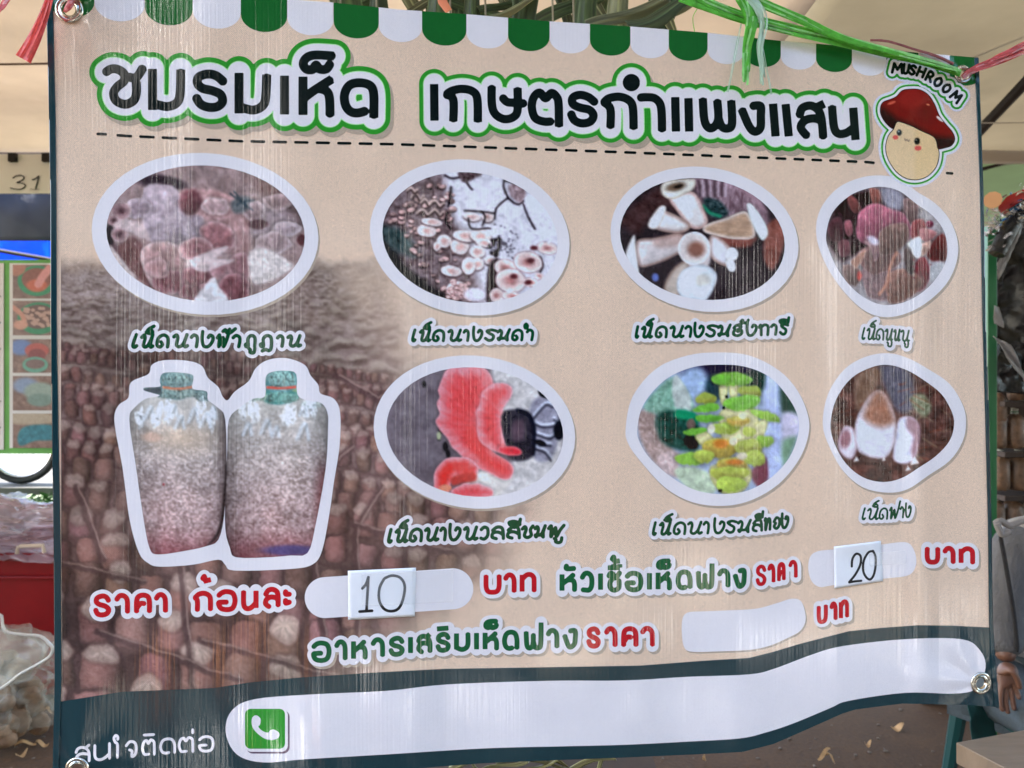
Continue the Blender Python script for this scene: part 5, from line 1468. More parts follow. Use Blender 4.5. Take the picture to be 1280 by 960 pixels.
# ------------------------------------------------------------------ paper price cards stuck on the banner
M_PAPER = simple('paper', pc((232, 236, 242)), 0.6, 0, 60, 0.02, 0.0001)
M_INK = simple('marker_ink', (0.004, 0.004, 0.005), 0.45)
M_TAPE = simple('clear_tape', (0.9, 0.9, 0.88), 0.12, alpha=0.16)
def price_card(corners, strokes, r, label, curl, tape):
    e = empty('price_card', tuple(surf(*corners[3], 0.002)))
    tag(e, label, 'price card', 'paper price cards on the banner')
    P = np.array(corners, dtype=float)
    n = 16
    U, V = np.meshgrid(np.linspace(0, 1, n), np.linspace(0, 1, n))
    px = (P[0, 0] * (1 - U) + P[1, 0] * U) * (1 - V) + (P[3, 0] * (1 - U) + P[2, 0] * U) * V
    py = (P[0, 1] * (1 - U) + P[1, 1] * U) * (1 - V) + (P[3, 1] * (1 - U) + P[2, 1] * U) * V
    lift = curl(U, V)
    co = surf(px, py, 0.0013 + lift).reshape(-1, 3)
    idx = np.arange(n * n).reshape(n, n)
    q = np.stack([idx[:-1, :-1], idx[:-1, 1:], idx[1:, 1:], idx[1:, :-1]], -1).reshape(-1, 4)
    s = link('card', mesh_from('card', co, [q]), M_PAPER, e)
    so = s.modifiers.new('thickness', 'SOLIDIFY'); so.thickness = 0.0003; so.offset = 0
    x0, y0, x1, y1 = bbox(strokes, r + 1.5)
    X, Y = grid(x0, y0, x1, y1, 0.6)
    vx, vy, quads, polys = contour(X, Y, d_strokes(X, Y, strokes) - r)
    # same lift as the sheet below
    W = P[1, 0] - P[0, 0]
    uu = np.clip((vx - P[0, 0]) / W, 0, 1); vv = np.clip((vy - (P[0, 1] * (1 - uu) + P[1, 1] * uu)) / (P[3, 1] - P[0, 1]), 0, 1)
    co = surf(vx, vy, 0.00165 + curl(uu, vv))
    link('handwritten_number', mesh_from('handwritten_number', co, [quads, polys]), M_INK, e)
    X, Y = grid(min(t[0] for t in tape), min(t[1] for t in tape), max(t[0] for t in tape), max(t[1] for t in tape), 2.0)
    vx, vy, quads, polys = contour(X, Y, sdf_poly(X, Y, tape))
    link('clear_tape', mesh_from('clear_tape', surf(vx, vy, 0.0024), [quads, polys]), M_TAPE, e)
s10 = [smooth_curve(crop_pts(CB, s), False, 5) for s in [[(332, 182), (350, 160), (362, 126)], [(362, 126), (358, 200), (352, 296)], [(318, 298), (350, 296), (380, 294)], [(440, 135), (418, 180), (416, 240), (440, 284), (478, 296), (515, 280), (538, 225), (543, 165), (520, 128), (480, 118), (446, 130)]]]
price_card([(434.8, 713.5), (520, 709.5), (518.5, 770.5), (435, 775)], s10, 1.75, 'square white paper card handwritten 10 on the lower left of the banner', lambda u, v: 0.0006 * np.sin(3 * u) + 0 * v, [(452, 718), (566, 712), (566, 752), (452, 758)])
s20 = [smooth_curve(crop_pts(CD, s), False, 5) for s in [[(368, 286), (372, 240), (395, 208), (422, 222), (420, 275), (390, 335), (352, 382)], [(352, 384), (385, 378), (426, 374)], [(500, 192), (470, 200), (442, 250), (438, 310), (455, 350), (480, 366), (502, 340), (514, 285), (514, 225), (498, 190)]]]
price_card([(1042.2, 683.2), (1101, 676), (1103.5, 726.5), (1043, 736)], s20, 1.45, 'curling white paper card handwritten 20 on the right of the banner', lambda u, v: 0.010 * np.clip(0.35 - v, 0, 1) * (0.4 + 0.6 * np.sin(math.pi * u)) + 0.0008 * v, [(1086, 692), (1132, 688), (1133, 704), (1087, 708)])

# ================================================================== THE PLACE ROUND THE BANNER
# ------------------------------------------------------------------ ground
def dirt_mat():
    m, nt, b = new_mat('dirt')
    N, L = nt.nodes, nt.links
    tc = N.new('ShaderNodeTexCoord')
    n1 = N.new('ShaderNodeTexNoise'); n1.inputs['Scale'].default_value = 3; n1.inputs['Detail'].default_value = 10; n1.inputs['Roughness'].default_value = .65
    n2 = N.new('ShaderNodeTexNoise'); n2.inputs['Scale'].default_value = 60; n2.inputs['Detail'].default_value = 6
    cr = N.new('ShaderNodeValToRGB'); e = cr.color_ramp.elements
    e[0].position = .3; e[0].color = (.044, .019, .006, 1); e[1].position = .7; e[1].color = (.098, .047, .015, 1)
    L.new(tc.outputs['Object'], n1.inputs['Vector']); L.new(tc.outputs['Object'], n2.inputs['Vector'])
    mx = N.new('ShaderNodeMath'); mx.operation = 'MULTIPLY_ADD'; mx.inputs[1].default_value = .45
    ad = N.new('ShaderNodeMath'); ad.operation = 'MULTIPLY'; ad.inputs[1].default_value = .55
    L.new(n1.outputs[0], ad.inputs[0]); L.new(n2.outputs[0], mx.inputs[0]); L.new(ad.outputs[0], mx.inputs[2])
    L.new(mx.outputs[0], cr.inputs[0]); L.new(cr.outputs[0], b.inputs['Base Color'])
    bp = N.new('ShaderNodeBump'); bp.inputs['Distance'].default_value = .008; L.new(mx.outputs[0], bp.inputs['Height']); L.new(bp.outputs[0], b.inputs['Normal'])
    b.inputs['Roughness'].default_value = .93
    return m
M_DIRT = dirt_mat()
n = 150
gx = np.sign(np.linspace(-1, 1, n)) * np.abs(np.linspace(-1, 1, n)) ** 2.6 * 200
GX, GY = np.meshgrid(gx, gx + 3)
gz = (vnoise(GX + 300, GY + 300, 1.1, 3, 4) - .5) * 0.03 * (np.hypot(GX, GY) < 12)
idx = np.arange(n * n).reshape(n, n)
q = np.stack([idx[:-1, :-1], idx[:-1, 1:], idx[1:, 1:], idx[1:, :-1]], -1).reshape(-1, 4)
ground = link('ground', mesh_from('ground', np.stack([GX, GY, gz], -1).reshape(-1, 3), [q]), M_DIRT)
tag(ground, kind='structure')
# pale concrete lane in the sun beyond the stall and another in front of it
M_LANE = simple('pale_concrete', (0.085, 0.082, 0.075), 0.85, 0, 1.2, 0.2, 0.004)
for nm, x0, x1, y0, y1 in (('road', -60, 60, 9.0, 26), ('road', -60, 60, -30, -7.3)):
    bm = bmesh.new(); box(bm, ((x0 + x1) / 2, (y0 + y1) / 2, 0.0), (x1 - x0, y1 - y0, 0.06))
    o = bm_obj(nm, bm, M_LANE, smooth=False); tag(o, kind='structure')

# ------------------------------------------------------------------ canopies
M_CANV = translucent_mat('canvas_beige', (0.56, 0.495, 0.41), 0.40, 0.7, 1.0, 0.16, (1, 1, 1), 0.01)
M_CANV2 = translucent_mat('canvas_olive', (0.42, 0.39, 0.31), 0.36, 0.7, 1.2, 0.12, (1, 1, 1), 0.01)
M_POLE = simple('dark_steel', (0.012, 0.010, 0.009), 0.7, 0.0, 20, .3, spec=.2)
M_SEAM = simple('seam_thread', (0.12, 0.09, 0.07), 0.8)
def canopy(name, fn, x0, x1, y0, y1, mat, label, nx=60, ny=60):
    xs = np.linspace(x0, x1, nx); ys = np.linspace(y0, y1, ny)
    A, B = np.meshgrid(xs, ys)
    co = np.stack([A, B, fn(A, B)], -1).reshape(-1, 3)
    idx = np.arange(nx * ny).reshape(ny, nx)
    q = np.stack([idx[:-1, :-1], idx[:-1, 1:], idx[1:, 1:], idx[1:, :-1]], -1).reshape(-1, 4)
    e = empty(name, (x0, y0, float(fn(np.array(x0), np.array(y0)))))
    tag(e, label, 'canopy')
    s = link('canvas', mesh_from('canvas', co, [q]), mat, e)
    so = s.modifiers.new('thickness', 'SOLIDIFY'); so.thickness = 0.002
    return e
def part_tube(name, pts, r, mat, parent, n=8):
    bm = bmesh.new(); tube(bm, pts, r, n); return bm_obj(name, bm, mat, parent)

zc = lambda A, B: 3.04 + 0.02 * np.sin(A * 2.1 + B) + 0.015 * np.sin(B * 3.3) - 0.012 * (B - 5)
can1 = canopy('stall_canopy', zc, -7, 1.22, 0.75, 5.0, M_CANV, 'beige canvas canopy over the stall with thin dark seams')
for yy_ in (3.66, 2.3):
    part_tube('seam', [(x, yy_, float(zc(np.array(x), np.array(yy_))) - 0.006) for x in np.linspace(-7, 1.22, 30)], 0.006, M_SEAM, can1, 5)
for xx_ in (-5.0, 0.2):
    part_tube('seam', [(xx_ + (y - 5) * -0.05, y, float(zc(np.array(xx_), np.array(y))) - 0.006) for y in np.linspace(0.75, 5.0, 30)], 0.005, M_SEAM, can1, 5)
for p0, p1 in (((-7, 5.02, 3.03), (1.22, 5.02, 3.03)), ((-7, 0.73, 3.08), (1.22, 0.73, 3.08))):
    bm = bmesh.new(); box(bm, ((p0[0] + p1[0]) / 2, p0[1], p0[2] + (.0 if p0[1] > 0 else .02)), (p1[0] - p0[0], 0.03, 0.05)); bm_obj('edge_beam', bm, simple('brown_beam', (0.16, 0.11, 0.08), .6), can1)
for x, y in ((-6.9, 4.98), (-6.9, 0.76)):
    part_tube('pole', [(x, y, 0), (x, y, 3.04)], 0.03, M_POLE, can1, 10)

# the next canopy, on the right: olive, with black rafters
z2 = lambda A, B: 3.10 + 0.025 * np.sin(A * 1.7 + B * .8) + .012 * (A - 1.2)
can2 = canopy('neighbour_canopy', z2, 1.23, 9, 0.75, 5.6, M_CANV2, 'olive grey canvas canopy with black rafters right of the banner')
part_tube('rafter', [at(1200, 190, 4.6), at(1330, 52, 3.6)], 0.028, M_POLE, can2)
part_tube('rafter', [at(1190, 220, 6.2), at(1400, 156, 5.2)], 0.035, M_POLE, can2)
part_tube('guy_wire', [at(1180, 154, 4.2), at(1400, 153, 4.0)], 0.003, simple('pale_wire', (.5, .48, .44), .5), can2, 5)
part_tube('seam', [at(1150, 112, 4.2), at(1188, 68, 3.9), at(1262, -16, 3.5)], 0.007, M_SEAM, can2, 5)
part_tube('seam', [at(940, 105, 4.2), at(973, 49, 4.0), at(1014, -16, 3.6)], 0.006, M_SEAM, can2, 5)
part_tube('pole', [(8.9, 5.5, 0), (8.9, 5.5, 3.1)], 0.03, M_POLE, can2, 10)
can3 = canopy('far_canopy', lambda A, B: 3.16 + 0.03 * np.sin(A * 2.7 + B * .8), 1.0, 10, 5.3, 10.5, translucent_mat('canvas_green', (0.26, 0.34, 0.22), 0.36, 0.7, 1.2, 0.12, (1, 1, 1), 0.01), 'pale green canopy farther back right of the banner')
part_tube('pole', [(9.9, 10.4, 0), (9.9, 10.4, 3.15)], 0.03, M_POLE, can3, 10)

# ------------------------------------------------------------------ left: number board, blue tarpaulins
M_BOARD = simple('board_white', (0.62, 0.60, 0.56), 0.6, 0, 3, .05)
nb = empty('number_board', at(0, 240, 4.95)); tag(nb, 'long white number board reading 31 under the canopy edge at left', 'sign')
a_, b_ = at(-200, 193, 4.95), at(150, 242, 4.95)
bm = bmesh.new(); box(bm, ((a_.x + b_.x) / 2, 4.95, (a_.z + b_.z) / 2), (b_.x - a_.x, 0.012, a_.z - b_.z)); bm_obj('board', bm, M_BOARD, nb, False, bevel=.002)
for px in (16, 58, 102, -40):
    p = at(px, 197, 4.93); bm = bmesh.new(); box(bm, p, (0.05, 0.03, 0.055)); bm_obj('clamp', bm, M_POLE, nb, False, bevel=.003)
KN = (0, 180, 6.0)
for lab, sts, r_ in (('digit 3', [[(96, 256), (120, 240), (160, 236), (180, 252), (165, 272), (125, 290), (160, 292), (188, 306), (182, 326), (150, 340), (110, 338), (78, 330)]], 3.6), ('digit 1', [[(242, 270), (268, 258), (292, 240)], [(292, 240), (280, 290), (266, 338)]], 4.2), ('underline', [[(226, 338), (260, 342), (296, 340)]], 1.6)):
    bm = bmesh.new()
    for s in sts:
        P = smooth_curve(crop_pts(KN, s), False, 4)
        tube(bm, [at(x, y, 4.94) for x, y in P], r_ / 6 / FOC * 4.94 * 1.15, 6)
    o = bm_obj('painted_digit', bm, M_INK, nb); 

def sheet(name, corners, mat, nx=40, ny=20, wave=0.02, label=None, cat=None, seed=1, wl=0.3, parent=None):
    """hanging fabric or plastic between four corners (tl, tr, br, bl) with folds along its normal"""
    tl, tr, br, bl = [np.array(c) for c in corners]
    U, V = np.meshgrid(np.linspace(0, 1, nx), np.linspace(0, 1, ny))
    P = (tl[None, None] * (1 - U[..., None]) + tr * U[..., None]) * (1 - V[..., None]) + (bl * (1 - U[..., None]) + br * U[..., None]) * V[..., None]
    nn = np.cross(tr - tl, bl - tl); nn = nn / np.linalg.norm(nn)
    W = np.linalg.norm(tr - tl); H = np.linalg.norm(bl - tl)
    h = (vnoise(U * W + 5, V * H + 5, wl, seed, 4) - .5) * 2 * wave
    P = P + nn * h[..., None]
    idx = np.arange(nx * ny).reshape(ny, nx)
    q = np.stack([idx[:-1, :-1], idx[:-1, 1:], idx[1:, 1:], idx[1:, :-1]], -1).reshape(-1, 4)
    o = link(name, mesh_from(name, P.reshape(-1, 3), [q]), mat, parent)
    so = o.modifiers.new('thickness', 'SOLIDIFY'); so.thickness = 0.002
    if label: tag(o, label, cat)
    return o
M_TARPSHADE = simple('shaded_tarpaulin', (0.030, 0.045, 0.10), 0.55, 0, 4, .2, .004)  # blue tarpaulin, its shade put into a navy colour
M_BLUE = translucent_mat('blue_tarpaulin', (0.004, 0.16, 0.80), 0.7, .5, 4, .08)
sheet('shaded_tarpaulin', [at(-300, 226, 5.1), at(200, 230, 5.1), at(200, 302, 5.1), at(-300, 300, 5.1)], M_TARPSHADE, 60, 12, .03, 'blue tarpaulin hanging below the number board, its shade put into the navy colour', 'tarpaulin', 2, .25)
sheet('blue_tarpaulin', [at(-400, 285, 8.2), at(300, 285, 8.2), at(300, 350, 8.2), at(-400, 350, 8.2)], M_BLUE, 60, 12, .04, 'bright blue tarpaulin glowing in the sun behind the stall', 'tarpaulin', 3, .4)
o = bmesh.new(); tube(o, [at(-60, 303, 7.9), at(100, 331, 7.9)], .022, 6); tag(bm_obj('support_rope', o, M_POLE), 'dark rope slanting across the bright blue tarpaulin', 'rope')

# ------------------------------------------------------------------ left: green information board with photographs
ib = empty('information_board', at(0, 566, 4.2)); tag(ib, 'green information board with a column of five photos left of the banner', 'board')
M_IBG = simple('board_green', (0.10, 0.36, 0.05), 0.5, 0, 5, .25)
M_IBW = simple('board_paper', (0.66, 0.68, 0.66), 0.6, 0, 5, .04)
def slab(name, px0, py0, px1, py1, d, mat, parent, th=0.008, lean=0.0):
    a, b = at(px0, py0, d), at(px1, py1, d)
    bm = bmesh.new(); box(bm, ((a.x + b.x) / 2, d, (a.z + b.z) / 2), (b.x - a.x, th, a.z - b.z))
    return bm_obj(name, bm, mat, parent, False, bevel=.002)
slab('board', -260, 325, 250, 567, 4.2, M_IBG, ib, .02)
slab('text_sheet', -250, 329, 5, 566 - 4, 4.187, M_IBW, ib, .004)
for q_ in range(26):
    if q_ % 5: slab('text_line', -200, 345 + q_ * 8.2, [-3, -14, -8, 1][q_ % 4], 346.5 + q_ * 8.2, 4.1835, M_POLE, ib, .002)
slab('photo_column', 12, 329, 72, 560, 4.187, M_IBW, ib, .004)
def board_photo(k, y0, y1, paint, lab):
    x0, x1 = 16, 69
    c = Canvas(x0 - 1, y0 - 1, x1 + 1, y1 + 1, 1.0, (x0, y0, 1.0), (120, 96, 84))
    c.noise(6, 30, k, 4); paint(c); c.noise(2, 10, 4, 2)
    X, Y = grid(x0, y0, x1, y1, 1.0)
    co = np.array([at(a, b, 4.1815) for a, b in zip(X.ravel(), Y.ravel())])
    idx = np.arange(X.size).reshape(X.shape)
    q = np.stack([idx[:-1, :-1], idx[:-1, 1:], idx[1:, 1:], idx[1:, :-1]], -1).reshape(-1, 4)
    m, nt, b = new_mat('glossy_photo'); a = nt.nodes.new('ShaderNodeAttribute'); a.attribute_name = 'Col'; nt.links.new(a.outputs[0], b.inputs['Base Color']); b.inputs['Roughness'].default_value = .4
    o = link('pinned_photo', mesh_from('pinned_photo', co, [q], c.sample(X.ravel(), Y.ravel()) * .9), m, ib); o['label'] = lab
def ph1(c):
    c.blob(30, 20, 24, 19, (40, 130, 84), 0, .1); c.blob(30, 18, 19, 14, (124, 74, 56), 0, .1); c.blob(30, 26, 13, 8, (178, 92, 60), 0, .4); c.line([(50, 0), (38, 14), (32, 24)], 5, (196, 136, 132), soft=1); c.blob(4, 4, 12, 10, (160, 110, 90), 0, .3)
def ph2(c):
    c.blob(32, 22, 26, 20, (40, 124, 80), 0, .1); c.blob(32, 20, 22, 15, (96, 70, 60), 0, .1)
    for i in range(50): c.blob(32 + random.uniform(-19, 19), 20 + random.uniform(-12, 12), 2.6, 2, (170, 140, 124), 0, .3)
    c.line([(0, 8), (10, 16), (14, 24)], 3, (180, 130, 110)); c.blob(10, 30, 9, 6, (186, 140, 120), 0, .4)
def ph3(c):
    c.blob(10, 10, 14, 10, (96, 120, 170), 0, .6); c.blob(30, 14, 15, 9, (164, 78, 66), 0, .2); c.blob(30, 20, 11, 8, (120, 54, 50), 0, .3); c.blob(28, 32, 16, 10, (90, 150, 130), 0, .2); c.blob(28, 31, 12, 6, (110, 90, 84), 0, .2)
def ph4(c):
    c.blob(16, 12, 16, 10, (120, 140, 170), 0, .6); c.blob(34, 20, 20, 12, (130, 150, 140), 0, .4); c.blob(34, 30, 16, 8, (104, 130, 120), 0, .4)
def ph5(c):
    c.blob(20, 6, 40, 8, (160, 150, 130), 0, .6); c.poly([(6, 30), (12, 18), (30, 14), (52, 16), (52, 32), (28, 34), (10, 40)], (30, 110, 124), soft=2, tex=26, tscale=5)
for k, (y0, y1, f, lab) in enumerate([(331, 373, ph1, 'photo of hands in a green tub'), (376, 419, ph2, 'photo of a tub full of mushrooms'), (424, 466, ph3, 'photo of red and green tubs'), (470, 513, ph4, 'faded photo of tubs'), (517, 560, ph5, 'photo of a teal covered heap')]):
    board_photo(k + 3, y0, y1, f, lab)
for x in (-1.9, -1.05):
    part_tube('leg', [(x - 2.0, 4.24, 0), (x - 2.0, 4.24, 2.0)], .016, M_POLE, ib)

# ------------------------------------------------------------------ parked bicycle wheel region behind the board
M_RUB = simple('tyre_rubber', (0.012, 0.012, 0.012), .7); M_CHR = simple('chrome', (.6, .6, .6), .2, 1.0)
bike = empty('parked_motorbike', (-3.25, 5.2, 0)); tag(bike, 'parked motorbike whose front wheel shows below the green board', 'motorbike')
def wheel(cx, cy, cz, R):
    bm = bmesh.new(); prof = 10; seg = 40
    def torus(bm, R, r):
        rg = []
        for k in range(seg):
            a = 2 * math.pi * k / seg
            rg.append([bm.verts.new((cx + (R + r * math.cos(t)) * math.cos(a), cy + r * math.sin(t), cz + (R + r * math.cos(t)) * math.sin(a))) for t in [2 * math.pi * j / prof for j in range(prof)]])
        for k in range(seg):
            A, B = rg[k], rg[(k + 1) % seg]
            for j in range(prof): bm.faces.new((A[j], A[(j + 1) % prof], B[(j + 1) % prof], B[j]))
    torus(bm, R - .022, .022); t = bm_obj('tyre', bm, M_RUB, bike)
    bm = bmesh.new(); torus(bm, R - .05, .010); rim = bm_obj('rim', bm, M_CHR, bike)
    bm = bmesh.new()
    for k in range(18):
        a = 2 * math.pi * k / 18; tube(bm, [(cx, cy, cz), (cx + (R - .05) * math.cos(a), cy, cz + (R - .05) * math.sin(a))], .0016, 4)
    sp = bm_obj('spokes', bm, M_CHR, bike); sp['kind'] = 'stuff'
    bm = bmesh.new(); tube(bm, [(cx, cy - .05, cz), (cx, cy + .05, cz)], .035, 12); bm_obj('hub', bm, M_CHR, bike)
w_c = at(26, 555, 5.2)
wheel(w_c.x, 5.2, w_c.z, 0.27); wheel(w_c.x - 1.22, 5.2, w_c.z, 0.27)
part_tube('fork', [(w_c.x, 5.15, w_c.z), (w_c.x - .10, 5.15, w_c.z + .42), (w_c.x - .22, 5.15, w_c.z + .75)], .016, M_CHR, bike)
part_tube('handlebar', [(w_c.x - .30, 4.95, w_c.z + .80), (w_c.x - .22, 5.15, w_c.z + .76), (w_c.x - .30, 5.4, w_c.z + .80)], .012, M_CHR, bike)
bm = bmesh.new(); tube(bm, [(w_c.x - .2, 5.2, w_c.z + .45), (w_c.x - .45, 5.2, w_c.z + .1), (w_c.x - .8, 5.2, w_c.z + .15), (w_c.x - 1.3, 5.2, w_c.z + .42)], [.06, .12, .14, .06], 12); bm_obj('body', bm, simple('red_paint', (.25, .02, .02), .3), bike)
bm = bmesh.new(); tube(bm, [(w_c.x - .55, 5.2, w_c.z + .46), (w_c.x - .9, 5.2, w_c.z + .5), (w_c.x - 1.35, 5.2, w_c.z + .52)], [.06, .11, .08], 12); bm_obj('saddle', bm, M_RUB, bike)
part_tube('kickstand', [(w_c.x - .7, 5.25, w_c.z + .05), (w_c.x - .72, 5.42, 0.02)], .012, M_CHR, bike)
# lift the bike so its tyres stand on a low kerb-like deck
deck_h = w_c.z - 0.27
bm = bmesh.new(); box(bm, (-3.9, 6.2, deck_h / 2), (3.6, 2.4, deck_h)); o = bm_obj('pavement', bm, M_LANE, smooth=False); tag(o, kind='structure')

# ------------------------------------------------------------------ left: red plastic crate box with clear bags, sack of mushrooms
M_REDP = simple('red_plastic', (0.22, 0.003, 0.005), 0.45, 0, 3, .15, spec=.25)
rb = empty('red_box', at(-10, 860, 3.85)); tag(rb, 'large red plastic box with a pale handle behind the sack', 'storage box')
def tapered(bm, cx, cy, z0, z1, w0, d0, w1, d1):
    v = [bm.verts.new((cx + sx * w / 2, cy + sy * d / 2, z)) for z, w, d in ((z0, w0, d0), (z1, w1, d1)) for sx, sy in ((-1, -1), (1, -1), (1, 1), (-1, 1))]
    for f in ((0, 1, 5, 4), (1, 2, 6, 5), (2, 3, 7, 6), (3, 0, 4, 7), (3, 2, 1, 0)): bm.faces.new([v[i] for i in f])
top = at(0, 690, 3.7).z
cxr = -2.62
bm = bmesh.new(); tapered(bm, cxr, 3.95, 0.01, top, .92, .56, 1.02, .66); o = bm_obj('tub', bm, M_REDP, rb, False, bevel=.012)
so = o.modifiers.new('wall', 'SOLIDIFY'); so.thickness = .006
bm = bmesh.new()
for (c_, s_) in (((cxr, 3.61, top), (1.10, .035, .035)), ((cxr, 4.29, top), (1.10, .035, .035)), ((cxr - .54, 3.95, top), (.035, .65, .035)), ((cxr + .54, 3.95, top), (.035, .65, .035))): box(bm, c_, s_)
bm_obj('rim', bm, M_REDP, rb, False, bevel=.008)
bm = bmesh.new(); box(bm, (cxr, 3.612, top - .10), (1.0, .02, .012)); bm_obj('rib', bm, M_REDP, rb, False, bevel=.004)
h_ = at(38, 684, 3.55)
bm = bmesh.new(); tube(bm, [h_ + Vector((-.062, 0, -.03)), h_ + Vector((-.058, 0, .004)), h_ + Vector((.058, 0, .008)), h_ + Vector((.064, 0, -.026))], .009, 8); bm_obj('handle', bm, simple('cream_plastic', (.55, .44, .33), .45), rb)

def plastic_mat(name, col, alpha, rough=.18):
    m = simple(name, col, rough, 0, 14, .1, .003, .6)
    b = m.node_tree.nodes['Principled BSDF']; b.inputs['Alpha'].default_value = alpha
    return m
def crumple(name, c, s, amp, mat, label, cat, seed=1, freq=3.0, sub=5, parent=None, flatb=True):
    bm = bmesh.new(); bmesh.ops.create_icosphere(bm, subdivisions=sub, radius=1)
    for v in bm.verts:
        p = v.co.copy()
        n_ = mnoise.fractal(p * freq + Vector((seed * 7.1, 0, 0)), 0.8, 2.2, 4)
        rdg = abs(mnoise.noise(p * freq * 1.7 + Vector((0, seed * 3.3, 0))))
        k = 1 + amp * n_ - amp * .8 * rdg
        v.co = Vector((p.x * s[0] * k, p.y * s[1] * k, p.z * s[2] * k))
        if flatb and v.co.z < -s[2] * .55: v.co.z = -s[2] * .55
        v.co += Vector(c)
    o = bm_obj(name, bm, mat, parent, auto=False)
    if label: tag(o, label, cat)
    return o
M_CLR = plastic_mat('clear_film_pink', (.50, .36, .40), .5); M_CLR2 = plastic_mat('clear_film', (.7, .68, .62), .35)
crumple('plastic_bags', at(20, 672, 3.8) + Vector((-.05, 0, .02)), (.62, .28, .16), .35, M_CLR, 'heap of crumpled clear pinkish plastic bags on the red box', 'plastic bags', 3, 2.4, 6)
crumple('plastic_bag', at(2, 648, 4.1), (.13, .2, .14), .3, M_CLR2, 'pale yellowish clear bag standing behind the pink film heap', 'plastic bag', 5, 2.0, 5)
# greens on a grey table behind
M_LEAF = simple('leaf_green', (.045, .12, .03), .6, 0, 12, .4)
gt = empty('grey_table', at(60, 700, 4.7)); tag(gt, 'pale grey table with leafy greens behind the red box', 'table')
zt = at(0, 640, 4.7).z
bm = bmesh.new(); box(bm, (-3.3, 5.0, zt - .02), (2.2, .62, .035)); bm_obj('table_top', bm, M_LANE, gt, False, bevel=.004)
for x in (-4.3, -2.3):
    for y in (4.75, 5.2): part_tube('leg', [(x, y, 0), (x, y, zt - .03)], .018, M_POLE, gt)
bm = bmesh.new()
rg = random.Random(4)
cg = at(42, 634, 4.8)
for i in range(420):
    a = rg.uniform(0, 6.28); r0 = rg.random() ** .5
    p = Vector((cg.x + .30 * r0 * math.cos(a), 4.95 + .14 * r0 * math.sin(a), zt + .01 + rg.random() * .075 * (1 - r0 * .7)))
    t_, w_ = Vector((rg.gauss(0, 1), rg.gauss(0, 1), rg.gauss(.2, .6))).normalized(), rg.uniform(.012, .024)
    s_ = t_.orthogonal().normalized()
    vs = [bm.verts.new(p + t_ * a_ * w_ * 1.6 + s_ * b_ * w_ * .5) for a_, b_ in ((-1, 0), (-.2, 1), (1, 0), (-.2, -1))]
    bm.faces.new(vs)
tag(bm_obj('leafy_greens', bm, M_LEAF, smooth=False), 'heap of green leafy vegetables on the pale grey table', 'vegetables')['kind'] = 'stuff' if False else None
for o in list(COL.objects):
    if o.name == 'leafy_greens' and 'kind' in o: del o['kind']

# the sack
sk = empty('mushroom_sack', at(10, 930, 3.2)); tag(sk, 'clear plastic sack full of brown mushrooms on the ground at lower left', 'sack')
M_MUSH = simple('brown_mushrooms', (.26, .16, .095), .75, 0, 30, .3, .004)
M_SACK = plastic_mat('sack_film', (.50, .50, .42), .22, .2)
cs = at(-30, 868, 3.25)
cs.z = 0.17
rs = random.Random(8)
for i in range(110):
    a = rs.uniform(0, 6.28); r0 = rs.random() ** .4
    z = rs.uniform(.03, .36)
    k = 1 - (z / .5) ** 2
    p = Vector((cs.x + .27 * r0 * math.cos(a) * k, cs.y + .17 * r0 * math.sin(a) * k - (.05 if math.sin(a) < 0 else 0), z))
    bm = bmesh.new(); bmesh.ops.create_uvsphere(bm, u_segments=12, v_segments=8, radius=1)
    s_ = rs.uniform(.035, .06)
    rm = Matrix.Rotation(rs.uniform(0, 3), 4, 'X') @ Matrix.Rotation(rs.uniform(0, 3), 4, 'Z')
    for v in bm.verts:
        v.co = Vector((v.co.x * s_, v.co.y * s_, v.co.z * s_ * .6)) * (1 + .2 * mnoise.noise(v.co * 2 + Vector((i, 0, 0))))
        v.co = rm @ v.co + p
    bm_obj('mushroom', bm, M_MUSH, sk)
crumple('film', (cs.x + .0, cs.y, .21), (.37, .26, .26), .22, M_SACK, None, None, 4, 2.0, 6, sk)
# the sack's loose neck with a rolled rim
rim_pts = [at(x, y, 3.02) for x, y in [(-20, 790), (0, 768), (6, 788), (30, 793), (50, 795), (62, 805), (66, 812), (60, 822), (44, 832), (24, 843), (8, 856), (-10, 866)]]
part_tube('rolled_rim', [Vector(p) for p in smooth_curve(rim_pts, False, 5)], .0055, plastic_mat('film_edge', (.7, .68, .62), .75), sk, 6)
P = np.array(rim_pts)
sheet('loose_film', [tuple(at(-40, 770, 3.1)), tuple(at(64, 806, 3.03)), tuple(at(40, 850, 3.03)), tuple(at(-40, 870, 3.05))], M_SACK, 24, 20, .02, None, None, 9, .1, sk)

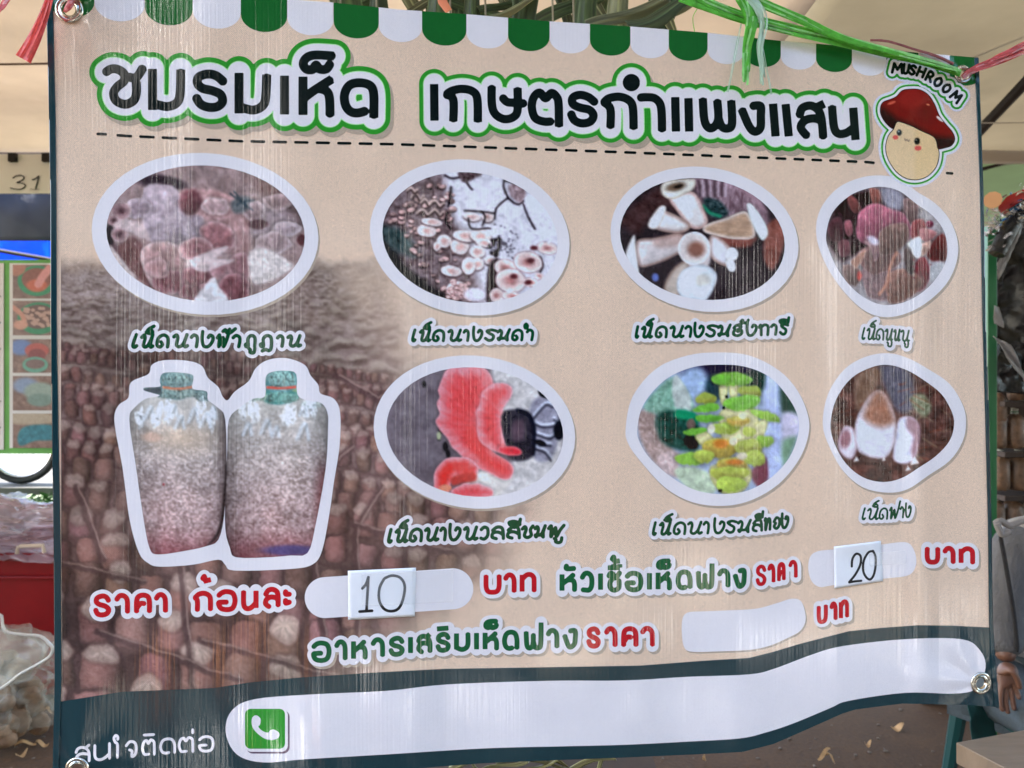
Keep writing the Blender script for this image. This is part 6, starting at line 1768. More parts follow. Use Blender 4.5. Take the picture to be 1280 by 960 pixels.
# dry leaves and straw bits on the ground
M_DRY = simple('dry_leaf', (.42, .26, .12), .8, 0, 20, .3)
M_PEB = simple('pebble', (.13, .10, .075), .8, 0, 20, .3)
def on_ground(px, py):
    d = CAMZ * FOC / (py - 480)
    return at(px, py, d)
leaf_spots = [(32, 935, .075, 30, .2), (53, 935, .05, 5, .3), (27, 948, .06, 80, .2), (1122, 914, .06, 10, .5), (1030, 948, .10, 40, .12), (1038, 952, .06, 100, .15), (60, 893, .04, 0, .3), (1190, 935, .03, 40, .5), (880, 953, .04, 70, .3), (1085, 935, .03, 10, .5), (760, 956, .05, 120, .3)]
for i, (px, py, L_, a, w_) in enumerate(leaf_spots):
    p = on_ground(px, py); a = math.radians(a)
    bm = bmesh.new(); k = 8; l, r_ = [], []
    for j in range(k + 1):
        t = j / k; hw = w_ * L_ * .5 * math.sin(math.pi * min(t * .96 + .04, 1)) + .0012
        x = (t - .5) * L_; z = .012 + .012 * math.sin(t * 5 + i) + .004
        c_, s_ = math.cos(a), math.sin(a)
        l.append(bm.verts.new(p + Vector((x * c_ - hw * s_, x * s_ + hw * c_, z + .006)))); r_.append(bm.verts.new(p + Vector((x * c_ + hw * s_, x * s_ - hw * c_, z))))
    for j in range(k): bm.faces.new((l[j], l[j + 1], r_[j + 1], r_[j]))
    names = ['curled pale dry leaf beside the sack', 'thin brown dry leaf right of the sack', 'small curled straw piece lowest below the sack', 'orange dry leaf alone on the dirt under the banner', 'long dry twig at the bottom edge of the photo',
             'short dry stalk crossing the long twig', 'small brown leaf against the banner left edge', 'small dry leaf just left of the wooden table', 'dry leaf at the bottom under the curved hem', 'tiny dry leaf between the twig and the table', 'dry leaf peeping out below the middle of the banner']
    o = bm_obj('dry_leaf', bm, M_DRY, smooth=False); so = o.modifiers.new('thickness', 'SOLIDIFY'); so.thickness = .001
    tag(o, names[i], 'leaf', 'dry leaves on the dirt')
bm = bmesh.new()
for i in range(900):
    p = Vector((rs.uniform(-2.5, 2.8), rs.uniform(2.6, 5.5), .004)); s_ = rs.uniform(.002, .008)
    m_ = Matrix.Translation(p) @ Matrix.Rotation(rs.uniform(0, 3), 4, 'Z') @ Matrix.Diagonal((s_ * 1.4, s_, s_ * .6, 1))
    bmesh.ops.create_icosphere(bm, subdivisions=1, radius=1, matrix=m_)
tag(bm_obj('gravel', bm, M_PEB), kind='stuff', label='small stones and grit scattered over the brown dirt ground', cat='gravel')

# ------------------------------------------------------------------ right: green post, foil, black plastic, shelves of grow bags
gp = empty('green_post', at(1239, 560, 3.0)); tag(gp, 'dark green steel post right of the banner', 'post')
a, b = at(1232, 292, 3.0), at(1243.5, 480, 3.0)
bm = bmesh.new(); box(bm, ((a.x + b.x) / 2, 3.0, 1.06), (b.x - a.x, .03, 2.12)); bm_obj('tube', bm, simple('green_enamel', (.01, .13, .04), .35, 0, 4, .2), gp, False, bevel=.002)
bm = bmesh.new(); box(bm, ((a.x + b.x) / 2, 3.0, .006), (.09, .09, .01)); bm_obj('foot_plate', bm, simple('green_enamel_foot', (.01, .13, .04), .35), gp, False)
M_BLKP = simple('black_plastic', (.006, .006, .007), .22, 0, 40, .3, .006, .6)
M_GREYP = plastic_mat('grey_film', (.30, .29, .29), .8, .3)
def bagged(name, corners, mat, wave, label, cat, seed, wl, nx=70, ny=70):
    return sheet(name, corners, mat, nx, ny, wave, label, cat, seed, wl)
bagged('black_plastic_sheet', [tuple(at(1243, 300, 3.1)), tuple(at(1400, 180, 3.1)), tuple(at(1400, 500, 3.1)), tuple(at(1238, 490, 3.1))], M_BLKP, .09, 'glossy crumpled black plastic sheet hanging right of the banner', 'plastic sheet', 4, .16)
bagged('grey_film_strip', [tuple(at(1246, 330, 2.96)), tuple(at(1270, 268, 2.96)), tuple(at(1282, 275, 2.96)), tuple(at(1249, 350, 2.96))], M_GREYP, .02, 'greyish clear film strip folded over the black sheet, upper one', 'film', 5, .05, 30, 30)
bagged('grey_film_strip', [tuple(at(1243, 420, 2.96)), tuple(at(1262, 432, 2.96)), tuple(at(1300, 500, 2.96)), tuple(at(1258, 448, 2.96))], M_GREYP, .02, 'greyish clear film strip hanging lower on the black sheet', 'film', 6, .05, 30, 30)
bagged('grey_film_strip', [tuple(at(1242, 382, 2.96)), tuple(at(1249, 384, 2.96)), tuple(at(1256, 410, 2.96)), tuple(at(1243, 404, 2.96))], M_GREYP, .012, 'small greyish film scrap between the two longer strips', 'film', 7, .05, 20, 20)
# foil bunting
M_FOIL = simple('silver_foil', (.75, .74, .76), .16, 1.0, 60, .15, .004)
M_FOILB = simple('blue_foil', (.02, .22, .55), .2, 1.0, 60, .15, .004)
M_FOILG = simple('gold_foil', (.75, .5, .10), .2, 1.0, 60, .15, .004)
fb = empty('foil_garland', at(1240, 300, 2.9)); tag(fb, 'sparkling silver foil garland with blue and gold bits beside the top of the post', 'garland')
rf = random.Random(12)
for i in range(150):
    t = rf.random()
    px, py = 1232 + 52 * t + rf.gauss(0, 6), 292 - 46 * t + rf.gauss(0, 10)
    m_ = M_FOILB if (1255 < px < 1276 and rf.random() < .25) else (M_FOILG if rf.random() < .04 else M_FOIL)
    p = at(px, py, 2.88 + rf.uniform(-.03, .03)); s_ = rf.uniform(.008, .020)
    d1 = Vector((rf.gauss(0, 1), rf.gauss(0, .6), rf.gauss(0, 1))).normalized(); d2 = d1.orthogonal().normalized()
    bm = bmesh.new()
    v = [bm.verts.new(p + d1 * a_ * s_ + d2 * b_ * s_ * .45 + d1.cross(d2) * c_ * s_) for a_, b_, c_ in ((-1, -1, 0), (0, -1, .25), (1, -1, -.1), (1, 1, .1), (0, 1, .35), (-1, 1, .1))]
    bm.faces.new((v[0], v[1], v[4], v[5])); bm.faces.new((v[1], v[2], v[3], v[4]))
    o = bm_obj('foil_flake', bm, m_, fb, smooth=False); 
bm = bmesh.new(); tube(bm, [at(1246, 318, 2.9), at(1262, 285, 2.9), at(1285, 245, 2.9)], [.030, .035, .02], 10); bm_obj('black_core', bm, M_BLKP, fb)
bm = bmesh.new(); tube(bm, [at(1241, 250, 2.84), at(1241, 250, 2.832)], .031, 10); tag(bm_obj('orange_disc', bm, simple('orange_card', (.75, .42, .22), .6)), 'pale orange ten sided disc above the silver foil garland', 'disc')
bm = bmesh.new(); tube(bm, [at(1250, 262, 2.86), at(1262, 252, 2.86), at(1284, 240, 2.86)], [.012, .022, .016], 8, flat=(0, 1, 0)); tag(bm_obj('red_ribbon', bm, simple('red_ribbon', (.45, .02, .02), .4)), 'short red ribbon beside the pale orange disc', 'ribbon')

M_GBAG = simple('grow_bag_substrate', (.17, .095, .055), .42, 0, 35, .45, .006, .5)
M_CAPG = simple('grow_bag_neck', (.42, .40, .32), .35, 0, 30, .3, .003)
M_SHELF = simple('shelf_wood', (.045, .028, .02), .8, 0, 10, .3)
shelf = empty('bag_shelf', at(1290, 640, 3.2)); tag(shelf, 'dark wooden shelf rack full of grow bags at the right', 'shelf')
for py in (500, 560, 612, 668):
    p = at(1300, py + 4, 3.3); bm = bmesh.new(); box(bm, (p.x + .10, 3.3, p.z), (.72, .34, .022)); bm_obj('shelf_board', bm, M_SHELF, shelf, False, bevel=.002)
for px in (1236, 1420):
    p = at(px, 500, 3.3); bm = bmesh.new(); box(bm, (p.x, 3.46, .75), (.035, .03, 1.5)); bm_obj('upright', bm, M_SHELF, shelf, False)
bm = bmesh.new(); box(bm, (at(1330, 0, 3.5).x, 3.60, .9), (1.2, .02, 1.8)); bm_obj('back_panel', bm, M_SHELF, shelf, False)
def grow_bag(px, pyb, d, w, h, lab, seed):
    p = at(px, pyb, d)
    e = empty('grow_bag', tuple(p)); tag(e, lab, 'grow bag', 'grow bags stacked on the dark shelf')
    bm = bmesh.new()
    prof = [(0, 0), (.8, .0), (1.0, .08), (1.03, .4), (1.0, .72), (.85, .88), (.4, .98), (.25, 1.0), (0, 1.0)]
    sg = 18; rings = []
    for r_, z in prof:
        rings.append([bm.verts.new(p + Vector((math.cos(2 * math.pi * k / sg) * r_ * w / 2 * (1 + .10 * mnoise.noise(Vector((k * .7, z * 5, seed)))), math.sin(2 * math.pi * k / sg) * r_ * w / 2, z * h + .006 * mnoise.noise(Vector((k * .9, z * 3, seed + 4)))))) for k in range(sg)])
    for i in range(len(prof) - 1):
        for k in range(sg): bm.faces.new((rings[i][k], rings[i][(k + 1) % sg], rings[i + 1][(k + 1) % sg], rings[i + 1][k]))
    bmesh.ops.remove_doubles(bm, verts=bm.verts, dist=1e-5)
    bm_obj('bag', bm, M_GBAG, e)
    bm = bmesh.new(); tube(bm, [p + Vector((0, 0, h * .97)), p + Vector((0, 0, h + .012)), p + Vector((.002, 0, h + .02))], [w * .2, w * .15, w * .19], 10); bm_obj('neck', bm, M_CAPG, e)
    bm = bmesh.new(); tube(bm, [p + Vector((0, 0, h + .004)), p + Vector((0, 0, h + .009))], w * .19, 10); bm_obj('band', bm, simple('neck_band', (.05, .16, .08), .5), e)
rowsb = [(500, [(1246, 'leftmost bag of the top shelf row'), (1272, 'second bag of the top shelf row'), (1298, 'third bag of the top shelf row')]),
         (560, [(1246, 'leftmost bag of the second shelf row'), (1268, 'second bag of the second shelf row'), (1292, 'third bag of the second shelf row')]),
         (612, [(1250, 'leftmost bag of the third shelf row'), (1272, 'second bag of the third shelf row'), (1297, 'third bag of the third shelf row')]),
         (668, [(1244, 'leftmost bag of the bottom shelf row'), (1266, 'second bag of the bottom shelf row'), (1290, 'third bag of the bottom shelf row')])]
for ri, (py, bs) in enumerate(rowsb):
    for bi, (px, lab) in enumerate(bs):
        if ri == 0 and bi == 0: py_, h_ = 528, .125
        else: py_, h_ = py, (.145 if ri else .15)
        grow_bag(px, py_ + (34 if ri == 0 and bi else 0) * 0, 3.2 + .01 * bi, .072 + .006 * (bi % 2), h_, 'brown ' + lab + ' behind the seated person', ri * 5 + bi)

# ------------------------------------------------------------------ seated person in a grey hoodie
M_HOOD = simple('grey_jersey', (.115, .112, .112), .9, 0, 14, .22, .022, stretch=(1, 1, .45))
M_HOODP = simple('pale_lining', (.26, .24, .22), .9, 0, 90, .1, .001)
M_SKIN = simple('skin', (.15, .068, .04), .5, 0, 40, .12)
M_JEAN = simple('denim', (.045, .060, .070), .85, 0, 120, .2, .001)
M_HAIR = simple('black_hair', (.010, .008, .007), .4)
person = empty('person', (1.78, 2.42, 0)); tag(person, 'seated person in grey hoodie and jeans leaning behind the banner edge with one hand hanging', 'person')
def skinned(name, verts, edges, radii, mat, sub=2, root=0):
    me = bpy.data.meshes.new(name); me.from_pydata([tuple(v) for v in verts], edges, []); me.update()
    o = link(name, me, mat, person)
    sm = o.modifiers.new('skin', 'SKIN'); sm.use_smooth_shade = True
    for i, r_ in enumerate(radii):
        sv = me.skin_vertices[0].data[i]; sv.radius = r_ if isinstance(r_, tuple) else (r_, r_)
        sv.use_root = (i == root)
    ss = o.modifiers.new('smooth', 'SUBSURF'); ss.levels = sub; ss.render_levels = sub
    return o
dp = 2.45
hip = Vector((1.74, 2.62, .50)); chest = at(1305, 735, 2.55); chest = Vector((1.80, 2.52, .88)); shl = at(1262, 684, 2.45); shr = Vector((shl.x + .36, 2.62, shl.z + .01)); nk = Vector(((shl.x + shr.x) / 2, 2.52, shl.z + .07)); hd = nk + Vector((.03, -.04, .20))
elb = at(1254, 775, 2.42); wr = at(1258, 828, 2.36)
# body in one continuous surface: torso, neck, head, both arms to the wrists, both legs to the feet
bv = [hip, (hip + chest) / 2, chest, nk + Vector((0, 0, -.06)), nk, hd + Vector((0, 0, -.07)), hd, hd + Vector((0, 0, .07)),
      shl, (shl + elb) / 2, elb, (elb + wr) / 2, wr,
      shr, shr + Vector((.06, -.05, -.14)), shr + Vector((.07, -.10, -.26)), shr + Vector((-.02, -.26, -.32)), shr + Vector((-.08, -.36, -.34)),
      hip + Vector((-.10, -.04, -.02)), hip + Vector((-.16, -.40, .0)), hip + Vector((-.16, -.42, -.42)), hip + Vector((-.16, -.54, -.47)),
      hip + Vector((.12, -.04, -.02)), hip + Vector((.16, -.42, .0)), hip + Vector((.18, -.40, -.42)), hip + Vector((.18, -.52, -.47))]
be = [(0, 1), (1, 2), (2, 3), (3, 4), (4, 5), (5, 6), (6, 7), (3, 8), (8, 9), (9, 10), (10, 11), (11, 12), (3, 13), (13, 14), (14, 15), (15, 16), (16, 17), (0, 18), (18, 19), (19, 20), (20, 21), (0, 22), (22, 23), (23, 24), (24, 25)]
br_ = [(.15, .12), (.14, .11), (.15, .11), (.10, .08), .050, .055, (.075, .088), (.065, .075), .058, .045, .040, .035, .026, .058, .045, .04, .034, .026, .095, .065, .048, .035, .095, .065, .048, .035]
skinned('body', bv, be, br_, M_SKIN, 2, 0)
# clothes follow the body
hv = [hip + Vector((0, 0, .06)), (hip + chest) / 2, chest, nk + Vector((0, 0, -.06)), shl, (shl + elb) / 2, elb, (elb + wr) / 2, wr + (elb - wr) * .12, shr, bv[14], bv[15], bv[16], bv[17] + Vector((.02, .03, 0))]
skinned('hoodie', hv, [(0, 1), (1, 2), (2, 3), (3, 4), (4, 5), (5, 6), (6, 7), (7, 8), (3, 9), (9, 10), (10, 11), (11, 12), (12, 13)], [(.175, .145), (.17, .135), (.175, .13), (.115, .095), .072, .062, .060, .054, .046, .072, .06, .056, .048, .04], M_HOOD, 2, 0)
skinned('jeans', [hip + Vector((0, .02, -.01)), bv[18], bv[19] , bv[20] + Vector((0, 0, .04)), bv[22], bv[23], bv[24] + Vector((0, 0, .04))], [(0, 1), (1, 2), (2, 3), (0, 4), (4, 5), (5, 6)], [(.165, .14), .115, .083, .066, .115, .083, .066], M_JEAN, 2, 0)
# hood collar lying on the shoulders, with a pale fold in front
bm = bmesh.new(); cpts = []
for k in range(13):
    a = math.radians(-200 + 220 * k / 12)
    cpts.append(nk + Vector((.125 * math.cos(a) - .005, .11 * math.sin(a) * -1 * -1, -.02 - .03 * math.sin(a))))
tube(bm, cpts, [.02 + .024 * math.sin(math.pi * k / 12) for k in range(13)], 10); bm_obj('hood', bm, M_HOODP, person)
fold = [at(x, y, 2.32) for x, y in [(1244, 655), (1251, 651), (1262, 657), (1275, 652), (1290, 648)]]
part_tube('collar_fold', [Vector(p) for p in smooth_curve(fold, False, 4)], [.010] * 17, M_HOODP, person, 8)
lap = [at(x, y, 2.31) for x, y in [(1246, 654), (1249, 662), (1253, 668), (1262, 664)]]
part_tube('collar_lap', [Vector(p) for p in smooth_curve(lap, False, 4)], [.010] * 13, M_HOODP, person, 8)
opn = [at(x, y, 2.335) for x, y in [(1250, 668), (1256, 700), (1262, 735), (1268, 775), (1272, 815)]]
part_tube('jacket_opening', [Vector(p) for p in smooth_curve(opn, False, 4)], [.003] + [.0065] * 15 + [.003], simple('dark_opening', (.02, .018, .018), .9), person, 8)
# hair
bm = bmesh.new(); bmesh.ops.create_uvsphere(bm, u_segments=20, v_segments=14, radius=1)
for v in bm.verts:
    if v.co.y < -.2 and v.co.z < .45: v.co.y = -.2 + (v.co.y + .2) * .25
    v.co = Vector((v.co.x * .098, v.co.y * .112, v.co.z * .125)) + hd + Vector((0, .015, .035))
bm_obj('hair', bm, M_HAIR, person)
for sx in (-1, 1):
    bm = bmesh.new(); bmesh.ops.create_uvsphere(bm, u_segments=10, v_segments=8, radius=.011, matrix=Matrix.Translation(hd + Vector((sx * .03, -.082, .0)))); bm_obj('eye', bm, M_HAIR, person)
bm = bmesh.new(); tube(bm, [hd + Vector((0, -.082, .01)), hd + Vector((0, -.104, -.035)), hd + Vector((0, -.085, -.042))], [.008, .014, .008], 8); bm_obj('nose', bm, M_SKIN, person)
bm = bmesh.new(); tube(bm, [hd + Vector((-.022, -.078, -.066)), hd + Vector((0, -.088, -.066)), hd + Vector((.022, -.078, -.066))], [.004, .007, .004], 8); bm_obj('mouth', bm, simple('lips', (.28, .08, .07), .5), person)
for sx in (-1, 1):
    bm = bmesh.new(); tube(bm, [bv[21 if sx < 0 else 25] + Vector((0, .10, -.005)), bv[21 if sx < 0 else 25] + Vector((0, 0, -.01)), bv[21 if sx < 0 else 25] + Vector((0, -.10, -.02))], [.04, .045, .032], 10); bm_obj('shoe', bm, M_RUB, person)
# the hanging hand: palm and five fingers
palm = wr + (wr - elb).normalized() * .05
hk = at(1259, 848, 2.33)
hvts = [wr, at(1258, 840, 2.34), at(1260, 851, 2.33)]; hed = [(0, 1), (1, 2)]; hr = [(.024, .018), (.032, .017), (.034, .016)]
fing = [((1252, 856), (1250, 872), (1251, 884), (1255, 890)), ((1257, 860), (1257, 878), (1259, 888), (1261, 893)), ((1262, 858), (1265, 872), (1267, 883), (1268, 889)), ((1266, 852), (1270, 862), (1273, 870), (1274, 875))]
for f_i, f in enumerate(fing):
    i0 = len(hvts)
    for j, (x, y) in enumerate(f): hvts.append(at(x, y, 2.325 - .006 * j)); hr.append(.0095 - .0008 * j)
    hed += [(2, i0), (i0, i0 + 1), (i0 + 1, i0 + 2), (i0 + 2, i0 + 3)]
i0 = len(hvts)
for j, (x, y) in enumerate([(1266, 838), (1272, 850), (1275, 862)]): hvts.append(at(x, y, 2.30)); hr.append(.0105 - .001 * j)
hed += [(1, i0), (i0, i0 + 1), (i0 + 1, i0 + 2)]
skinned('hand', hvts, hed, hr, M_SKIN, 2, 0)
# plastic chair under the person
M_TEAL = simple('teal_plastic', (.006, .050, .050), .4, 0, 3, .1)
ch = empty('plastic_chair', (1.84, 2.6, 0)); tag(ch, 'dark teal plastic chair carrying the person in the grey hoodie', 'chair')
bm = bmesh.new(); box(bm, (1.84, 2.58, .40), (.50, .48, .03)); bm_obj('seat', bm, M_TEAL, ch, False, bevel=.012)
bm = bmesh.new(); box(bm, (1.90, 2.84, .66), (.46, .03, .44), Matrix.Rotation(math.radians(-10), 3, 'X')); bm_obj('backrest', bm, M_TEAL, ch, False, bevel=.012)
for sx in (-1, 1):
    for sy in (-1, 1):
        bm = bmesh.new(); tube(bm, [(1.84 + sx * .21, 2.58 + sy * .2, .39), (1.84 + sx * .25, 2.58 + sy * .24, 0)], [.03, .022], 8); bm_obj('leg', bm, M_TEAL, ch)
tg = sheet('teal_cloth', [tuple(at(1206, 860, 2.50)), tuple(at(1238, 862, 2.52)), tuple(at(1246, 925, 2.52)), tuple(at(1214, 925, 2.50))], simple('teal_cloth', (.010, .065, .062), .8, 0, 20, .15), 30, 24, .015, 'dark teal cloth hanging beside the jeans under the banner corner', 'cloth', 3, .1)

# ------------------------------------------------------------------ table corner lower right
M_TT = simple('worn_table_top', (.21, .155, .11), .42, 0, 8, .18, .002, .5, 0, (1, 4, 1))
M_TS = simple('table_side', (.085, .06, .05), .6, 0, 8, .2)
tb = empty('metal_table', (1.4, 1.9, 0)); tag(tb, 'brown scuffed table corner at the lower right of the photo', 'table')
ztb = .735
def on_plane(px, py, z): return at(px, py, (CAMZ - z) * FOC / (py - 480))
c0, c1_, c2_ = on_plane(1195, 928, ztb), on_plane(1330, 903, ztb), on_plane(1262, 985, ztb)
u = (c1_ - c0).normalized(); v = (c2_ - c0); v = (v - u * v.dot(u)).normalized()
L1, L2 = 1.0, .62
bm = bmesh.new()
vt = [bm.verts.new(p) for p in (c0, c0 + u * L1, c0 + u * L1 + v * L2, c0 + v * L2)]
vb = [bm.verts.new(p.co + Vector((0, 0, -.045))) for p in vt]
bm.faces.new(vt)
for i in range(4): bm.faces.new((vt[i], vt[(i + 1) % 4], vb[(i + 1) % 4], vb[i]))
bm.faces.new(vb[::-1]); bm_obj('table_top', bm, M_TT, tb, False, bevel=.002)
bm = bmesh.new(); ctr = c0 + u * L1 / 2 + v * L2 / 2
M3 = Matrix((u, v, Vector((0, 0, 1)))).transposed()
box(bm, ctr + Vector((0, 0, -.045 - .06)), (L1 - .03, L2 - .03, .12), M3); bm_obj('apron', bm, M_TS, tb, False)
for a in (.05, L1 - .05):
    for b in (.05, L2 - .05):
        p = c0 + u * a + v * b; bm = bmesh.new(); box(bm, (p.x, p.y, .3), (.04, .04, .60), M3); bm_obj('leg', bm, M_TS, tb, False)
# scratches and peeling flakes on the top
bm = bmesh.new(); rk = random.Random(5)
for i in range(46):
    a, b = rk.uniform(.02, .7), rk.uniform(.02, .5); p = c0 + u * a + v * b + Vector((0, 0, .0012)); ang_ = rk.uniform(0, 3.1)
    pts = [p]
    for j in range(3): ang_ += rk.uniform(-.8, .8); pts.append(pts[-1] + Vector((math.cos(ang_), math.sin(ang_), 0)) * rk.uniform(.004, .012))
    tube(bm, pts, .0007, 4)
o = bm_obj('scratches', bm, M_TS, tb); o['kind'] = 'stuff'

# ------------------------------------------------------------------ dried palm leaves above the banner
M_PALM = simple('dried_palm', (.11, .135, .075), .55, 0, 10, .35, .002, .4, 0, (1, 1, .1)); M_PALM2 = simple('pale_palm', (.26, .24, .16), .6, 0, 10, .3, .002, .4, 0, (1, 1, .2))
pw = empty('palm_weave', at(600, -40, 1.75)); tag(pw, 'woven dried palm fronds with dark olive strips behind the top edge of the banner', 'palm decoration')
_m, _nt, _b = new_mat('palm_leaf'); _a = _nt.nodes.new('ShaderNodeAttribute'); _a.attribute_name = 'Col'; _nt.links.new(_a.outputs['Color'], _b.inputs['Base Color']); _b.inputs['Roughness'].default_value = .5
M_LEAFC = _m
rlf = np.random.default_rng(5)
def leaflet(p0, p1, w, d0, d1, mat, bend=0.0, parent=pw, tip=1.0):
    A, B = at(*p0, d0), at(*p1, d1); n_, m_ = 26, 14
    ax = (B - A); L_ = ax.length; ax.normalize(); side = ax.cross(Vector((0, 1, 0))).normalized(); nr = side.cross(ax).normalized()
    base = np.array((.055, .090, .032) if mat is M_PALM else (.17, .18, .085)) * rlf.uniform(.7, 1.25)
    fib = rlf.uniform(.55, 1.35, m_ + 1); co = []; cols = []; ph = rlf.uniform(0, 6)
    for i in range(n_ + 1):
        t = i / n_; ww = w / FOC * ((d0 + d1) / 2) * .5 * (1 - (1 - tip) * t ** 2) * (.92 + .08 * math.sin(t * 9 + ph))
        cc = A + ax * L_ * t + nr * bend * math.sin(math.pi * t) + side * (.006 * math.sin(t * 5 + ph))
        for k in range(m_ + 1):
            s_ = k / m_ * 2 - 1
            co.append(cc + side * ww * s_ + nr * (.006 * abs(s_) + .0012 * math.sin(k * 2.4 + ph) + .003 * math.sin(4 * t + 2 * s_ + ph)))
            e_ = 1.0 + (.8 if abs(s_) > .93 else 0) + (.9 if k == m_ // 2 else 0)
            cols.append(base * fib[k] * e_ * (1 + .25 * math.sin(t * 6 + ph + k)))
    idx = np.arange((n_ + 1) * (m_ + 1)).reshape(n_ + 1, m_ + 1)
    q = np.stack([idx[:-1, :-1], idx[:-1, 1:], idx[1:, 1:], idx[1:, :-1]], -1).reshape(-1, 4)
    o = link('leaflet', mesh_from('leaflet', [tuple(p) for p in co], [q], np.array(cols)), M_LEAFC, parent); so = o.modifiers.new('thickness', 'SOLIDIFY'); so.thickness = .001
for i, (p0, p1, w, dd, mt, tp) in enumerate([((548, -30), (550, 60), 27, 1.60, M_PALM, 1), ((592, -30), (595, 60), 22, 1.62, M_PALM, 1), ((652, -30), (657, 70), 36, 1.58, M_PALM, 1), ((734, -30), (737, 80), 32, 1.60, M_PALM, 1), ((777, -30), (776, 90), 30, 1.57, M_PALM2, 1), ((432, -30), (436, 50), 30, 1.58, M_PALM, 1), ((474, -30), (478, 60), 26, 1.62, M_PALM, 1), ((332, -30), (334, 30), 46, 1.6, M_PALM, 1),
                                             ((596, 24), (690, -14), 10, 1.56, M_PALM2, .6), ((600, 14), (672, -16), 10, 1.63, M_PALM, .6), ((672, 28), (760, -20), 20, 1.65, M_PALM, 1), ((736, 34), (836, -6), 17, 1.54, M_PALM2, 1), ((786, 34), (868, -4), 22, 1.53, M_PALM, .8), ((820, 20), (900, -30), 18, 1.6, M_PALM2, .7), ((500, 20), (580, -24), 14, 1.66, M_PALM2, .8), ((400, 14), (500, -20), 16, 1.66, M_PALM, .8), ((270, 6), (380, -20), 18, 1.64, M_PALM, .8), ((520, -10), (640, 20), 14, 1.68, M_PALM, 1), ((690, -14), (830, 26), 14, 1.69, M_PALM, 1)]):
    leaflet(p0, p1, w, dd, dd + .02, mt, .01, tip=tp)
for i in range(22):
    x_ = 290 + i * 27 + 8 * math.sin(i * 2.1); lean = 46 * math.sin(i * 1.7)
    leaflet((x_, -40), (x_ + lean, 52 + 10 * math.sin(i)), 13 + 9 * abs(math.sin(i * 1.3)), 1.66 + .02 * (i % 4), 1.68, M_PALM2 if i % 4 == 0 else M_PALM, .012, tip=.35)
for x in (562, 606, 690, 716, 470, 425, 350):
    bm = bmesh.new(); tube(bm, [at(x, -25, 1.585), at(x + 2, 60, 1.585)], .0022, 6); bm_obj('midrib', bm, M_PALM2, pw)
bm = bmesh.new(); tube(bm, [at(180, -40, 1.72), at(900, -34, 1.8)], .02, 10); bm_obj('carrying_stick', bm, simple('bamboo', (.3, .24, .13), .5), pw)
bm = bmesh.new(); tube(bm, [at(546, -16, 1.52), at(553, 2, 1.52), at(561, 14, 1.52)], [.004, .009, .007], 8, flat=(0, 1, 0)); tag(bm_obj('orange_string', bm, simple('orange_string', (.75, .25, .12), .5)), 'small orange plastic string end among the palm strips', 'string')
# dry fronds lying low behind the banner's foot
pl = empty('dry_fronds', at(680, 962, 1.5)); tag(pl, 'dry palm pieces just under the lower edge of the banner', 'palm pieces')
for (p0, p1, w) in [((560, 962), (640, 948), 6), ((600, 970), (660, 950), 7), ((650, 972), (700, 946), 6), ((700, 966), (770, 950), 6), ((740, 972), (765, 944), 5), ((620, 952), (720, 962), 6), ((585, 948), (610, 975), 6), ((680, 950), (735, 975), 6)]:
    leaflet(p0, p1, w, 1.52, 1.5, M_PALM2, .004, pl, .5)
bm = bmesh.new(); box(bm, at(670, 975, 1.53) + Vector((0, 0, -.012)), (.5, .3, .02)); bm_obj('tray', bm, M_SHELF, pl, False)

# ------------------------------------------------------------------ plastic strings that tie the banner
def strands(name, path, width, nstr, mat, label, cat, seed, r0=.0016, depth_off=0.012, taper=(1, 1), flat=True, parts='strand'):
    rs_ = random.Random(seed)
    e = empty(name, tuple(surf(*path[0], depth_off))); tag(e, label, cat)
    P = smooth_curve(path, False, 6)
    for k in range(nstr):
        P = smooth_curve(np.asarray(path, dtype=float) + (np.array([[rs_.uniform(-3, 3), rs_.uniform(-10, 12)]]) * np.array([[0.0]] * (len(path) - 1) + [[1.0]]) if 'tassel' in name else 0), False, 6)
        o0 = rs_.uniform(-1, 1); ph = rs_.uniform(0, 6); fr = rs_.uniform(.6, 1.6)
        pts = []; rr0 = []
        for i, (x, y) in enumerate(P):
            t = i / (len(P) - 1); w = width * (taper[0] * (1 - t) + taper[1] * t)
            a = P[min(i + 1, len(P) - 1)] - P[max(i - 1, 0)]; nrm = np.array([-a[1], a[0]]) / (np.linalg.norm(a) + 1e-6)
            off = (o0 * .8 + .25 * math.sin(ph + fr * t * 6)) * w * .5
            q = (x + nrm[0] * off, y + nrm[1] * off)
            pts.append(Vector(surf(q[0], q[1], depth_off + .003 * math.sin(ph + t * 9 * fr) + .0012 * k / nstr)))
            rr0.append(r0 * rs_.uniform(.85, 1.15))
        bm = bmesh.new(); tube(bm, pts, rr0, 6, True, (0, 1, 0) if flat else None); bm_obj(parts, bm, (PALE.get(mat.name, mat) if k % 4 == 1 else mat), e)
    return e
PALE = {}
M_GSTR = translucent_mat('green_raffia', (.16, .62, .06), .35, .35, 60, .25, (1, 1, 1), .001, .5)
M_PSTR = translucent_mat('red_raffia', (.75, .14, .13), .35, .4, 60, .25, (1, 1, 1), .001, .5)
M_CSTR = plastic_mat('pale_green_film', (.62, .80, .58), .55)
PALE['green_raffia'] = translucent_mat('pale_green_raffia', (.45, .85, .30), .4, .3, 60, .25, (1, 1, 1), .001, .6)
PALE['red_raffia'] = translucent_mat('pale_red_raffia', (.85, .38, .36), .4, .3, 60, .25, (1, 1, 1), .001, .6)
strands('green_string', [(852, -8), (880, 4), (935, 24), (1000, 40), (1063, 54), (1120, 68), (1165, 79), (1201, 91)], 18, 34, M_GSTR, 'bright green plastic string tied to the top right eyelet', 'string', 1, .0019, .014, (1.0, .45))
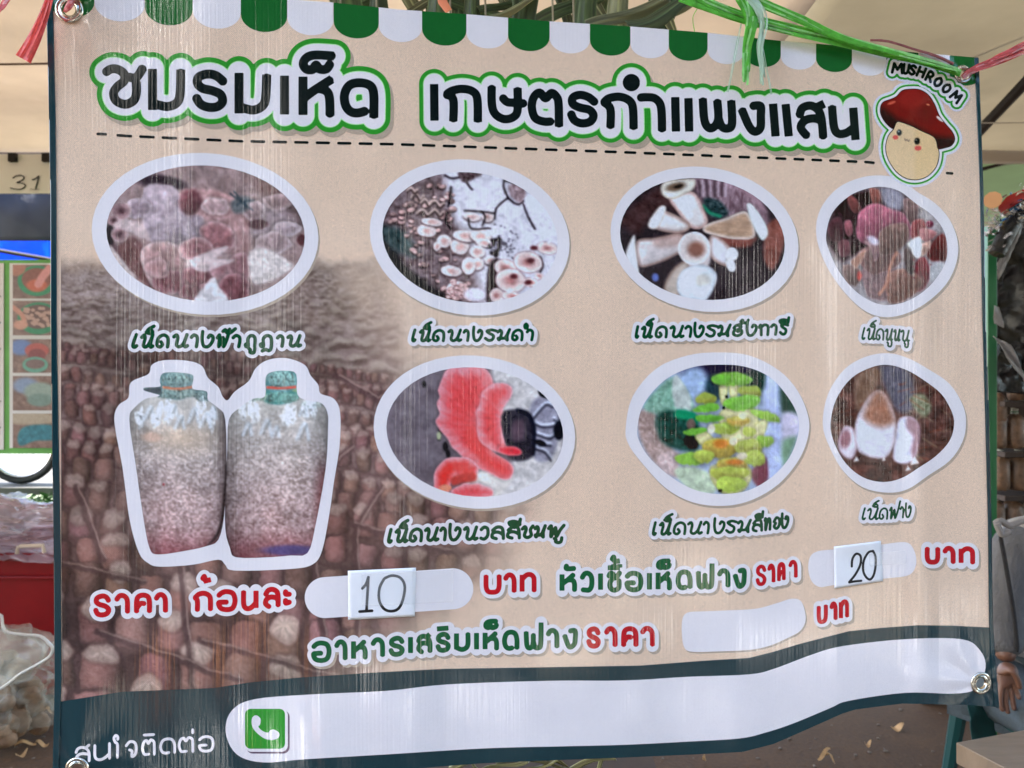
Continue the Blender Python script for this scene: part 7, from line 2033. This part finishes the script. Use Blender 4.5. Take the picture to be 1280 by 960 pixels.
strands('green_string', [(912, -14), (960, 8), (1005, 26), (1058, 50), (1130, 70), (1197, 88)], 13, 18, M_GSTR, 'second bright green string strand running above the first', 'string', 2, .0017, .020, (1.0, .5))
strands('green_tassel', [(922, -14), (934, 8), (938, 30), (934, 60), (931, 96)], 13, 16, M_GSTR, 'crumpled bright green tassel hanging over the scallops', 'tassel', 3, .0021, .026, (1.5, .7))
strands('pale_tassel', [(930, -10), (948, 10), (954, 30), (950, 60), (953, 100)], 10, 11, M_CSTR, 'pale transparent tassel end beside the green tassel', 'tassel', 4, .0018, .028, (1.4, .5))
strands('thin_thread', [(926, 30), (920, 60), (909, 115)], 3, 2, M_CSTR, 'thin pale thread left of the green tassel', 'thread', 5, .0008, .012, (1, 1))
strands('thin_thread', [(950, 50), (958, 84), (964, 118)], 3, 2, M_CSTR, 'thin pale thread right of the green tassel', 'thread', 6, .0008, .012, (1, 1))
strands('thin_thread', [(872, 10), (866, 22), (868, 40)], 1, 1, M_GSTR, 'thin curled green thread at the left end of the green string', 'thread', 8, .0007, .012, (1, 1))
strands('red_string', [(1203, 97), (1212, 90), (1236, 80), (1262, 69), (1300, 52)], 16, 22, M_PSTR, 'red plastic string tied from the top right eyelet outwards', 'string', 7, .0013, .010, (.25, 1.1))
strands('dull_red_string', [(1088, 50), (1110, 52), (1140, 61), (1170, 70), (1192, 80)], 5, 4, simple('dull_red', (.26, .07, .06), .6, 0, 60, .3), 'dull red string lying behind the green one on the top edge', 'string', 9, .0020, .006, (.7, .9))
strands('red_tail', [(98, -12), (90, -2), (86, 6), (82, 14)], 12, 6, M_PSTR, 'red plastic string knotted into the top left eyelet', 'string', 10, .0034, .010, (1.2, .5))
# the wide loose end at the left
tailp = smooth_curve([(66, -16), (58, 10), (50, 32), (40, 54), (29, 74)], False, 6); e_ = empty('red_ribbon_tail', tuple(surf(60, 0, .03))); tag(e_, 'wide loose red ribbon end hanging left of the banner', 'ribbon')
bm = bmesh.new(); rows_ = []
for i, (x, y) in enumerate(tailp):
    t = i / (len(tailp) - 1); w = 8 + 14 * t; a = tailp[min(i + 1, len(tailp) - 1)] - tailp[max(i - 1, 0)]; nrm = np.array([-a[1], a[0]]) / np.linalg.norm(a)
    rows_.append([bm.verts.new(Vector(surf(x + nrm[0] * w * (k / 8 - .5), y + nrm[1] * w * (k / 8 - .5) , .03 + .003 * math.sin(k * 1.9 + t * 3) + .004 * math.sin(k * .8)))) for k in range(9)])
for i in range(len(rows_) - 1):
    for k in range(8): bm.faces.new((rows_[i][k], rows_[i][k + 1], rows_[i + 1][k + 1], rows_[i + 1][k]))
bm_obj('ribbon', bm, M_PSTR, e_)
strands('red_string_end', [(-10, 16), (0, 8), (10, -6)], 8, 4, M_PSTR, 'red string end crossing the top left corner of the photo', 'string', 11, .003, .01, (1, 1))

# ------------------------------------------------------------------ the unseen market, added behind the camera to shape the banner's reflections
M_WC = simple('white_canvas', (.55, .56, .60), .7); M_SH = simple('stall_cloth', (.035, .034, .036), .8, 0, 2, .4)
M_CNT = simple('counter_cloth', (.20, .11, .07), .8, 0, 2, .4)
for k, (xa, xb) in enumerate([(-7.5, -4.6), (-4.5, -1.75), (-1.15, .82), (1.06, 3.95), (4.75, 5.85), (6.1, 9.5)]):
    x = (xa + xb) / 2; hw = (xb - xa) / 2
    opp = empty('added_stall', (x, -4.6, 0))  # added stall, dark so the banner reflects little light
    tag(opp, ['far left', 'second', 'third', 'fourth', 'narrow fifth', 'far right'][k] + ' dark stall added behind the camera to shape reflections in the banner', 'stall', 'stalls added behind the camera')
    bm = bmesh.new()
    ap = bm.verts.new((x, -5.9, 3.5)); cs4 = [bm.verts.new(p) for p in ((xa, -4.5, 2.7), (xb, -4.5, 2.7), (xb, -7.2, 2.7), (xa, -7.2, 2.7))]
    for i in range(4): bm.faces.new((cs4[i], cs4[(i + 1) % 4], ap))
    bm_obj('roof', bm, M_SH, opp, False)
    bm = bmesh.new(); box(bm, (x, -7.1, 1.35), (2 * hw, .05, 2.7)); bm_obj('back_cloth', bm, M_SH, opp, False)
    for sx in (xa, xb):
        bm = bmesh.new(); box(bm, (sx, -5.8, 1.35), (.03, 2.6, 2.7)); bm_obj('side_cloth', bm, M_SH, opp, False)
    bm = bmesh.new(); box(bm, (x, -4.9, .40), (2 * hw - .2, .7, .8)); bm_obj('counter', bm, M_CNT, opp, False)
    for sx in (xa + .03, xb - .03): part_tube('pole', [(sx, -4.5, 0), (sx, -4.5, 2.72)], .025, M_POLE, opp)
# silver film flags added in the gaps as reflectors, throwing glare streaks on the banner
M_WT = simple('reflector_film', (.85, .84, .82), .50, 1.0, 5, .03, .05)
for k, (x, y, w, h, lab) in enumerate([(-1.45, -4.3, .13, 5.4, 'wide tall silver film flag added as a reflector in the second gap'), (.94, -4.2, .09, 3.3, 'narrow silver film flag added as a reflector in the middle gap'), (4.35, -4.2, .22, 2.9, 'widest silver film flag added as a reflector in the fourth gap'), (5.98, -4.2, .14, 3.8, 'narrow silver film flag added as a reflector near the right end')]):
    nrm = Vector(((-.55, 1.06, 0), (-.83, 1.07, 0), (-1.31, .90, 0), (-1.42, .80, 0))[k]).normalized(); sd = Vector((0, 0, 1)).cross(nrm).normalized(); up_ = nrm.cross(sd).normalized()
    e = empty('added_film_flag', (x, y, 0)); tag(e, lab, 'flag', 'silver film reflectors added between the added stalls')
    b0 = Vector((x, y, .1))
    sheet('cloth', [tuple(b0 - sd * w / 2 + up_ * h), tuple(b0 + sd * w / 2 + up_ * h), tuple(b0 + sd * w / 2), tuple(b0 - sd * w / 2)], M_WT, 10, 90, .05, None, None, k, .3, e)
    part_tube('pole', [b0 - sd * (w / 2 + .02) - Vector((0, 0, .1)), b0 - sd * (w / 2 + .02) + up_ * h], .015, M_POLE, e, 8)
# small silver reflectors added on the mat, angled for sun glare on the banner
for k, (x, y, w, h, lab) in enumerate([(-.9, -.35, .06, .25, 'added silver reflector propped up nearest the left'), (.35, -.6, .05, .22, 'added silver reflector left of the centre of the mat'), (1.15, -.3, .04, .16, 'added silver reflector at the centre front of the mat'), (1.9, -.9, .10, .2, 'added silver reflector behind the centre of the mat'), (2.5, -.2, .05, .24, 'added silver reflector at the right front of the mat'), (3.3, -.7, .08, .25, 'added silver reflector at the right of the mat'), (-.3, -1.1, .12, .2, 'added silver reflector behind the small orange sack')]):
    b0 = Vector((x, y, .05)); tg_ = (Vector((x * .25, 1.3, 1.05)) - b0).normalized()
    nrm = (tg_ + sdir).normalized(); sd = Vector((0, 0, 1)).cross(nrm).normalized(); up_ = nrm.cross(sd).normalized()
    sheet('added_film_scrap', [tuple(b0 - sd * w / 2 + up_ * h), tuple(b0 + sd * w / 2 + up_ * h), tuple(b0 + sd * w / 2), tuple(b0 - sd * w / 2)], M_WT, 10, 14, .02, lab, 'film', k + 3, .12)
# dark mat added to darken the banner's reflections; sacks added to streak them
bm = bmesh.new(); box(bm, (1.5, -1.9, .035), (11, 4.4, .012)); tag(bm_obj('added_mat', bm, simple('black_mat', (.012, .014, .016), .9, 0, 5, .3, spec=.15), smooth=False), 'large dark mat added on the ground to darken reflections in the banner', 'mat')
M_SACKC = simple('woven_sack', (.55, .50, .42), .8, 0, 20, .15)
M_SACKO = simple('orange_sack', (.60, .25, .10), .8, 0, 20, .15)
for k, (x, y, s_) in enumerate([(-1.1, -.9, .16), (-.75, -1.6, .2), (.2, -1.2, .12), (1.0, -1.0, .14), (1.9, -1.9, .22), (2.6, -.9, .16), (3.4, -1.7, .2), (-.35, -.7, .10)]):
    crumple('added_sack', (x, y, .04 + s_ * .55), (s_ * .7, s_ * .9, s_), .25, M_SACKO if k in (1, 7) else M_SACKC, ['pale sack nearest the left flag', 'orange sack left of centre', 'small pale sack at the centre', 'pale sack right of centre', 'large pale sack farther back', 'pale sack at the front right', 'large pale sack far right', 'small orange sack at the front'][k] + ' added on the dark mat to show as reflections', 'sack', k + 20, 2, 4)
# an unseen pale wall, added as a bright reflection in the stall gaps
wl = bmesh.new(); box(wl, (1, -13.5, 1.3), (40, .2, 2.6)); tag(bm_obj('added_wall', wl, simple('pale_wall', (.7, .66, .58), .8, 0, 3, .1), smooth=False), 'long pale wall added beyond the stalls to show bright in the gaps', 'wall')
M_TRK = simple('bark', (.08, .055, .04), .9, 0, 10, .3); M_LF = simple('tree_leaf', (.020, .040, .012), .8, 0, 3, .4, spec=.15)
rt = random.Random(3)  # unseen trees, added to keep bright sky out of the banner's reflections
for k, (x, y, h) in enumerate([(-7.2, -9.0, 10), (-3.2, -10.2, 10), (0.6, -9.8, 10.5), (4.4, -10.3, 11), (8.4, -9.6, 10.5), (12.4, -8.8, 10), (16, -7, 10)]):
    t = empty('added_tree', (x, y, 0)); tag(t, 'tall dark leafy tree added behind the stalls against sky reflections, number %s from the left' % ['one', 'two', 'three', 'four', 'five', 'six', 'seven'][k], 'tree', 'trees added behind the stalls to darken reflections')
    part_tube('trunk', [(x, y, 0), (x + .2, y, h * .3), (x - .1, y + .1, h * .6)], [.22, .17, .10], M_TRK, t)
    bm = bmesh.new()
    for i in range(4200):
        c_ = Vector((rt.gauss(0, 1), rt.gauss(0, 1), rt.gauss(0, 1))).normalized() * rt.random() ** .35
        p = Vector((x + c_.x * 2.6, y + c_.y * 1.8, h * .62 + c_.z * h * .38))
        a_ = Vector((rt.gauss(0, 1), rt.gauss(0, 1), rt.gauss(0, 1))).normalized() * rt.uniform(.3, .6); b_ = a_.orthogonal() * .55
        bm.faces.new([bm.verts.new(q) for q in (p - a_, p + b_, p + a_, p - b_)])
    bm_obj('crown', bm, M_LF, t, False)
